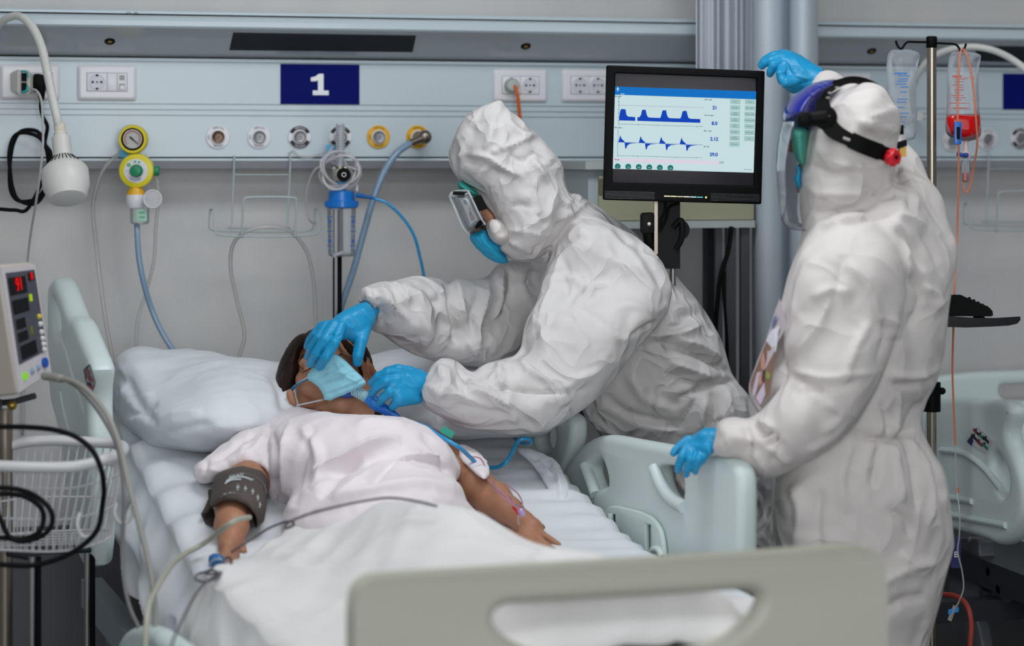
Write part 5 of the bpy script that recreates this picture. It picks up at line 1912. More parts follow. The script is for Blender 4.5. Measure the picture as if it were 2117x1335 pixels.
rA, rB = along(Rw, 64), along(Bw, 64)
for i in range(64):
    mid = (rA[i] * .45 + rB[i] * .55) + (rB[i] - rA[i]) * .0
    MB().tube([rA[i], mid, rB[i]], .0017, 6).build('upright_wire', bw, bk)
for f, r in ((.25, .0017), (.62, .0017), (1.0, .0024)):
    MB().tube(rA * (1 - f) + rB * f, r, 7, True).build('hoop_wire', bw, bk)
for i in range(22):
    t = (i + .5) / 22
    x = -70 + t * 292
    MB().cyl(P(x, 1136 - (max(0, x - 120) / 110) ** 2 * 22, 3.78), P(x, 1104, 3.95), .0014, seg=6).build('floor_wire', bw, bk)
for k in range(5):
    f = (k + .5) / 5
    MB().cyl(P(-75, 1134 - f * 30, 3.78 + f * .17), P(222 - 0 * f, 1124 - f * 26, 3.80 + f * .15), .0014, seg=6).build('floor_wire', bw, bk)
for pts in ([(165, 1060, 3.74), (160, 1085, 3.73), (170, 1108, 3.73), (190, 1105, 3.73), (200, 1080, 3.73), (203, 1065, 3.73)], [(240, 1040, 3.78), (237, 1062, 3.77), (246, 1080, 3.77), (262, 1080, 3.78), (275, 1062, 3.78), (272, 1045, 3.78)]):
    MB().tube(spline([P(*p) for p in pts], 5), .0035, 9).build('basket_hook', bw, bk)


def cable(name, pts, r, m, label, cat='cable', n=7):
    return tubepx(name, pts, r, m, label, cat, n=n)


cable('black_cable', [(-60, 886, 3.72), (0, 882, 3.72), (60, 883, 3.71), (110, 888, 3.70), (155, 902, 3.69), (190, 930, 3.685), (209, 970, 3.68), (215, 1010, 3.69), (211, 1050, 3.70), (205, 1085, 3.70), (190, 1110, 3.70), (160, 1135, 3.70), (120, 1155, 3.70), (70, 1168, 3.70), (20, 1168, 3.70), (-60, 1160, 3.70)], .0046, black_rb, 'thick black cable arching over the wire basket rim and under it')
cable('black_cable', [(-60, 1010, 3.715), (0, 1008, 3.71), (40, 1012, 3.71), (75, 1026, 3.705), (103, 1052, 3.70), (108, 1080, 3.70), (92, 1104, 3.70), (55, 1118, 3.70), (22, 1112, 3.70), (4, 1080, 3.70), (-10, 1040, 3.70), (-4, 1022, 3.705), (30, 1022, 3.715), (60, 1030, 3.72), (85, 1050, 3.72), (90, 1075, 3.72), (80, 1100, 3.715), (50, 1113, 3.715), (10, 1112, 3.715), (-60, 1108, 3.71)], .0044, black_rb, 'black cable coiled in front of the wire basket')
cable('grey_lead', [(92, 777, 3.90), (110, 779, 3.87), (128, 783, 3.85)], .0075, grey_cable, 'grey lead plug in the blue port of the vital signs monitor')
cable('grey_lead', [(126, 783, 3.85), (150, 788, 3.82), (180, 806, 3.78), (208, 838, 3.75), (232, 878, 3.72), (250, 930, 3.70), (262, 985, 3.68), (276, 1040, 3.66), (292, 1100, 3.64), (308, 1165, 3.62), (318, 1230, 3.60), (322, 1300, 3.58), (320, 1380, 3.56)], .0047, grey_cable, 'thick grey lead hanging from the vital signs monitor past the basket')
cable('grey_lead', [(134, 784, 3.86), (160, 800, 3.84), (190, 832, 3.82), (215, 868, 3.80), (238, 912, 3.78), (250, 960, 3.76), (256, 1030, 3.74), (255, 1090, 3.73), (253, 1150, 3.72), (258, 1210, 3.70), (270, 1260, 3.68), (292, 1310, 3.66), (310, 1380, 3.64)], .0034, mat('grey_cable2', '6f6c6c', .5), 'thinner grey lead hanging beside the thick one')

# ---------------------------------------------------------------- bodies: more volume tools


def dom(vx, p):
    """world point -> volume coordinates"""
    q = np.array(p, float) - CAM
    d = q @ FW
    return np.array([(HX + FP * (q @ RT) / d) * vx.k, d, (HY - FP * (q @ UP) / d) * vx.k])


def vdir(v):
    v = np.array(v, float)
    return np.array([v @ RT, v @ FW, -(v @ UP)])


def gell(vx, c, axes, r, k=.01, sub=False):
    """free ellipsoid: centre and axes in world space, radii in metres"""
    A = dom(vx, c)
    D = [unit(vdir(a)) for a in axes]
    m = max(r) * 1.3 + 3 * k + 3 * vx.h
    sl = vx._sl(A - m, A + m)
    X = vx.xs[sl[0]][:, None, None] - A[0]
    Y = vx.ys[sl[1]][None, :, None] - A[1]
    Z = vx.zs[sl[2]][None, None, :] - A[2]
    q = 0
    for a, rr in zip(D, r):
        q = q + ((X * a[0] + Y * a[1] + Z * a[2]) / rr) ** 2
    vx._put(sl, ((np.sqrt(q) - 1) * min(r)).astype(np.float32), k, sub)


def gcap(vx, a, b, ra, rb, k=.01, sub=False):
    A, Bq = dom(vx, a), dom(vx, b)
    m = max(ra, rb) + 3 * k + 3 * vx.h
    sl = vx._sl(np.minimum(A, Bq) - m, np.maximum(A, Bq) + m)
    X = vx.xs[sl[0]][:, None, None] - A[0]
    Y = vx.ys[sl[1]][None, :, None] - A[1]
    Z = vx.zs[sl[2]][None, None, :] - A[2]
    D = Bq - A
    t = np.clip((X * D[0] + Y * D[1] + Z * D[2]) / (float(D @ D) + 1e-12), 0, 1)
    f = np.sqrt((X - t * D[0]) ** 2 + (Y - t * D[1]) ** 2 + (Z - t * D[2]) ** 2) - (ra + (rb - ra) * t)
    vx._put(sl, f.astype(np.float32), k, sub)


def gchain(vx, pts, k=.01):
    for (a, ra), (b, rb) in zip(pts[:-1], pts[1:]):
        gcap(vx, a, b, ra, rb, k)


def keep(vx, pts):
    """keep only what lies inside a traced outline"""
    kk = vx.k
    X, Z = np.meshgrid(vx.xs, vx.zs, indexing='ij')
    o = np.array(pts, float) * kk
    D, _ = segdist(X, Z, o, True)
    D = np.where(inpoly(X, Z, o), -D, D).astype(np.float32)
    a, b = vx.F, D[:, None, :]
    k = .012
    h = np.clip(.5 + .5 * (a - b) / k, 0, 1)
    vx.F = (b * (1 - h) + a * h + k * h * (1 - h)).astype(np.float32)


class HeadFrame:
    def __init__(s, c, L, U, scale=1.0):
        s.c = np.array(c, float)
        s.U = unit(U)
        L = np.array(L, float)
        s.L = unit(L - s.U * np.dot(L, s.U))
        s.N = np.cross(s.L, s.U)
        s.k = scale

    def flip(s):
        s.N = -s.N
        return s

    def p(s, x, y, z):
        """x = to the head's left, y = forward (nose), z = up, metres"""
        return s.c + s.k * (s.L * x + s.N * y + s.U * z)


def head_prims(vx, h, eyes_closed=True):
    ax = (h.L, h.N, h.U)
    k = h.k
    gell(vx, h.p(0, -.020, .030), ax, (.074 * k, .092 * k, .085 * k), .012)
    gell(vx, h.p(0, .022, -.030), ax, (.058 * k, .066 * k, .074 * k), .015)
    for sx in (-1, 1):
        gcap(vx, h.p(sx * .052, -.020, -.040), h.p(sx * .038, .040, -.085), .020 * k, .018 * k, .014)
        gcap(vx, h.p(sx * .038, .040, -.085), h.p(0, .070, -.100), .018 * k, .019 * k, .014)
        gell(vx, h.p(sx * .040, .058, -.025), ax, (.024 * k, .022 * k, .024 * k), .016)
    gcap(vx, h.p(-.036, .080, .022), h.p(.036, .080, .022), .011 * k, .011 * k, .010)
    for sx in (-1, 1):
        gell(vx, h.p(sx * .032, .092, .0), ax, (.015 * k, .012 * k, .010 * k), .006, sub=True)
        gell(vx, h.p(sx * .031, .077, -.001), ax, (.0140 * k, .0130 * k, .0105 * k), .003)
        gell(vx, h.p(sx * .078, -.012, -.010), (unit(h.L * sx + h.N * -.35), h.N, h.U), (.007 * k, .017 * k, .030 * k), .005)
        gell(vx, h.p(sx * .085, -.008, -.006), ax, (.005 * k, .009 * k, .016 * k), .003, sub=True)
        gcap(vx, h.p(sx * .012, .098, -.040), h.p(sx * .012, .098, -.040), .0085 * k, .0085 * k, .006)
    gcap(vx, h.p(0, .088, .008), h.p(0, .110, -.034), .0075 * k, .0120 * k, .008)
    gcap(vx, h.p(-.020, .088, -.066), h.p(.020, .088, -.066), .0065 * k, .0065 * k, .006)
    gcap(vx, h.p(-.016, .086, -.077), h.p(.016, .086, -.077), .0075 * k, .0075 * k, .006)


skin = mat('skin', 'ac7e62', .5, sss=.08, var=(30, '9c6850', .8), bump=(300, .0003, 'n'), spec=.35)
gown_m = mat('gown_pink_white', 'e3dadd', .85, bump=(240, .0004, 'n'), sheen=.2)
tyvek = mat('white_nonwoven', 'd1cdcc', .60, bump=(7, .0100, 'crumple'), spec=.35)
tyvek2 = mat('white_nonwoven_soft', 'd3cdca', .65, bump=(5, .0090, 'crumple'), spec=.35)
glove_m = mat('blue_nitrile', '1490c2', .38, bump=(90, .0012, 'n'), spec=.4)
hair_m = mat('brown_hair', '24130c', .55, spec=.25, bump=(120, .002, 'n'))
mask_m = mat('mask_blue', '8fcbdb', .8, bump=(300, .0003, 'n'))
mask_d = mat('mask_deep_blue', '1fa3cf', .75, bump=(60, .0008, 'n'))


def W(px, py, h):
    """point of this column and row lying h above the mattress surface"""
    lo_, hi_ = 3.0, 6.0
    for _ in range(40):
        d = (lo_ + hi_) / 2
        p = P(px, py, d)
        s = (p - BC) @ HD
        if p[2] > zm(s) + h:
            lo_ = d
        else:
            hi_ = d
    return P(px, py, lo_)


def Dd(px, py, h):
    return float((W(px, py, h) - CAM) @ FW)


# ================================================================ patient
pat = thing('person', 'patient lying in bed in a pale pink gown with a light blue mask', 'person', B(1.2, 0, .78))
hf = HeadFrame(P(690, 783, 4.462), RT * .92 + UP * .39, RT * -.37 + UP * .76 + FW * .53, 1.0)
if hf.N @ FW > 0:
    hf.flip()
vb = Vox(400, 1180, 650, 1230, 3.30, 4.75, .0044, 4.3)
head_prims(vb, hf)
gcap(vb, hf.p(0, -.02, -.06), W(715, 885, .085), .056, .058, .02)
vb.cap((632, 785, 4.425), (634, 830, 4.425), 22, 20, 1, .012)
vb.cap((640, 835, 4.43), (700, 865, 4.42), 24, 34, 1, .012)
vb.cap((600, 814, 4.405), (604, 828, 4.400), 10, 8, 1, .003)
vb.cap((604, 828, 4.400), (611, 839, 4.400), 8, 5, 1, .003)
vb.cap((603, 817, 4.392), (606, 827, 4.390), 4.5, 3.5, 1, .002, sub=True)
gell(vb, W(740, 960, .065), (WV, unit(HD + UP * .2), UP), (.155, .20, .075), .03)
gell(vb, W(790, 1060, .045), (WV, unit(HD + UP * .2), UP), (.14, .17, .055), .03)
gell(vb, B(1.02, -.02, .815), (WV, HD, UP), (.15, .14, .045), .03)
gcap(vb, W(600, 930, .05), W(875, 930, .05), .045, .045, .03)
for w_ in (-.10, .09):
    gchain(vb, [(B(1.0, w_, .815), .045), (B(.62, w_ * 1.1, .82), .045), (B(.2, w_ * 1.1, .805), .035)], .02)
arm_r = [(W(590, 930, .05), .045), (W(548, 955, .045), .043), (W(512, 1000, .046), .041), (W(484, 1050, .044), .037), (W(479, 1085, .038), .033), (W(477, 1112, .028), .025), (W(470, 1132, .024), .019)]
gchain(vb, arm_r, .012)
arm_l = [(W(875, 930, .05), .045), (W(935, 965, .045), .040), (W(985, 1008, .042), .037), (W(1020, 1032, .040), .035), (W(1052, 1056, .034), .027), (W(1080, 1078, .028), .021), (W(1100, 1092, .024), .022)]
gchain(vb, arm_l, .012)
# right hand under the hem with fingers towards the camera, left hand half under the blanket
for pts in ([(470, 1132, .024, .013), (462, 1150, .018, .009), (455, 1166, .014, .0075)], [(474, 1135, .022, .012), (470, 1154, .016, .008), (465, 1170, .012, .007)], [(480, 1134, .020, .012), (479, 1154, .014, .008), (476, 1170, .010, .007)], [(486, 1130, .018, .011), (488, 1150, .012, .0075), (487, 1162, .010, .0065)], [(492, 1118, .022, .012), (500, 1130, .016, .0085), (504, 1140, .012, .0075)],
            [(1092, 1086, .030, .012), (1118, 1103, .020, .0085), (1140, 1117, .012, .0072), (1156, 1126, .008, .0062)], [(1090, 1092, .026, .012), (1112, 1112, .018, .0085), (1132, 1128, .010, .0070), (1146, 1136, .006, .006)], [(1086, 1098, .022, .012), (1104, 1120, .016, .0085), (1118, 1136, .010, .007)], [(1080, 1100, .020, .011), (1092, 1122, .014, .008), (1100, 1138, .008, .0065)], [(1078, 1070, .032, .012), (1102, 1082, .026, .0095), (1120, 1090, .018, .0078)]):
    gchain(vb, [(W(a, b, c), r) for a, b, c, r in pts], .004)
PATIENT_BODY = vb
# brows, lashes
for sx in (-1, 1):
    MB().tube(spline([hf.p(sx * .014, .093, .020), hf.p(sx * .030, .094, .027), hf.p(sx * .046, .084, .021)], 6), [.0016] + [.0026] * 10 + [.0016, .0010], 8, flat=.6).build('eyebrow', hair_m, pat)
    MB().tube(spline([hf.p(sx * .019, .0895, -.0035), hf.p(sx * .031, .0915, -.0058), hf.p(sx * .044, .086, -.0035)], 6), .0010, 6).build('eyelash', hair_m, pat)
MB().tube(spline([hf.p(-.018, .0945, -.0715), hf.p(0, .0965, -.0705), hf.p(.018, .0945, -.0715)], 5), .0012, 6).build('mouth', mat('lip', '9a5548', .5), pat)
# hair
vh = Vox(550, 810, 650, 890, 4.22, 4.72, .0036, 4.45)
ax = (hf.L, hf.N, hf.U)
gell(vh, hf.p(0, -.032, .040), ax, (.084, .094, .090), .01)
vh.poly([(615, 735), (628, 712), (652, 696), (625, 686), (600, 706), (580, 742), (568, 785), (571, 812), (582, 840), (590, 838), (597, 812), (610, 792), (616, 762)], [(640, 695, 4.43), (570, 800, 4.48), (600, 820, 4.455)], .035, .022, .01)
vh.poly([(700, 694), (722, 704), (742, 732), (751, 765), (753, 800), (746, 806), (741, 776), (728, 742), (708, 715)], [(700, 695, 4.40), (753, 800, 4.44), (720, 720, 4.38)], .02, .012, .008)
vh.poly([(752, 822), (790, 838), (792, 864), (756, 866), (748, 850)], 4.47, .03, .02, .006)
gell(vh, hf.p(0, .085, -.03), ax, (.064, .075, .082), .004, sub=True)
grow('hair', vh, hair_m, pat, [([(610, 730), (585, 780), (590, 835)], 3, .005, 's'), ([(620, 705), (592, 750), (580, 810)], 3, -.005, 's'), ([(640, 698), (610, 725), (600, 790)], 3, .004, 's')], [(60, .0018, (1.6, 1, .5))])
for k in range(0):
    r = random.Random(k)
    a = (600 + r.uniform(-12, 40), 712 - r.uniform(-8, 16), 4.42)
    MB().tube(spline([P(*a), P(a[0] - 6 + r.uniform(-8, 8), a[1] - 12, 4.42), P(a[0] + r.uniform(-22, 14), a[1] - 20 - r.uniform(0, 8), 4.43)], 5), .0005, 5).build('stray_hair', hair_m, pat)
# mask with pleats and loops
vm = Vox(620, 770, 715, 845, 4.20, 4.46, .0020, 4.35)
vm.poly([(630, 782), (652, 752), (672, 738), (690, 727), (722, 752), (755, 786), (757, 797), (720, 812), (672, 832), (667, 812), (655, 795)], [(692, 770, 4.290), (631, 782, 4.355), (689, 727, 4.325), (757, 795, 4.315), (670, 830, 4.335), (718, 788, 4.285), (664, 790, 4.318), (700, 815, 4.305)], .012, .010, .002, 1)
grow('face_mask', vm, mask_m, pat, [([(666, 818), (712, 803), (755, 785)], 2, -.0035, 's'), ([(664, 812), (710, 797), (752, 779)], 2, .002, 's'), ([(655, 797), (700, 780), (742, 765)], 2.5, -.005, 's'), ([(645, 785), (690, 765), (728, 748)], 2.5, -.004, 's'), ([(690, 745), (712, 775), (745, 792)], 4, .004, 's'), ([(668, 765), (700, 770), (735, 775)], 4, .004)], [(45, .0016, (1, 1, 1))], 1)
MB().tube(spline([P(601, 810, 4.42), P(612, 796, 4.395), P(637, 783, 4.365)], 6), .0042, 8, flat=.35).build('mask_strap', mat('strap_blue', '3b8fc0', .5), pat)
MB().tube(spline([P(603, 806, 4.415), P(615, 793, 4.39), P(638, 779, 4.360)], 6), .0016, 8).build('ear_loop', white_pl, pat)
MB().tube(spline([P(614, 838, 4.395), P(632, 834, 4.375), P(668, 826, 4.355)], 6), .0017, 8).build('ear_loop', white_pl, pat)
vm = Vox(680, 760, 790, 850, 4.25, 4.45, .0022, 4.35)
vm.poly([(688, 815), (730, 800), (752, 804), (735, 820), (705, 828)], 4.35, .022, .012, .003)
grow('oxygen_mask', vm, mat('mask_rim_blue', '2c56a8', .3), pat)
# gown: chest volume kept inside the traced outline, plus the wide right sleeve
gv = Vox(385, 1050, 820, 1180, 3.55, 4.75, .0050, 4.25)
gell(gv, W(735, 955, .07), (WV, unit(HD + UP * .2), UP), (.205, .24, .105), .03)
gell(gv, W(790, 1050, .05), (WV, unit(HD + UP * .2), UP), (.185, .18, .080), .03)
gell(gv, B(1.10, -.03, .81), (WV, HD, UP), (.18, .16, .062), .03)
gcap(gv, W(590, 915, .06), W(890, 915, .06), .068, .068, .03)
gcap(gv, W(600, 920, .06), W(575, 1010, .03), .06, .03, .02)
keep(gv, [(560, 868), (600, 842), (612, 838), (660, 848), (700, 859), (754, 861), (834, 865), (881, 883), (918, 912), (939, 944), (952, 966), (958, 1000), (962, 1035), (990, 1060), (1040, 1180), (560, 1180), (552, 1090), (551, 1053), (553, 990), (553, 900)])
gs = [([(560, 880), (572, 960), (562, 1060)], 7, -.012), ([(605, 850), (590, 950), (600, 1060)], 9, .010, 's'), ([(650, 880), (625, 960), (610, 1050)], 8, -.009),
      ([(640, 1010), (690, 960), (760, 920), (830, 905)], 7, .014, 's'), ([(660, 1030), (700, 985), (750, 950)], 9, -.010), ([(690, 1040), (760, 985), (830, 950), (900, 945)], 7, .012, 's'),
      ([(760, 1010), (810, 960), (850, 955)], 8, -.010), ([(800, 955), (860, 975), (910, 985), (950, 1020)], 8, .010, 's'), ([(830, 930), (900, 945), (925, 965)], 6, .010, 's'),
      ([(650, 1060), (740, 1020), (860, 1000), (940, 1010)], 9, .008), ([(730, 880), (770, 870), (840, 880)], 8, .006), ([(620, 880), (660, 940), (650, 1000)], 10, .008), ([(870, 890), (905, 930), (925, 1000)], 8, -.008)]
TORSO_AREA = [(553, 840), (1000, 840), (940, 944), (952, 966), (958, 1040), (1010, 1180), (560, 1180), (551, 1053), (553, 990), (540, 900)]
PATIENT_BODY.carve(gv, .022, None, [(568, 862), (612, 842), (660, 850), (700, 861), (754, 863), (834, 867), (881, 885), (915, 914), (935, 946), (940, 1000), (960, 1060), (1000, 1180), (566, 1180), (566, 1050), (560, 960)])
grow('body', PATIENT_BODY, skin, pat, [], [], 2)
gown = grow('hospital_gown', gv, gown_m, pat, [(a_[0], a_[1], a_[2] * 1.6) + tuple(a_[3:]) for a_ in gs], [(9, .006, (1, 1, 1)), (24, .0022, (1, 1, 1))])
sv = Vox(385, 600, 850, 1030, 3.85, 4.55, .0040, 4.2)
spl = [(558, 868), (554, 880), (504, 890), (470, 915), (434, 943), (404, 961), (400, 984), (420, 1003), (450, 990), (478, 972), (500, 957), (518, 960), (542, 974), (560, 995), (575, 940)]
sv.poly(spl, [(x, y, Dd(x, y, hh_)) for x, y, hh_ in ((560, 872, .085), (504, 892, .07), (404, 965, .04), (420, 1000, .03), (500, 960, .085), (550, 960, .11), (480, 930, .075))], .055, .020, .01, 1)
grow('gown_sleeve', sv, gown_m, gown, [([(545, 885), (500, 915), (440, 955)], 6, -.010), ([(550, 900), (520, 930), (470, 958)], 5, .010, 's'), ([(410, 968), (455, 972), (500, 950), (545, 965)], 4, .008, 's'), ([(520, 890), (500, 925), (505, 950)], 5, .008, 's'), ([(430, 950), (425, 980), (430, 998)], 5, -.006)], [(10, .006, (1, 1, 1)), (22, .003, (1, 1, 1))])
sv = Vox(940, 1030, 890, 1005, 3.9, 4.6, .0036, 4.2)
sv.poly([(945, 915), (975, 925), (1002, 945), (1014, 968), (1008, 990), (998, 993), (975, 970), (952, 952)], [(x, y, Dd(x, y, .085)) for x, y in ((948, 920), (1010, 970), (960, 950))], .03, .016, .006, 1)
grow('gown_sleeve', sv, gown_m, gown, [], [(24, .003, (1, 1, 1))])

# ---------------------------------------------------------------- cuff, sensor, lines, airway
cuff_m = mat('cuff_fabric', '4b413e', .7, bump=(300, .0004, 'n'))
cuf = thing('pressure_cuff', "dark brown blood pressure cuff wrapped around the patient's arm", 'blood pressure cuff', W(480, 1090, 0))
cv = Vox(395, 575, 945, 1105, 3.80, 4.45, .0030, 4.15)
ca_, cb_ = W(505, 978, .050), W(492, 1062, .046)
gcap(cv, ca_, cb_, .058, .056, .004)
keep(cv, [(440, 985), (462, 972), (500, 962), (540, 972), (556, 992), (553, 1040), (549, 1078), (528, 1092), (522, 1068), (508, 1048), (485, 1036), (460, 1036), (438, 1050), (426, 1070), (424, 1020)])
gcap(cv, W(495, 1040, .046), W(484, 1095, .040), .042, .040, .003, sub=True)
co = grow('cuff_wrap', cv, cuff_m, cuf, [([(445, 1030), (485, 1022), (515, 1040), (530, 1075)], 2, .002, 's'), ([(455, 985), (500, 977), (545, 1000)], 2, .0015, 's')], [])
cv = Vox(400, 470, 975, 1100, 3.80, 4.40, .0026, 4.15)
cv.poly([(443, 988), (445, 1004), (436, 1030), (452, 1040), (430, 1060), (412, 1066), (420, 1052), (430, 1030), (428, 1012), (441, 1008)], [(x, y, Dd(x, y, .03)) for x, y in ((443, 988), (415, 1065), (450, 1040))], .010, .006, .002, 0)
cv.poly([(412, 1062), (440, 1048), (448, 1062), (440, 1090), (424, 1082)], [(x, y, Dd(x, y, .014)) for x, y in ((412, 1062), (440, 1090), (448, 1060))], .012, .006, .002, 0)
grow('cuff_flap', cv, mat('cuff_dark', '352d2b', .75), cuf)


def oncuff(px, py):
    # nearest point of the cuff surface under this column and row
    a, b = (ca_ - CAM), (cb_ - CAM)
    r = ray(px, py)
    best = None
    for d in np.linspace(3.8, 4.4, 600):
        q = r * d
        ab = b - a
        t = np.clip(np.dot(q - a, ab) / np.dot(ab, ab), 0, 1)
        if np.linalg.norm(q - a - t * ab) <= .0592:
            best = d
            break
    return CAM + r * (best or 4.1)


ink_g = mat('cuff_print', 'b9c2c2', .6)


def cc_(x, y):
    return oncuff(420 + x / 8.9, 950 + y / 8.9)


for nm, pts, r in (('printed_bar', [(400, 440), (480, 390), (570, 365), (700, 360)], .0016), ('printed_bar', [(425, 400), (520, 345), (640, 318), (760, 325), (905, 380)], .0013), ('printed_rule', [(420, 385), (540, 315), (700, 295), (935, 362)], .0004),
                   ('seam_line', [(300, 700), (400, 650), (520, 642), (680, 675), (820, 745), (920, 850), (960, 960)], .0005), ('seam_line', [(500, 285), (700, 245), (900, 285), (1040, 360), (1130, 470), (1165, 620)], .0005)):
    MB().tube(spline([cc_(*p) for p in pts], 6), r, 6).build(nm, ink_g if nm != 'seam_line' else mat('seam_grey', '6f7470', .6), co)
text('brand_print', 'EDAN', cc_(610, 292), unit(cc_(690, 285) - cc_(500, 330)), UP * .5 + unit(ca_ - cb_), .0050, ink_g, co, .0006, sx=1.5)
for i, (x, y) in enumerate(((638, 510), (775, 535), (910, 590), (1000, 700), (1035, 830))):
    for dx, dy, r in ((4, -48, .0014), (0, 0, .0030), (-4, 40, .0018)):
        MB().ball(cc_(x + dx, y + dy), (r, .001, r * (1.0 if dy else 1.3)), 8, (RT, FW, UP)).build('printed_figure', ink_g, co)
for x, y in ((400, 628), (495, 605), (570, 608), (640, 618), (715, 640), (800, 675), (860, 730), (900, 780)):
    p = cc_(x, y)
    MB().obox(p, (RT, UP, FW), (.0026, .0006, .0006)).build('printed_dash', ink_g, co)
hp_ = [(x, y, Dd(x, y, h)) for x, y, h in ((516, 1069, .085), (500, 1071, .100), (482, 1078, .102), (462, 1092, .088), (440, 1110, .055), (410, 1130, .030), (385, 1143, .028))]
hp_ += [(362, 1160, hp_[-1][2] - .06), (342, 1186, hp_[-1][2] - .16), (325, 1214, hp_[-1][2] - .24), (308, 1250, hp_[-1][2] - .32), (302, 1300, hp_[-1][2] - .36), (300, 1380, hp_[-1][2] - .38)]
tubepx('pressure_hose', hp_, .0048, mat('hose_sage', 'a2a393', .45), 'grey-green hose running from the arm cuff over the bed edge', 'hose')
sen = thing('finger_sensor', 'blue finger sensor with a looped dark lead beside the patient hand', 'sensor', W(450, 1175, .0))
se = Vox(425, 485, 1138, 1188, 3.70, 4.15, .0020, 3.95)
d_ = Dd(450, 1160, .020)
se.ell((449, 1158, d_), (19, 14, .014), 20, .004)
se.cap((440, 1166, d_), (462, 1160, d_ - .01), 9, 7, 1, .004)
grow('sensor_shell', se, mat('sensor_blue', '2d6aa8', .3), sen, [], [])
MB().tube(spline([P(432, 1170, d_ - .012), P(440, 1158, d_ - .02), P(456, 1156, d_ - .02), P(472, 1166, d_ - .015)], 5), .0018, 8).build('sensor_band', film('sensor_clear', 'c8d4dc', .4), sen)
lp = [(448, 1170), (430, 1180), (410, 1186), (404, 1196), (420, 1202), (445, 1196), (462, 1180), (478, 1166), (474, 1152), (462, 1158), (460, 1178), (440, 1186), (424, 1184), (436, 1178), (452, 1186), (430, 1200), (414, 1215), (398, 1240), (382, 1272), (368, 1300), (356, 1330), (346, 1380)]
tubepx('sensor_lead', [(x, y, Dd(x, min(y, 1205), .045) - max(0, y - 1205) * .0022) for x, y in lp], .0021, dgrey_cable, 'dark looped lead running from the blue finger sensor over the bed edge', 'cable', n=5)
ep = [(478, 1142, .06), (505, 1124, .075), (530, 1108, .085), (555, 1092, .10), (585, 1080, .11), (604, 1078, .115), (606, 1086, .108), (590, 1092, .10), (596, 1080, .12), (640, 1062, .15), (700, 1046, .165), (760, 1034, .172), (805, 1029, .176), (850, 1034, .176), (903, 1046, .172)]
tubepx('chest_lead', [(x, y, Dd(x, y, h)) for x, y, h in ep], .0021, dgrey_cable, 'thin dark lead lying across the gown and blanket', 'cable', n=7)

# breathing tube with connectors
at = thing('breathing_connector', 'blue breathing connector with a short clear corrugated tube at the patient mask', 'connector', P(790, 845, 4.30))
c0, c1 = P(731, 806, 4.325), P(764, 824, 4.305)
MB().cyl(c0, c1, .0092, .0098, 20).build('clear_tube', film('corr_clear', 'b7dbe4', .45), at)
for k in range(7):
    q = c0 + (c1 - c0) * (k + .5) / 7
    MB().lathe(q, c1 - c0, [(-.0012, .0092), (0, .0112), (.0012, .0092)], 20).build('tube_ring', mat('ring_pale', 'a9d4e0', .3), at)
ca2, cb2 = P(760, 822, 4.308), P(790, 843, 4.298)
MB().lathe(ca2, cb2 - ca2, [(0, .009), (.001, .0115), (.012, .0120), (.013, .0135), (.030, .0138), (.033, .012)], 24).build('elbow_body', blue_pl, at)
cc2, cd2 = P(788, 842, 4.298), P(828, 864, 4.285)
MB().lathe(cc2, cd2 - cc2, [(-.002, .011), (.008, .0105), (.018, .0100), (.030, .0075), (.038, .0055), (.046, .0022), (.05, .002)], 24).build('cone_adapter', mat('adapter_blue', '1d6cc8', .3), at)
for k in range(4):
    q = ca2 + unit(cb2 - ca2) * (.014 + k * .005) - FW * .013
    MB().ball(q, .0016, 8).build('raised_dot', lblue_pl, at)
tubepx('oxygen_tube', [(826, 863, 4.285), (850, 872, 4.27), (880, 882, 4.24), (905, 898, 4.20), (925, 910, 4.17), (950, 925, 4.17), (968, 941, 4.2), (985, 958, 4.23)], .0040, bluetube_m, 'blue tube running from the breathing connector over the shoulder', 'tube')
tubepx('oxygen_tube', [(x, y, Dd(x, y, h)) for x, y, h in ((1000, 964, .03), (1015, 966, .03), (1030, 965, .035), (1046, 955, .05), (1056, 940, .06), (1064, 924, .07), (1072, 911, .08), (1084, 906, .085), (1096, 909, .08), (1098, 915, .07), (1088, 917, .06), (1074, 914, .05), (1062, 904, .04))], .0042, mat('tube_azure', '1792c8', .2, coat=.5), 'bright blue tube looping on the sheet right of the patient', 'tube')
q = P(925, 893, 4.19)
gc_ = MB().obox(q, (unit(RT - UP * .6), unit(UP * .8 + RT * .45), FW), (.013, .0062, .004)).build('green_clip', mat('clip_green', '0e9a80', .35))
tag(gc_, 'small green plastic clip on the pillow edge beside the shoulder', 'clip')
iv2 = thing('arm_infusion_line', "thin pink infusion line with a red and lilac tap on the patient's forearm", 'tube', W(1070, 1075, .05))


def WL(pts):
    return spline([W(x, y, h + .025) for x, y, h in pts], 6)


MB().tube(WL([(978, 944, .09), (992, 947, .085), (1002, 962, .07), (1006, 985, .06), (1013, 997, .06), (1030, 1012, .07), (1048, 1028, .07), (1068, 1044, .06), (1080, 1042, .04), (1072, 1022, .035), (1050, 1003, .04), (1032, 997, .045), (1022, 1000, .05), (1035, 1018, .06), (1050, 1030, .055), (1062, 1038, .045), (1052, 1022, .04), (1038, 1010, .045), (1026, 994, .05), (1018, 1000, .06), (1040, 1028, .075), (1062, 1045, .07), (1074, 1052, .066)]), .0014, 7).build('line', mat('line_pink', 'b07c92', .35), iv2)
q = W(1078, 1056, .085)
MB().lathe(q - RT * .004 + UP * .004, unit(RT * .6 - UP), [(0, .004), (.003, .0062), (.012, .006), (.016, .003)], 16).build('tap_body', mat('tap_lilac', 'b9a0d0', .25), iv2)
MB().tube([q - RT * .016 + UP * .008, q - RT * .009, q - RT * .007 - UP * .006], .0024, 8).build('tap_lever', red_m, iv2)
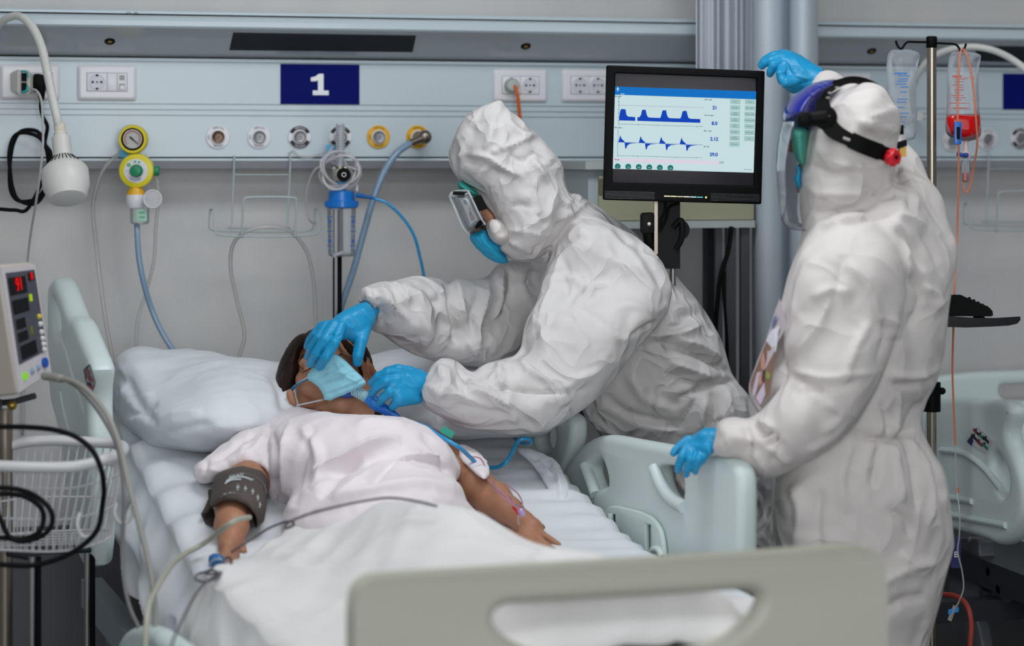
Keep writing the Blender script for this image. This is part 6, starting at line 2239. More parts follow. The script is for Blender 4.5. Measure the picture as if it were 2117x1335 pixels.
MB().tube([q - RT * .009, q], .0026, 8).build('tap_lever', red_m, iv2)
MB().tube(spline([q - UP * .006 - RT * .004, q - UP * .016 - RT * .006, q - UP * .026 - RT * .004], 4), .0016, 7).build('cannula', tube_m, iv2)


# ================================================================ gloves
def glove(parent, box, palm, pd, fingers, H=.016, Rr=.014, extra=(), st=(), h=.0022):
    px0, px1, py0, py1, da, db = box
    v = Vox(px0, px1, py0, py1, da, db, h, (da + db) / 2)
    v.poly(palm, pd, H, Rr, .003, 1)
    for e in extra:
        v.chain(e, 1.0, .005)
    for f in fingers:
        v.chain([(a, b_, c, r * .94) for a, b_, c, r in f], 1.0, .0014)
    return grow('glove', v, glove_m, parent, st, [(38, .0011, (1, 1, 1))], 2)


# ================================================================ leaning nurse
n1 = thing('person', 'person in white hooded coverall, goggles and blue mask leaning over the patient', 'person', P(1460, 1700, 4.72) * [1, 1, 0])
h1 = HeadFrame(P(1056, 392, 4.50), FW * -1.0 + RT * .0, RT * -.49 + UP * .87, 1.0)
if h1.N @ RT > 0:
    h1.flip()
# body under the suit, one continuous skin
b1_ = Vox(722, 1640, 250, 1800, 4.16, 5.02, .0080, 4.6)
head_prims(b1_, h1)
b1_.chain([(1090, 440, 4.55, 52), (1140, 500, 4.58, 60)], 1, .02)
b1_.chain([(1190, 560, 4.60, 110), (1300, 680, 4.64, 115), (1430, 830, 4.68, 110), (1470, 950, 4.70, 115)], 1.0, .03)
b1_.chain([(1200, 560, 4.50, 45), (1170, 840, 4.38, 36), (930, 800, 4.31, 26)], 1, .02)
b1_.chain([(1150, 560, 4.68, 45), (1050, 660, 4.68, 36), (800, 640, 4.42, 24)], 1, .02)
b1_.chain([(1450, 1000, 4.62, 75), (1450, 1400, 4.64, 50), (1450, 1740, 4.66, 38)], 1, .03)
b1_.chain([(1500, 1000, 4.78, 75), (1500, 1400, 4.78, 50), (1500, 1740, 4.80, 38)], 1, .03)

cv1 = Vox(722, 1640, 196, 1810, 4.16, 5.02, .0058, 4.6)
hood1 = [(1036, 204), (1008, 213), (971, 231), (954, 254), (943, 277), (936, 302), (932, 328), (935, 351), (944, 370), (964, 388), (987, 404), (1001, 428), (1022, 452), (1033, 468), (1043, 489), (1025, 514), (1042, 527), (1062, 545), (1110, 545), (1150, 500), (1190, 440), (1178, 415), (1163, 379), (1162, 356), (1156, 334), (1136, 308), (1111, 277), (1082, 248), (1048, 228), (1042, 214)]
cv1.poly(hood1, 4.50, .118, .085, .01, 1)
tors1 = [(1095, 520), (1120, 470), (1165, 412), (1184, 404), (1216, 420), (1256, 445), (1300, 479), (1345, 520), (1400, 580), (1445, 632), (1476, 682), (1502, 732), (1524, 782), (1546, 810), (1572, 850), (1590, 890), (1599, 940), (1601, 1040), (1600, 1160), (1595, 1250), (1580, 1400), (1560, 1560), (1400, 1560), (1360, 1300), (1335, 1100), (1320, 1000), (1240, 905), (1195, 850), (1190, 740), (1120, 660), (1075, 600)]
cv1.poly(tors1, [(1150, 500, 4.60), (1400, 900, 4.70), (1560, 900, 4.70)], .16, .13, .02, 1)
cv1.chain([(1450, 1350, 4.64, 85), (1450, 1720, 4.66, 58)], 1, .03)
cv1.chain([(1510, 1350, 4.78, 85), (1510, 1720, 4.80, 58)], 1, .03)
narm = [(1150, 492), (1126, 542), (1111, 626), (1090, 673), (1074, 731), (1037, 739), (995, 757), (980, 775), (964, 770), (938, 746), (906, 746), (882, 775), (866, 805), (872, 832), (911, 856), (959, 880), (1011, 893), (1090, 895), (1142, 880), (1195, 849), (1247, 804), (1278, 778), (1336, 704), (1380, 640), (1392, 580), (1360, 530), (1290, 478), (1216, 440)]
cv1.poly(narm, [(870, 800, 4.31), (1000, 830, 4.32), (1120, 850, 4.36), (1220, 700, 4.40), (1250, 540, 4.49), (1160, 520, 4.50), (1080, 740, 4.40)], .085, .065, .008, 1)
farm = [(1150, 560), (1100, 545), (1058, 542), (1032, 547), (1011, 579), (974, 584), (943, 577), (927, 597), (911, 580), (880, 576), (805, 576), (778, 580), (749, 590), (740, 608), (737, 630), (755, 625), (776, 650), (769, 683), (784, 683), (808, 698), (838, 719), (880, 737), (919, 744), (960, 749), (1030, 758), (1100, 740)]
cv1.poly(farm, [(745, 620, 4.40), (850, 650, 4.46), (960, 660, 4.58), (1060, 650, 4.66), (1120, 620, 4.68)], .070, .060, .012, 1)
# hollow cuffs
cv1.cap((735, 655, 4.375), (766, 640, 4.40), 26, 22, 1, .003, sub=True)
cv1.cap((850, 797, 4.30), (884, 795, 4.31), 30, 26, 1, .003, sub=True)
st1 = [
    # hood creases
    ([(950, 322), (1000, 322), (1042, 348), (1086, 368)], 4, .012, 's'), ([(955, 330), (1000, 340), (1030, 362)], 7, -.008), ([(1000, 318), (1045, 305), (1090, 288), (1112, 284)], 4, .009, 's'),
    ([(1044, 222), (1052, 258), (1085, 282), (1112, 282)], 4, .010, 's'), ([(1058, 245), (1085, 268), (1108, 276)], 6, -.007), ([(1052, 312), (1080, 332), (1112, 310)], 4, -.008, 's'), ([(1096, 322), (1130, 372), (1150, 412), (1172, 425)], 5, .010, 's'),
    ([(1108, 315), (1140, 350), (1160, 380)], 7, -.008), ([(1034, 366), (1042, 395), (1046, 415)], 4, .008, 's'), ([(1048, 428), (1075, 424), (1110, 430)], 5, -.007, 's'), ([(1092, 415), (1104, 384), (1108, 372)], 4, .007, 's'), ([(980, 380), (1000, 352), (1025, 340)], 5, .008, 's'),
    ([(948, 280), (958, 310), (948, 330)], 4, .008, 's'), ([(1020, 240), (1015, 280), (1000, 310)], 7, .006), ([(1060, 300), (1060, 350)], 8, -.005), ([(1110, 440), (1125, 465)], 4, -.006, 's'), ([(1045, 470), (1080, 478), (1128, 485), (1140, 465)], 5, .008, 's'),
    ([(1096, 521), (1125, 505), (1150, 470), (1175, 445)], 5, -.018, 's'), ([(1150, 455), (1180, 440), (1215, 422)], 5, .012, 's'), ([(1165, 430), (1185, 408), (1200, 418)], 5, .012, 's'), ([(1050, 500), (1090, 515), (1110, 540)], 5, .008, 's'),
    # near sleeve
    ([(1130, 545), (1160, 510), (1200, 490)], 6, -.012, 's'), ([(1160, 520), (1140, 600), (1110, 680)], 8, .010, 's'), ([(1180, 640), (1220, 600), (1260, 590)], 6, .010, 's'), ([(1200, 640), (1240, 660), (1290, 705)], 6, -.008, 's'), ([(1290, 705), (1330, 680), (1375, 660)], 5, -.012, 's'), ([(1240, 650), (1280, 700), (1320, 690)], 5, .010, 's'),
    ([(1075, 735), (1090, 765), (1130, 790)], 8, .010, 's'), ([(1035, 742), (1030, 775), (1045, 800)], 6, .014, 's'), ([(995, 760), (1015, 790), (1060, 805), (1130, 812), (1210, 805)], 6, -.012, 's'), ([(970, 772), (975, 800), (1020, 820), (1050, 850)], 6, .016, 's'), ([(940, 750), (965, 790), (960, 820)], 6, -.014, 's'),
    ([(880, 800), (930, 815), (970, 818)], 5, .012, 's'), ([(905, 750), (920, 790), (900, 830)], 7, .010, 's'), ([(1060, 800), (1050, 850), (1080, 880)], 8, .008), ([(1110, 590), (1180, 575), (1230, 620)], 9, .006), ([(930, 830), (990, 850), (1060, 860)], 9, -.007), ([(1150, 820), (1190, 790), (1240, 760)], 9, .006),
    ([(1060, 740), (1100, 700), (1130, 640)], 10, -.006), ([(1300, 500), (1330, 560), (1370, 620)], 12, .008), ([(1230, 470), (1290, 520), (1310, 600)], 12, .006), ([(1260, 460), (1330, 540), (1400, 660)], 9, -.007),
    # far sleeve
    ([(928, 590), (935, 640), (940, 690), (938, 715)], 6, -.020, 's'), ([(945, 585), (955, 630), (965, 665)], 6, .014, 's'), ([(910, 582), (915, 640), (930, 700)], 7, .012, 's'), ([(1012, 580), (1000, 620), (985, 680), (990, 730)], 6, .016, 's'), ([(990, 600), (975, 650), (980, 700)], 7, -.014, 's'),
    ([(1030, 560), (1040, 600), (1020, 660)], 6, .012, 's'), ([(1055, 560), (1050, 610), (1040, 650)], 6, -.012, 's'), ([(960, 700), (985, 730), (1015, 745)], 5, .014, 's'), ([(780, 585), (800, 620), (830, 650), (840, 665)], 6, .014, 's'), ([(810, 580), (830, 610), (850, 625)], 5, .010, 's'), ([(850, 590), (880, 600), (905, 640)], 7, -.010),
    ([(755, 600), (775, 625), (790, 660)], 5, .012, 's'), ([(770, 590), (790, 640), (795, 680)], 6, -.010, 's'), ([(860, 640), (880, 680), (870, 720)], 8, .008), ([(745, 605), (760, 600), (775, 620)], 4, .008, 's'),
    # back and waist
    ([(1345, 705), (1420, 725), (1500, 765), (1520, 775)], 7, -.020, 's'), ([(1340, 690), (1400, 690), (1450, 670)], 6, .014, 's'), ([(1390, 700), (1440, 715), (1490, 745)], 6, .014, 's'), ([(1400, 660), (1450, 650), (1480, 690)], 9, -.010), ([(1380, 745), (1430, 765), (1480, 785)], 6, .012, 's'), ([(1370, 770), (1430, 790), (1470, 792)], 7, -.012, 's'),
    ([(1430, 812), (1470, 795), (1524, 785)], 6, -.022, 's'), ([(1400, 822), (1430, 812), (1450, 802)], 5, -.010, 's'), ([(1300, 760), (1330, 820), (1400, 850)], 12, .012), ([(1250, 810), (1290, 850), (1360, 870), (1420, 880)], 9, -.010), ([(1440, 820), (1410, 870), (1390, 900)], 7, -.012, 's'), ([(1470, 805), (1480, 850), (1475, 900)], 6, -.010, 's'),
    ([(1500, 800), (1510, 860), (1540, 900)], 7, .012, 's'), ([(1460, 820), (1450, 870), (1440, 900)], 6, .012, 's'), ([(1540, 820), (1560, 880), (1575, 940)], 7, -.010), ([(1210, 845), (1250, 880), (1300, 900)], 8, .012, 's'), ([(1300, 870), (1350, 880), (1440, 900)], 6, .008, 's'),
    ([(1560, 1000), (1590, 1040), (1560, 1090)], 5, -.010, 's'), ([(1555, 1020), (1575, 1060), (1598, 1110)], 4, .008, 's'), ([(1560, 1100), (1580, 1120), (1600, 1150)], 5, .008, 's'), ([(1380, 970), (1410, 1000), (1430, 1030)], 6, .010, 's')]
b1_.carve(cv1, .030, [(880, 340), (966, 385), (1005, 428), (1040, 470), (1046, 490), (1030, 508), (1045, 530), (1000, 560), (880, 560)])
grow('body', b1_, skin, n1)
cover1 = grow('coverall', cv1, tyvek, n1, st1, [(4.5, .012, (1, 1, 1)), (11, .0030, (1, 1, 1))], 2)
for a, b_ in (((1430, 1742, 4.52), (1450, 1735, 4.68)), ((1490, 1742, 4.66), (1510, 1735, 4.82))):
    v = Vox(1380, 1570, 1680, 1800, 4.3, 4.95, .008, 4.6)
    v.cap((a[0], a[1], a[2]), b_, 34, 50, 1, .02)
    grow('shoe_cover', v, tyvek2, cover1)
# elastic rim of the hood round the face
# cap, goggles, masks
v = Vox(935, 1010, 360, 420, 4.38, 4.62, .0028, 4.5)
v.poly([(945, 372), (966, 380), (992, 400), (985, 408), (962, 402), (948, 392)], 4.49, .07, .02, .003, 1)
grow('surgical_cap', v, mat('cap_teal', '2b9a90', .7), n1, [], [(40, .002, (1, 1, 1))])
gog = film('goggle_clear', 'e0e6ea', .09)
v = Vox(915, 1020, 380, 495, 4.36, 4.64, .0024, 4.5)
gp = [(927, 401), (938, 392), (974, 391), (984, 404), (1000, 438), (1006, 463), (986, 474), (968, 484), (957, 468), (940, 430)]
v.poly(gp, 4.50, .085, .022, .002, 1)
gi = [(936, 404), (944, 399), (970, 398), (978, 410), (993, 440), (998, 460), (972, 474), (962, 464), (948, 430)]
v.poly(gi, 4.50, .078, .018, .002, 1, sub=True)
goggles = grow('goggles', v, gog, n1, [], [], 1)
MB().tube(chaikin([P(*p, 4.425) for p in ((929, 403), (938, 395), (972, 393), (966, 402), (940, 405))], 2), .0022, 8, True).build('goggle_rim', film('rim_clear', 'dfe6ea', .35), goggles)
MB().tube(spline([P(929, 404, 4.43), P(941, 432, 4.42), P(956, 468, 4.42), P(968, 483, 4.43)], 5), .0024, 8).build('goggle_rim', MATS['rim_clear'], goggles)
MB().tube(spline([P(968, 395, 4.41), P(980, 420, 4.405), P(993, 448, 4.405), P(1003, 464, 4.41)], 5), .0022, 8).build('goggle_rim', MATS['rim_clear'], goggles)
MB().rbox(P(949, 399, 4.43), (unit(RT - UP * .05), UP, FW), (.012, .0035, .02), .002).build('air_vent', black_rb, goggles)
MB().tube([P(984, 471, 4.42), P(992, 462, 4.415), P(999, 454, 4.41)], [.003, .0055, .003], 10).build('air_vent', black_rb, goggles)
sp_ = [(973, 411), (994, 402), (1009, 431), (987, 438)]
MB().quadbox([P(sp_[3][0], sp_[3][1], 4.414), P(sp_[2][0], sp_[2][1], 4.414), P(sp_[1][0], sp_[1][1], 4.414), P(sp_[0][0], sp_[0][1], 4.414)] + [P(sp_[3][0], sp_[3][1], 4.408), P(sp_[2][0], sp_[2][1], 4.408), P(sp_[1][0], sp_[1][1], 4.408), P(sp_[0][0], sp_[0][1], 4.408)]).build('goggle_strap', black_rb, goggles)
for sx in (-1, 1):
    gell_c = h1.p(sx * .031, .084, -.001)
    MB().ball(gell_c, .0105, 16).build('eye', mat('eye_white', 'd8d4d0', .2), n1)
    MB().ball(gell_c + h1.N * .0075, .0055, 12).build('iris', mat('iris_dark', '1c100a', .15), n1)
    MB().tube(spline([h1.p(sx * .014, .094, .020), h1.p(sx * .030, .095, .026), h1.p(sx * .046, .085, .021)], 5), .0022, 8).build('eyebrow', hair_m, n1)
v = Vox(960, 1070, 450, 560, 4.34, 4.66, .0028, 4.5)
v.poly([(1002, 468), (1010, 450), (1026, 446), (1048, 460), (1062, 494), (1040, 512), (1012, 500)], 4.50, .105, .018, .004, 1)
grow('respirator', v, tyvek2, n1)
v = Vox(955, 1070, 455, 560, 4.36, 4.66, .0024, 4.5)
v.poly([(969, 487), (985, 478), (1005, 469), (1013, 490), (1030, 501), (1046, 489), (1030, 511), (1054, 541), (1037, 545), (1014, 537), (995, 522), (980, 506)], 4.50, .082, .045, .003, 1)
grow('face_mask', v, mask_d, n1, [([(985, 482), (1000, 505), (1030, 530)], 3, -.004, 's'), ([(1000, 476), (1012, 500), (1040, 520)], 3, .004, 's')], [(30, .003, (1, 1, 1))])
# raised (far) hand on the mask and forehead
glove(n1, (620, 800, 600, 775, 4.20, 4.52),
      [(778, 652), (775, 668), (764, 690), (750, 708), (740, 712), (726, 706), (716, 700), (700, 706), (684, 700), (668, 690), (662, 682), (682, 664), (702, 646), (740, 628), (762, 622)],
      [(770, 640, 4.385), (700, 670, 4.315), (680, 680, 4.30), (740, 690, 4.34)],
      [[(704, 676, 4.290, 13), (692, 708, 4.262, 12.5), (674, 738, 4.262, 11.5), (660, 758, 4.285, 10)],
       [(690, 672, 4.292, 13), (672, 702, 4.270, 12), (654, 730, 4.275, 11), (641, 752, 4.305, 9.5)],
       [(676, 672, 4.300, 12), (659, 698, 4.290, 11.5), (645, 718, 4.300, 10.5), (637, 738, 4.320, 9)],
       [(666, 674, 4.315, 11), (651, 690, 4.315, 10), (640, 703, 4.325, 9), (634, 716, 4.335, 8)],
       [(752, 676, 4.335, 17), (746, 706, 4.310, 14), (740, 734, 4.305, 12.5), (739, 748, 4.315, 11)]],
      .030, .024, [[(765, 640, 4.40, 22), (740, 660, 4.355, 24)]],
      [([(700, 655), (715, 672), (735, 680)], 3, .0025, 's'), ([(720, 650), (740, 672), (755, 690)], 3, .0025, 's'), ([(682, 690), (700, 700)], 2.5, -.004, 's'), ([(696, 700), (706, 690)], 2.5, -.003, 's'), ([(735, 640), (760, 655), (770, 672)], 3, .0025, 's')])
# near hand beside the mask
glove(n1, (750, 905, 735, 865, 4.16, 4.44),
      [(886, 764), (838, 759), (814, 763), (800, 775), (798, 800), (812, 826), (824, 842), (846, 838), (876, 834), (872, 812)],
      [(880, 795, 4.31), (815, 790, 4.275), (840, 830, 4.275)],
      [[(826, 772, 4.275, 12), (802, 770, 4.262, 11.5), (782, 778, 4.268, 10.5), (769, 792, 4.285, 9)],
       [(822, 786, 4.265, 12.5), (798, 789, 4.252, 11.5), (780, 799, 4.262, 10.5), (769, 812, 4.283, 9)],
       [(826, 802, 4.262, 12.5), (806, 810, 4.250, 11.5), (792, 822, 4.262, 10), (785, 832, 4.28, 8.5)],
       [(836, 816, 4.265, 12), (822, 828, 4.254, 10.5), (812, 840, 4.268, 9)],
       [(850, 770, 4.30, 14), (822, 764, 4.300, 12), (800, 768, 4.305, 10.5)]],
      .028, .022, [[(885, 797, 4.31, 26), (850, 797, 4.295, 28)]],
      [([(830, 790), (850, 800), (870, 800)], 3, .002, 's'), ([(840, 770), (860, 790), (875, 815)], 3, .0025, 's'), ([(808, 800), (826, 806)], 2.5, -.003, 's')])

# ================================================================ standing nurse
n2 = thing('person', 'person in white coverall seen from behind, one gloved hand on the bed rail', 'person', P(1780, 1900, 3.97) * [1, 1, 0])
h2_ = HeadFrame(P(1762, 285, 4.00), FW * -.92 + RT * -.35, UP * .97 + RT * .16, 1.0)
if h2_.N @ RT > 0:
    h2_.flip()
b2_ = Vox(1440, 2000, 130, 2060, 3.60, 4.55, .0085, 3.98)
head_prims(b2_, h2_)
b2_.chain([(1770, 360, 4.01, 56), (1785, 450, 4.0, 62)], 1, .02)
b2_.chain([(1790, 540, 3.99, 115), (1780, 720, 3.98, 110), (1780, 880, 3.98, 95), (1785, 1020, 3.98, 130)], 1.0, .03)
b2_.chain([(1740, 520, 3.90, 50), (1740, 830, 3.80, 40), (1520, 905, 3.86, 28)], 1, .02)
b2_.chain([(1880, 480, 4.06, 50), (1830, 300, 4.20, 38), (1700, 180, 4.36, 26)], 1, .02)
b2_.chain([(1740, 1080, 3.92, 85), (1740, 1500, 3.94, 55), (1740, 1950, 3.95, 42)], 1, .03)
b2_.chain([(1840, 1080, 4.04, 85), (1830, 1500, 4.04, 55), (1830, 1950, 4.05, 42)], 1, .03)
cv2 = Vox(1440, 2010, 120, 2075, 3.58, 4.50, .0060, 3.98)
hood2 = [(1802, 172), (1826, 181), (1838, 198), (1851, 218), (1863, 230), (1863, 267), (1857, 298), (1852, 346), (1845, 385), (1842, 410), (1850, 440), (1760, 480), (1672, 490), (1664, 460), (1656, 411), (1653, 363), (1664, 346), (1668, 300), (1672, 262), (1690, 225), (1712, 196), (1745, 180)]
cv2.poly(hood2, 4.00, .118, .085, .01, 1)
tors2 = [(1668, 470), (1655, 515), (1640, 550), (1625, 600), (1606, 650), (1585, 705), (1560, 765), (1549, 795), (1558, 825), (1575, 855), (1600, 880), (1612, 930), (1606, 1000), (1602, 1076), (1610, 1140), (1612, 1250), (1620, 1400), (1640, 1560), (1900, 1560), (1908, 1400), (1916, 1335), (1932, 1285), (1950, 1230), (1960, 1175), (1968, 1100), (1967, 1060), (1960, 1030), (1948, 975), (1922, 932), (1896, 880), (1903, 838), (1935, 790), (1953, 734), (1962, 680), (1967, 618), (1972, 560), (1966, 530), (1930, 460), (1903, 400), (1870, 380), (1800, 400), (1720, 430)]
cv2.poly(tors2, [(1700, 500, 3.98), (1900, 600, 4.0), (1780, 1400, 3.98)], .15, .12, .02, 1)
cv2.chain([(1735, 1500, 3.93, 95), (1735, 1940, 3.94, 66)], 1, .03)
cv2.chain([(1835, 1500, 4.03, 90), (1835, 1940, 4.05, 66)], 1, .03)
narm2 = [(1700, 455), (1665, 500), (1640, 560), (1630, 640), (1622, 700), (1634, 752), (1637, 782), (1605, 815), (1583, 840), (1554, 870), (1520, 869), (1488, 870), (1481, 900), (1474, 938), (1500, 941), (1525, 943), (1540, 960), (1554, 973), (1580, 988), (1610, 980), (1650, 965), (1705, 940), (1751, 908), (1790, 848), (1824, 778), (1850, 690), (1868, 600), (1860, 520), (1820, 460), (1760, 440)]
cv2.poly(narm2, [(1480, 905, 3.88), (1560, 920, 3.84), (1680, 880, 3.79), (1740, 780, 3.79), (1760, 600, 3.84), (1740, 480, 3.90), (1640, 700, 3.85)], .080, .066, .008, 1)
# raised arm behind the head
cv2.chain([(1915, 520, 4.02, 58), (1885, 430, 4.08, 54), (1845, 360, 4.15, 52), (1815, 290, 4.22, 46), (1765, 225, 4.30, 40), (1712, 182, 4.37, 32)], 1, .025)
cv2.poly([(1846, 330), (1862, 332), (1885, 365), (1903, 395), (1902, 420), (1925, 465), (1960, 530), (1930, 600), (1850, 560), (1835, 470), (1842, 400)], [(1850, 340, 4.14), (1900, 420, 4.08), (1940, 540, 4.02)], .07, .05, .02, 1)
cv2.cap((1462, 905, 3.88), (1492, 905, 3.875), 30, 27, 1, .003, sub=True)
st2 = [
    # hood
    ([(1720, 230), (1745, 215), (1760, 240)], 5, .006), ([(1750, 225), (1760, 250), (1755, 270)], 5, -.006, 's'), ([(1770, 250), (1810, 262), (1855, 270)], 5, .009, 's'), ([(1790, 245), (1830, 235), (1858, 228)], 5, .008, 's'), ([(1780, 270), (1820, 290), (1855, 285)], 6, -.007, 's'),
    ([(1690, 300), (1720, 330), (1780, 345), (1835, 330)], 6, .010, 's'), ([(1680, 340), (1720, 360), (1790, 355)], 7, -.008), ([(1660, 380), (1700, 400), (1770, 400), (1820, 390)], 6, .010, 's'), ([(1670, 430), (1720, 440), (1790, 430), (1830, 400)], 7, -.012, 's'), ([(1800, 400), (1830, 405), (1850, 402)], 5, -.014, 's'),
    ([(1690, 455), (1760, 460), (1830, 440), (1860, 425)], 6, -.018, 's'), ([(1700, 475), (1740, 455), (1790, 448)], 7, .014, 's'), ([(1855, 340), (1850, 390)], 5, -.008), ([(1830, 340), (1832, 385), (1840, 405)], 4, .008, 's'), ([(1740, 300), (1800, 320), (1840, 345)], 7, .006),
    # raised shoulder
    ([(1850, 360), (1880, 400), (1885, 440)], 6, -.010, 's'), ([(1858, 345), (1890, 390), (1900, 430)], 5, .010, 's'), ([(1850, 440), (1880, 450), (1915, 470)], 6, .010, 's'), ([(1850, 470), (1890, 520), (1910, 560)], 8, -.010), ([(1840, 440), (1870, 500), (1880, 580)], 6, .010, 's'), ([(1900, 470), (1930, 520), (1950, 580)], 7, -.008), ([(1905, 590), (1930, 610), (1935, 640)], 6, .016, 's'), ([(1870, 560), (1900, 600), (1895, 640), (1870, 680)], 7, -.014, 's'),
    # upper back
    ([(1823, 660), (1835, 690), (1825, 740), (1830, 770)], 6, -.016, 's'), ([(1835, 660), (1850, 670), (1845, 700)], 6, .014, 's'), ([(1825, 770), (1880, 778), (1930, 765), (1948, 752)], 5, .012, 's'), ([(1830, 790), (1880, 795), (1930, 780)], 7, -.010), ([(1750, 540), (1800, 600), (1820, 650)], 8, .008, 's'), ([(1724, 620), (1740, 560), (1745, 530)], 6, -.008, 's'), ([(1680, 620), (1720, 600), (1760, 610)], 10, .008),
    # waist gathers
    ([(1765, 896), (1810, 905), (1850, 908), (1892, 880)], 6, -.026, 's'), ([(1850, 905), (1852, 860), (1856, 810)], 6, .012, 's'), ([(1836, 905), (1830, 860), (1815, 830)], 5, -.012, 's'), ([(1870, 895), (1885, 850), (1900, 825)], 6, -.012, 's'), ([(1820, 915), (1810, 960), (1800, 1010)], 6, -.012, 's'), ([(1845, 915), (1855, 970), (1865, 1040)], 5, .016, 's'), ([(1865, 912), (1885, 970), (1895, 1060)], 5, -.016, 's'), ([(1875, 905), (1905, 960), (1920, 1030), (1915, 1090)], 5, .016, 's'), ([(1890, 900), (1925, 960), (1945, 1040)], 5, -.014, 's'), ([(1900, 905), (1940, 980), (1955, 1060)], 5, .012, 's'), ([(1800, 920), (1790, 980), (1800, 1050)], 7, .010, 's'), ([(1760, 910), (1740, 980), (1745, 1060)], 9, .008),
    ([(1860, 1140), (1890, 1170), (1935, 1160)], 7, .014, 's'), ([(1790, 1230), (1850, 1190), (1920, 1160)], 9, .012, 's'), ([(1800, 1280), (1860, 1240), (1910, 1230)], 10, -.010), ([(1640, 1000), (1660, 1060), (1650, 1140)], 12, .010), ([(1700, 1010), (1690, 1080), (1700, 1150)], 10, -.008), ([(1830, 1050), (1870, 1075), (1880, 1110)], 6, -.012, 's'),
    # near sleeve
    ([(1634, 765), (1700, 780), (1770, 775), (1822, 770)], 5, .010, 's'), ([(1632, 775), (1700, 800), (1780, 795)], 9, -.008), ([(1720, 610), (1690, 680), (1650, 730)], 7, .010, 's'), ([(1800, 660), (1760, 740), (1740, 790)], 9, .008), ([(1700, 830), (1740, 860), (1700, 900)], 12, .007), ([(1640, 820), (1680, 800), (1700, 820)], 8, -.007),
    ([(1556, 875), (1575, 895), (1595, 890), (1600, 905), (1585, 925)], 5, -.022, 's'), ([(1565, 870), (1590, 880), (1605, 900)], 6, .014, 's'), ([(1540, 880), (1550, 910), (1545, 940)], 6, -.014, 's'), ([(1560, 930), (1580, 960), (1585, 982)], 5, .016, 's'), ([(1590, 920), (1610, 940), (1635, 960)], 6, .014, 's'), ([(1600, 960), (1605, 930), (1620, 910)], 6, -.010, 's'), ([(1490, 880), (1510, 900), (1500, 935)], 7, .008, 's'), ([(1660, 940), (1720, 910), (1760, 870)], 9, .006)]
b2_.carve(cv2, .030, [(1600, 255), (1672, 262), (1664, 346), (1654, 363), (1657, 480), (1600, 480)])
grow('body', b2_, skin, n2)
cover2 = grow('coverall', cv2, tyvek2, n2, st2, [(4, .012, (1, 1, 1)), (10, .0025, (1, 1, 1))], 2)
for a, b_ in (((1715, 1985, 3.78), (1738, 1978, 3.96)), ((1815, 1985, 3.90), (1836, 1978, 4.06))):
    v = Vox(1650, 1910, 1900, 2045, 3.6, 4.25, .008, 3.98)
    v.cap(a, b_, 36, 54, 1, .02)
    grow('shoe_cover', v, tyvek2, cover2)
# hand on the rail
glove(n2, (1380, 1500, 870, 995, 3.76, 4.06),
      [(1482, 884), (1462, 882), (1445, 891), (1420, 908), (1412, 922), (1414, 932), (1440, 938), (1456, 940), (1476, 941)],
      [(1478, 910, 3.875), (1430, 915, 3.90), (1430, 940, 3.885)],
      [[(1424, 910, 3.905, 12), (1408, 920, 3.90, 10.5), (1397, 931, 3.895, 9), (1392, 937, 3.893, 8)],
       [(1420, 925, 3.885, 11), (1410, 944, 3.868, 10), (1404, 960, 3.874, 9), (1402, 972, 3.886, 8)],
       [(1434, 930, 3.880, 11), (1428, 950, 3.860, 10), (1422, 967, 3.868, 9), (1419, 980, 3.884, 8)],
       [(1449, 932, 3.875, 10.5), (1445, 950, 3.856, 9.5), (1440, 964, 3.864, 8.5), (1437, 975, 3.878, 7.5)],
       [(1460, 932, 3.872, 10), (1455, 944, 3.862, 9), (1450, 954, 3.868, 8)]],
      .024, .020, [[(1490, 908, 3.875, 23), (1462, 910, 3.885, 25)]],
      [([(1440, 900), (1425, 925), (1416, 945)], 2.5, .002, 's'), ([(1455, 900), (1440, 925), (1430, 950)], 2.5, -.002, 's'), ([(1470, 895), (1458, 915), (1450, 935)], 2.5, .002, 's')])
# raised hand above the monitor
glove(n2, (1560, 1705, 92, 205, 4.30, 4.54),
      [(1693, 160), (1686, 146), (1678, 132), (1667, 120), (1652, 112), (1636, 105), (1622, 101), (1608, 106), (1600, 120), (1606, 140), (1612, 160), (1618, 178), (1630, 190), (1642, 195), (1660, 186), (1680, 176)],
      [(1690, 160, 4.40), (1620, 120, 4.42), (1640, 190, 4.40)],
      [[(1618, 112, 4.42, 11), (1598, 116, 4.425, 10.5), (1582, 124, 4.43, 9.5), (1573, 134, 4.435, 8)],
       [(1616, 118, 4.40, 11), (1596, 124, 4.395, 10), (1582, 130, 4.40, 9), (1576, 137, 4.405, 8)],
       [(1614, 126, 4.395, 11), (1600, 134, 4.385, 10.5), (1594, 146, 4.39, 9.5), (1592, 153, 4.40, 8)],
       [(1622, 138, 4.39, 12), (1614, 152, 4.378, 11), (1616, 166, 4.385, 10)],
       [(1640, 170, 4.375, 14), (1626, 172, 4.368, 12), (1618, 164, 4.372, 10)]],
      .038, .030, [[(1700, 172, 4.38, 26), (1660, 155, 4.40, 32)]],
      [([(1625, 120), (1632, 145), (1650, 165)], 3, -.003, 's'), ([(1640, 115), (1655, 140), (1672, 155)], 3, .003, 's'), ([(1620, 165), (1645, 158), (1675, 165)], 3, .003, 's'), ([(1630, 185), (1660, 172), (1685, 165)], 3, -.0025, 's')])
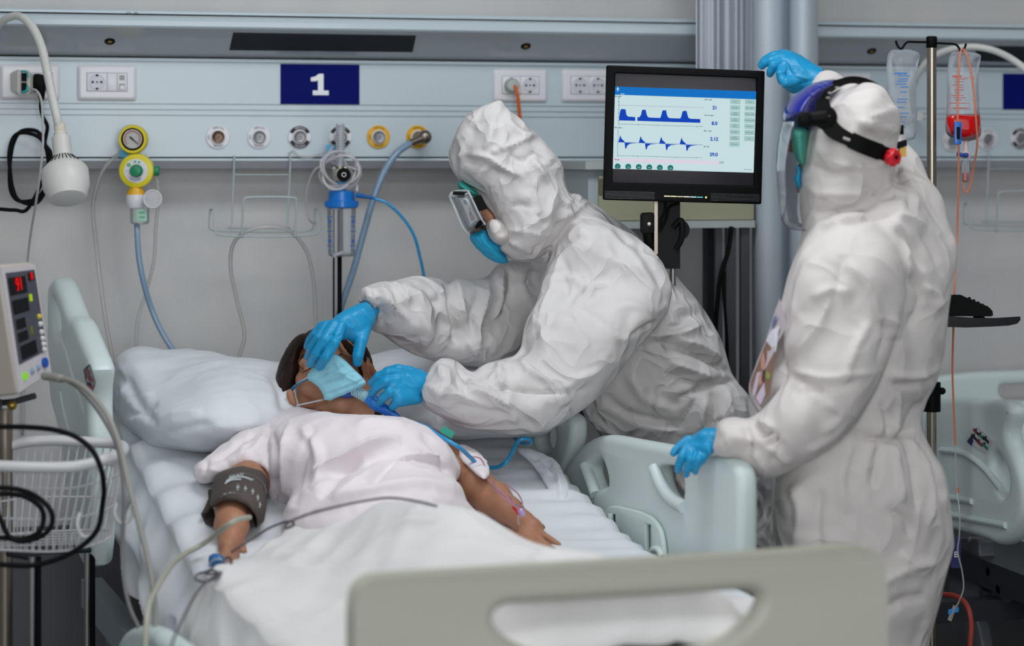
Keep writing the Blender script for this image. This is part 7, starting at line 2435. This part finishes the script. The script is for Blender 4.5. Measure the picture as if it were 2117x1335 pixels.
# face shield: crown guard, clear visor, headgear
fs = thing('face_shield', 'dark blue face shield with clear visor, black headband and red knob', 'face shield', P(1720, 300, 3.95))
v = Vox(1605, 1760, 150, 285, 3.82, 4.18, .0030, 4.0)
v.poly([(1618, 250), (1620, 228), (1630, 210), (1644, 196), (1662, 182), (1680, 172), (1705, 165), (1738, 163), (1730, 176), (1712, 192), (1698, 206), (1690, 225), (1688, 250), (1687, 267), (1662, 269), (1641, 264), (1635, 254)], 3.99, .125, .075, .004, 1)
grow('crown_guard', v, mat('guard_blue', '0a1a8c', .18, coat=.6), fs, [([(1676, 180), (1682, 210), (1684, 262)], 2.5, .003, 's')])
rows = []
for y, xn, xl in ((252, 1640, 1618), (280, 1634, 1612), (310, 1628, 1608), (345, 1624, 1606), (380, 1625, 1608), (410, 1626, 1611), (440, 1624, 1614), (460, 1628, 1618), (472, 1660, 1632)):
    row = []
    for t in np.linspace(0, 1, 22):
        a = math.pi * t
        x = xl + (xn - xl) * (1 - math.sin(a)) + (24 * max(0, t - .5) * 2)
        row.append(P(x, y, 3.885 + .21 * t))
    rows.append(row)
VV = np.array(rows)
V1 = VV.reshape(-1, 3)
mbs = MB()
nr_, nc = VV.shape[:2]
off_ = RT * .0012
fsF = [(i * nc + j, i * nc + j + 1, (i + 1) * nc + j + 1, (i + 1) * nc + j) for i in range(nr_ - 1) for j in range(nc - 1)]
n_ = len(V1)
rim_ = [j for j in range(nc)] + [i * nc + nc - 1 for i in range(1, nr_)] + [(nr_ - 1) * nc + j for j in range(nc - 2, -1, -1)] + [i * nc for i in range(nr_ - 2, 0, -1)]
mbs.add(list(V1) + list(V1 + off_), fsF + [tuple(x + n_ for x in f[::-1]) for f in fsF] + [(rim_[i], rim_[(i + 1) % len(rim_)], rim_[(i + 1) % len(rim_)] + n_, rim_[i] + n_) for i in range(len(rim_))])
mbs.build('visor', film('visor_clear', 'dbe4ec', .10, .05), fs, True)
MB().tube(spline([P(1639, 262, 3.884), P(1631, 298, 3.884), P(1624, 345, 3.884), P(1626, 405, 3.884), P(1623, 435, 3.884), P(1618, 455, 3.886), P(1632, 471, 3.888), P(1667, 476, 3.89)], 6), .0011, 7).build('visor_edge', mat('edge_purple', '4a3c58', .3), fs)
MB().tube(spline([P(1618, 250, 3.99), P(1608, 300, 3.99), P(1606, 350, 3.99), P(1610, 405, 3.99), P(1616, 455, 3.99)], 6), .0010, 7).build('visor_edge', mat('edge_grey', '6d7480', .3), fs)
hb_m = mat('headgear_black', '050405', .55, spec=.15)


def strap(name, pts, wd, m, parent=fs, th=.003):
    """flat band: (px, py, d) centre line, width in pixels at each point"""
    c = spline([(a, b, d, w) for (a, b, d), w in zip(pts, wd)], 6)
    rings = []
    for i in range(len(c)):
        t = c[min(i + 1, len(c) - 1)][:2] - c[max(i - 1, 0)][:2]
        t = t / np.linalg.norm(t)
        nrm = np.array([-t[1], t[0]]) * c[i][3] / 2
        x, y, d = c[i][:3]
        rings.append([P(x + nrm[0], y + nrm[1], d), P(x - nrm[0], y - nrm[1], d), P(x - nrm[0], y - nrm[1], d + th), P(x + nrm[0], y + nrm[1], d + th)])
    return MB().loft(rings).build(name, m, parent, 40)


hb1 = strap('headband', [(1700, 205, 3.873), (1706, 240, 3.870), (1722, 268, 3.868), (1755, 288, 3.868), (1790, 304, 3.872), (1820, 314, 3.885), (1846, 324, 3.905)], [26, 36, 34, 28, 30, 30, 28], hb_m)
strap('headband_pad', [(1758, 289, 3.864), (1785, 301, 3.867), (1822, 315, 3.880)], [34, 34, 34], black_rb)
for a, b_ in (((1743, 285), (1757, 290)),):
    MB().cyl(P(a[0], a[1], 3.862), P(b_[0], b_[1], 3.861), .0028, seg=8).build('band_slot', mat('slot_beige', 'a8a49a', .5), fs)
strap('top_strap', [(1700, 212, 3.878), (1712, 190, 3.885), (1732, 176, 3.91), (1760, 167, 3.95), (1795, 172, 3.99)], [20, 14, 12, 11, 12], hb_m)
strap('top_strap', [(1722, 172, 3.93), (1760, 162, 3.96), (1795, 168, 3.99), (1825, 185, 4.03), (1845, 210, 4.07), (1862, 245, 4.08)], [10, 9, 9, 6, 5, 5], hb_m)
for px, py in ((1716, 192), (1731, 181), (1712, 202)):
    MB().ball(P(px, py, 3.876), (.004, .001, .0025), 8, (RT, FW, UP)).build('strap_hole', mat('slot_beige', 'a8a49a', .5), fs)
MB().lathe(P(1663, 247, 3.872), -FW, [(-.02, .013), (0, .0145), (.010, .014), (.013, .010), (.014, .003)], 24).build('pivot_knob', black_rb, fs)
MB().lathe(P(1706, 243, 3.874), -FW, [(-.02, .020), (0, .022), (.006, .020), (.008, .012), (.009, .003)], 26).build('pivot_gear', black_rb, fs)
MB().ball(P(1714, 240, 3.864), .002, 8).build('pivot_rivet', dsteel, fs)
MB().cyl(P(1663, 247, 3.874), P(1706, 243, 3.876), .013, .016, 14).build('pivot_link', hb_m, fs)
kn = P(1845, 325, 3.894)
kx = unit(-FW * .8 + RT * .6)
kb = MB().lathe(kn, kx, [(-.008, .0135), (.006, .0140), (.010, .012), (.010, .005), (.008, .004)], 28).build('adjusting_knob', mat('knob_red', 'd6182a', .35), fs)
ku = unit(np.cross(kx, UP))
for k in range(8):
    a = k * math.pi / 4
    dr = ku * math.cos(a) + UP * math.sin(a)
    MB().ball(kn + kx * .001 + dr * .0135, (.0038, .0038, .0075), 10, (ku, UP, kx)).build('knob_lobe', MATS['knob_red'], kb)
MB().ball(kn + kx * .0095, .0038, 10).build('knob_centre', black_rb, kb)
MB().obox(P(1865, 314, 3.99), (RT, UP, FW), (.006, .009, .01)).build('yellow_buckle', yellow_m, fs)
MB().obox(P(1864, 298, 3.99), (unit(RT + UP * .3), UP, FW), (.008, .006, .012)).build('buckle', black_rb, fs)
MB().obox(P(1864, 268, 4.02), (RT, UP, FW), (.003, .009, .006)).build('buckle', black_rb, fs)
# teal cap and blue mask behind the visor
v = Vox(1630, 1685, 255, 355, 3.84, 4.14, .0030, 4.0)
v.poly([(1640, 264), (1672, 262), (1668, 300), (1664, 330), (1662, 345), (1650, 335), (1641, 315), (1638, 290)], 3.97, .07, .03, .003, 1)
grow('surgical_cap', v, mat('cap_green', '4fa894', .7), n2, [], [(30, .003, (1, 1, 1))])
v = Vox(1632, 1670, 330, 410, 3.84, 4.14, .0026, 4.0)
v.poly([(1646, 338), (1656, 345), (1655, 398), (1648, 385), (1640, 368), (1648, 360)], 3.97, .05, .02, .003, 1)
grow('face_mask', v, mask_d, n2, [], [(30, .002, (1, 1, 1))])
# printed picture taped to the chest of the suit
pc = [(1612, 617), (1603, 640), (1585, 700), (1566, 745), (1549, 792), (1553, 816), (1571, 850), (1580, 824), (1592, 816), (1603, 728), (1612, 690), (1628, 672)]
pcd = {i: 3.86 for i in range(12)}
pic = thing('taped_picture', "printed photo sheet taped to the front of the standing person's suit", 'picture', P(1585, 850, 3.84))


def picpt(x, y, o=0.):
    edge = (1612 - .36 * (y - 617))           # left silhouette of the chest
    t = min(max((x - edge) / 40, 0), 1.6)
    return P(x, y, 3.905 - .075 * t ** .5 * 1.0 - o)


def piece(name, pts, m, o=0.):
    p = np.array(pts, float)
    c = p.mean(0)
    V, Fc = [], []
    n = len(p)
    V = [picpt(*c, o)] + [picpt(x, y, o) for x, y in p]
    V2 = [q + FW * .0015 for q in V]
    Fc = [(0, i + 1, (i + 1) % n + 1) for i in range(n)]
    F2 = [tuple(k + n + 1 for k in f[::-1]) for f in Fc]
    Fs = [(i + 1, (i + 1) % n + 1, (i + 1) % n + n + 2, i + n + 2) for i in range(n)]
    return MB().add(V + V2, Fc + F2 + Fs).build(name, m, pic, False)


piece('picture_sheet', pc, mat('picture_pale', 'b9aeb4', .35))
piece('picture_background', [(1584, 706), (1603, 728), (1598, 770), (1591, 816), (1580, 824), (1572, 842), (1553, 812), (1551, 790), (1568, 748)], mat('picture_brown', '7c5c50', .5, var=(60, '8c7a66', .6), spec=.2), .0010)
piece('picture_face', [(1578, 726), (1582, 745), (1580, 765), (1574, 762), (1573, 742)], mat('picture_skin', 'c08a78', .4), .0018)
piece('picture_hair', [(1582, 765), (1580, 790), (1575, 788), (1576, 765)], mat('picture_dark', '453236', .4), .0022)
piece('picture_shirt', [(1565, 770), (1572, 768), (1566, 800), (1560, 822), (1555, 812)], mat('picture_lilac', 'c2b4c6', .4), .0018)
piece('picture_shirt', [(1580, 790), (1582, 815), (1572, 838), (1562, 822)], MATS['picture_lilac'], .0020)
piece('picture_neck', [(1572, 765), (1576, 790), (1570, 800), (1568, 780)], MATS['picture_skin'], .0022)
piece('picture_leaf', [(1584, 765), (1594, 775), (1590, 785), (1583, 780)], mat('picture_green', '8a9050', .5, spec=.2), .0018)
piece('picture_corner', [(1600, 655), (1606, 650), (1594, 682), (1592, 688), (1596, 668)], mat('picture_blue', '4468b0', .4), .0012)
piece('picture_border', [(1584, 703), (1596, 682), (1612, 672), (1610, 680), (1604, 728)], mat('picture_white', 'd8d6e0', .5), .0014)
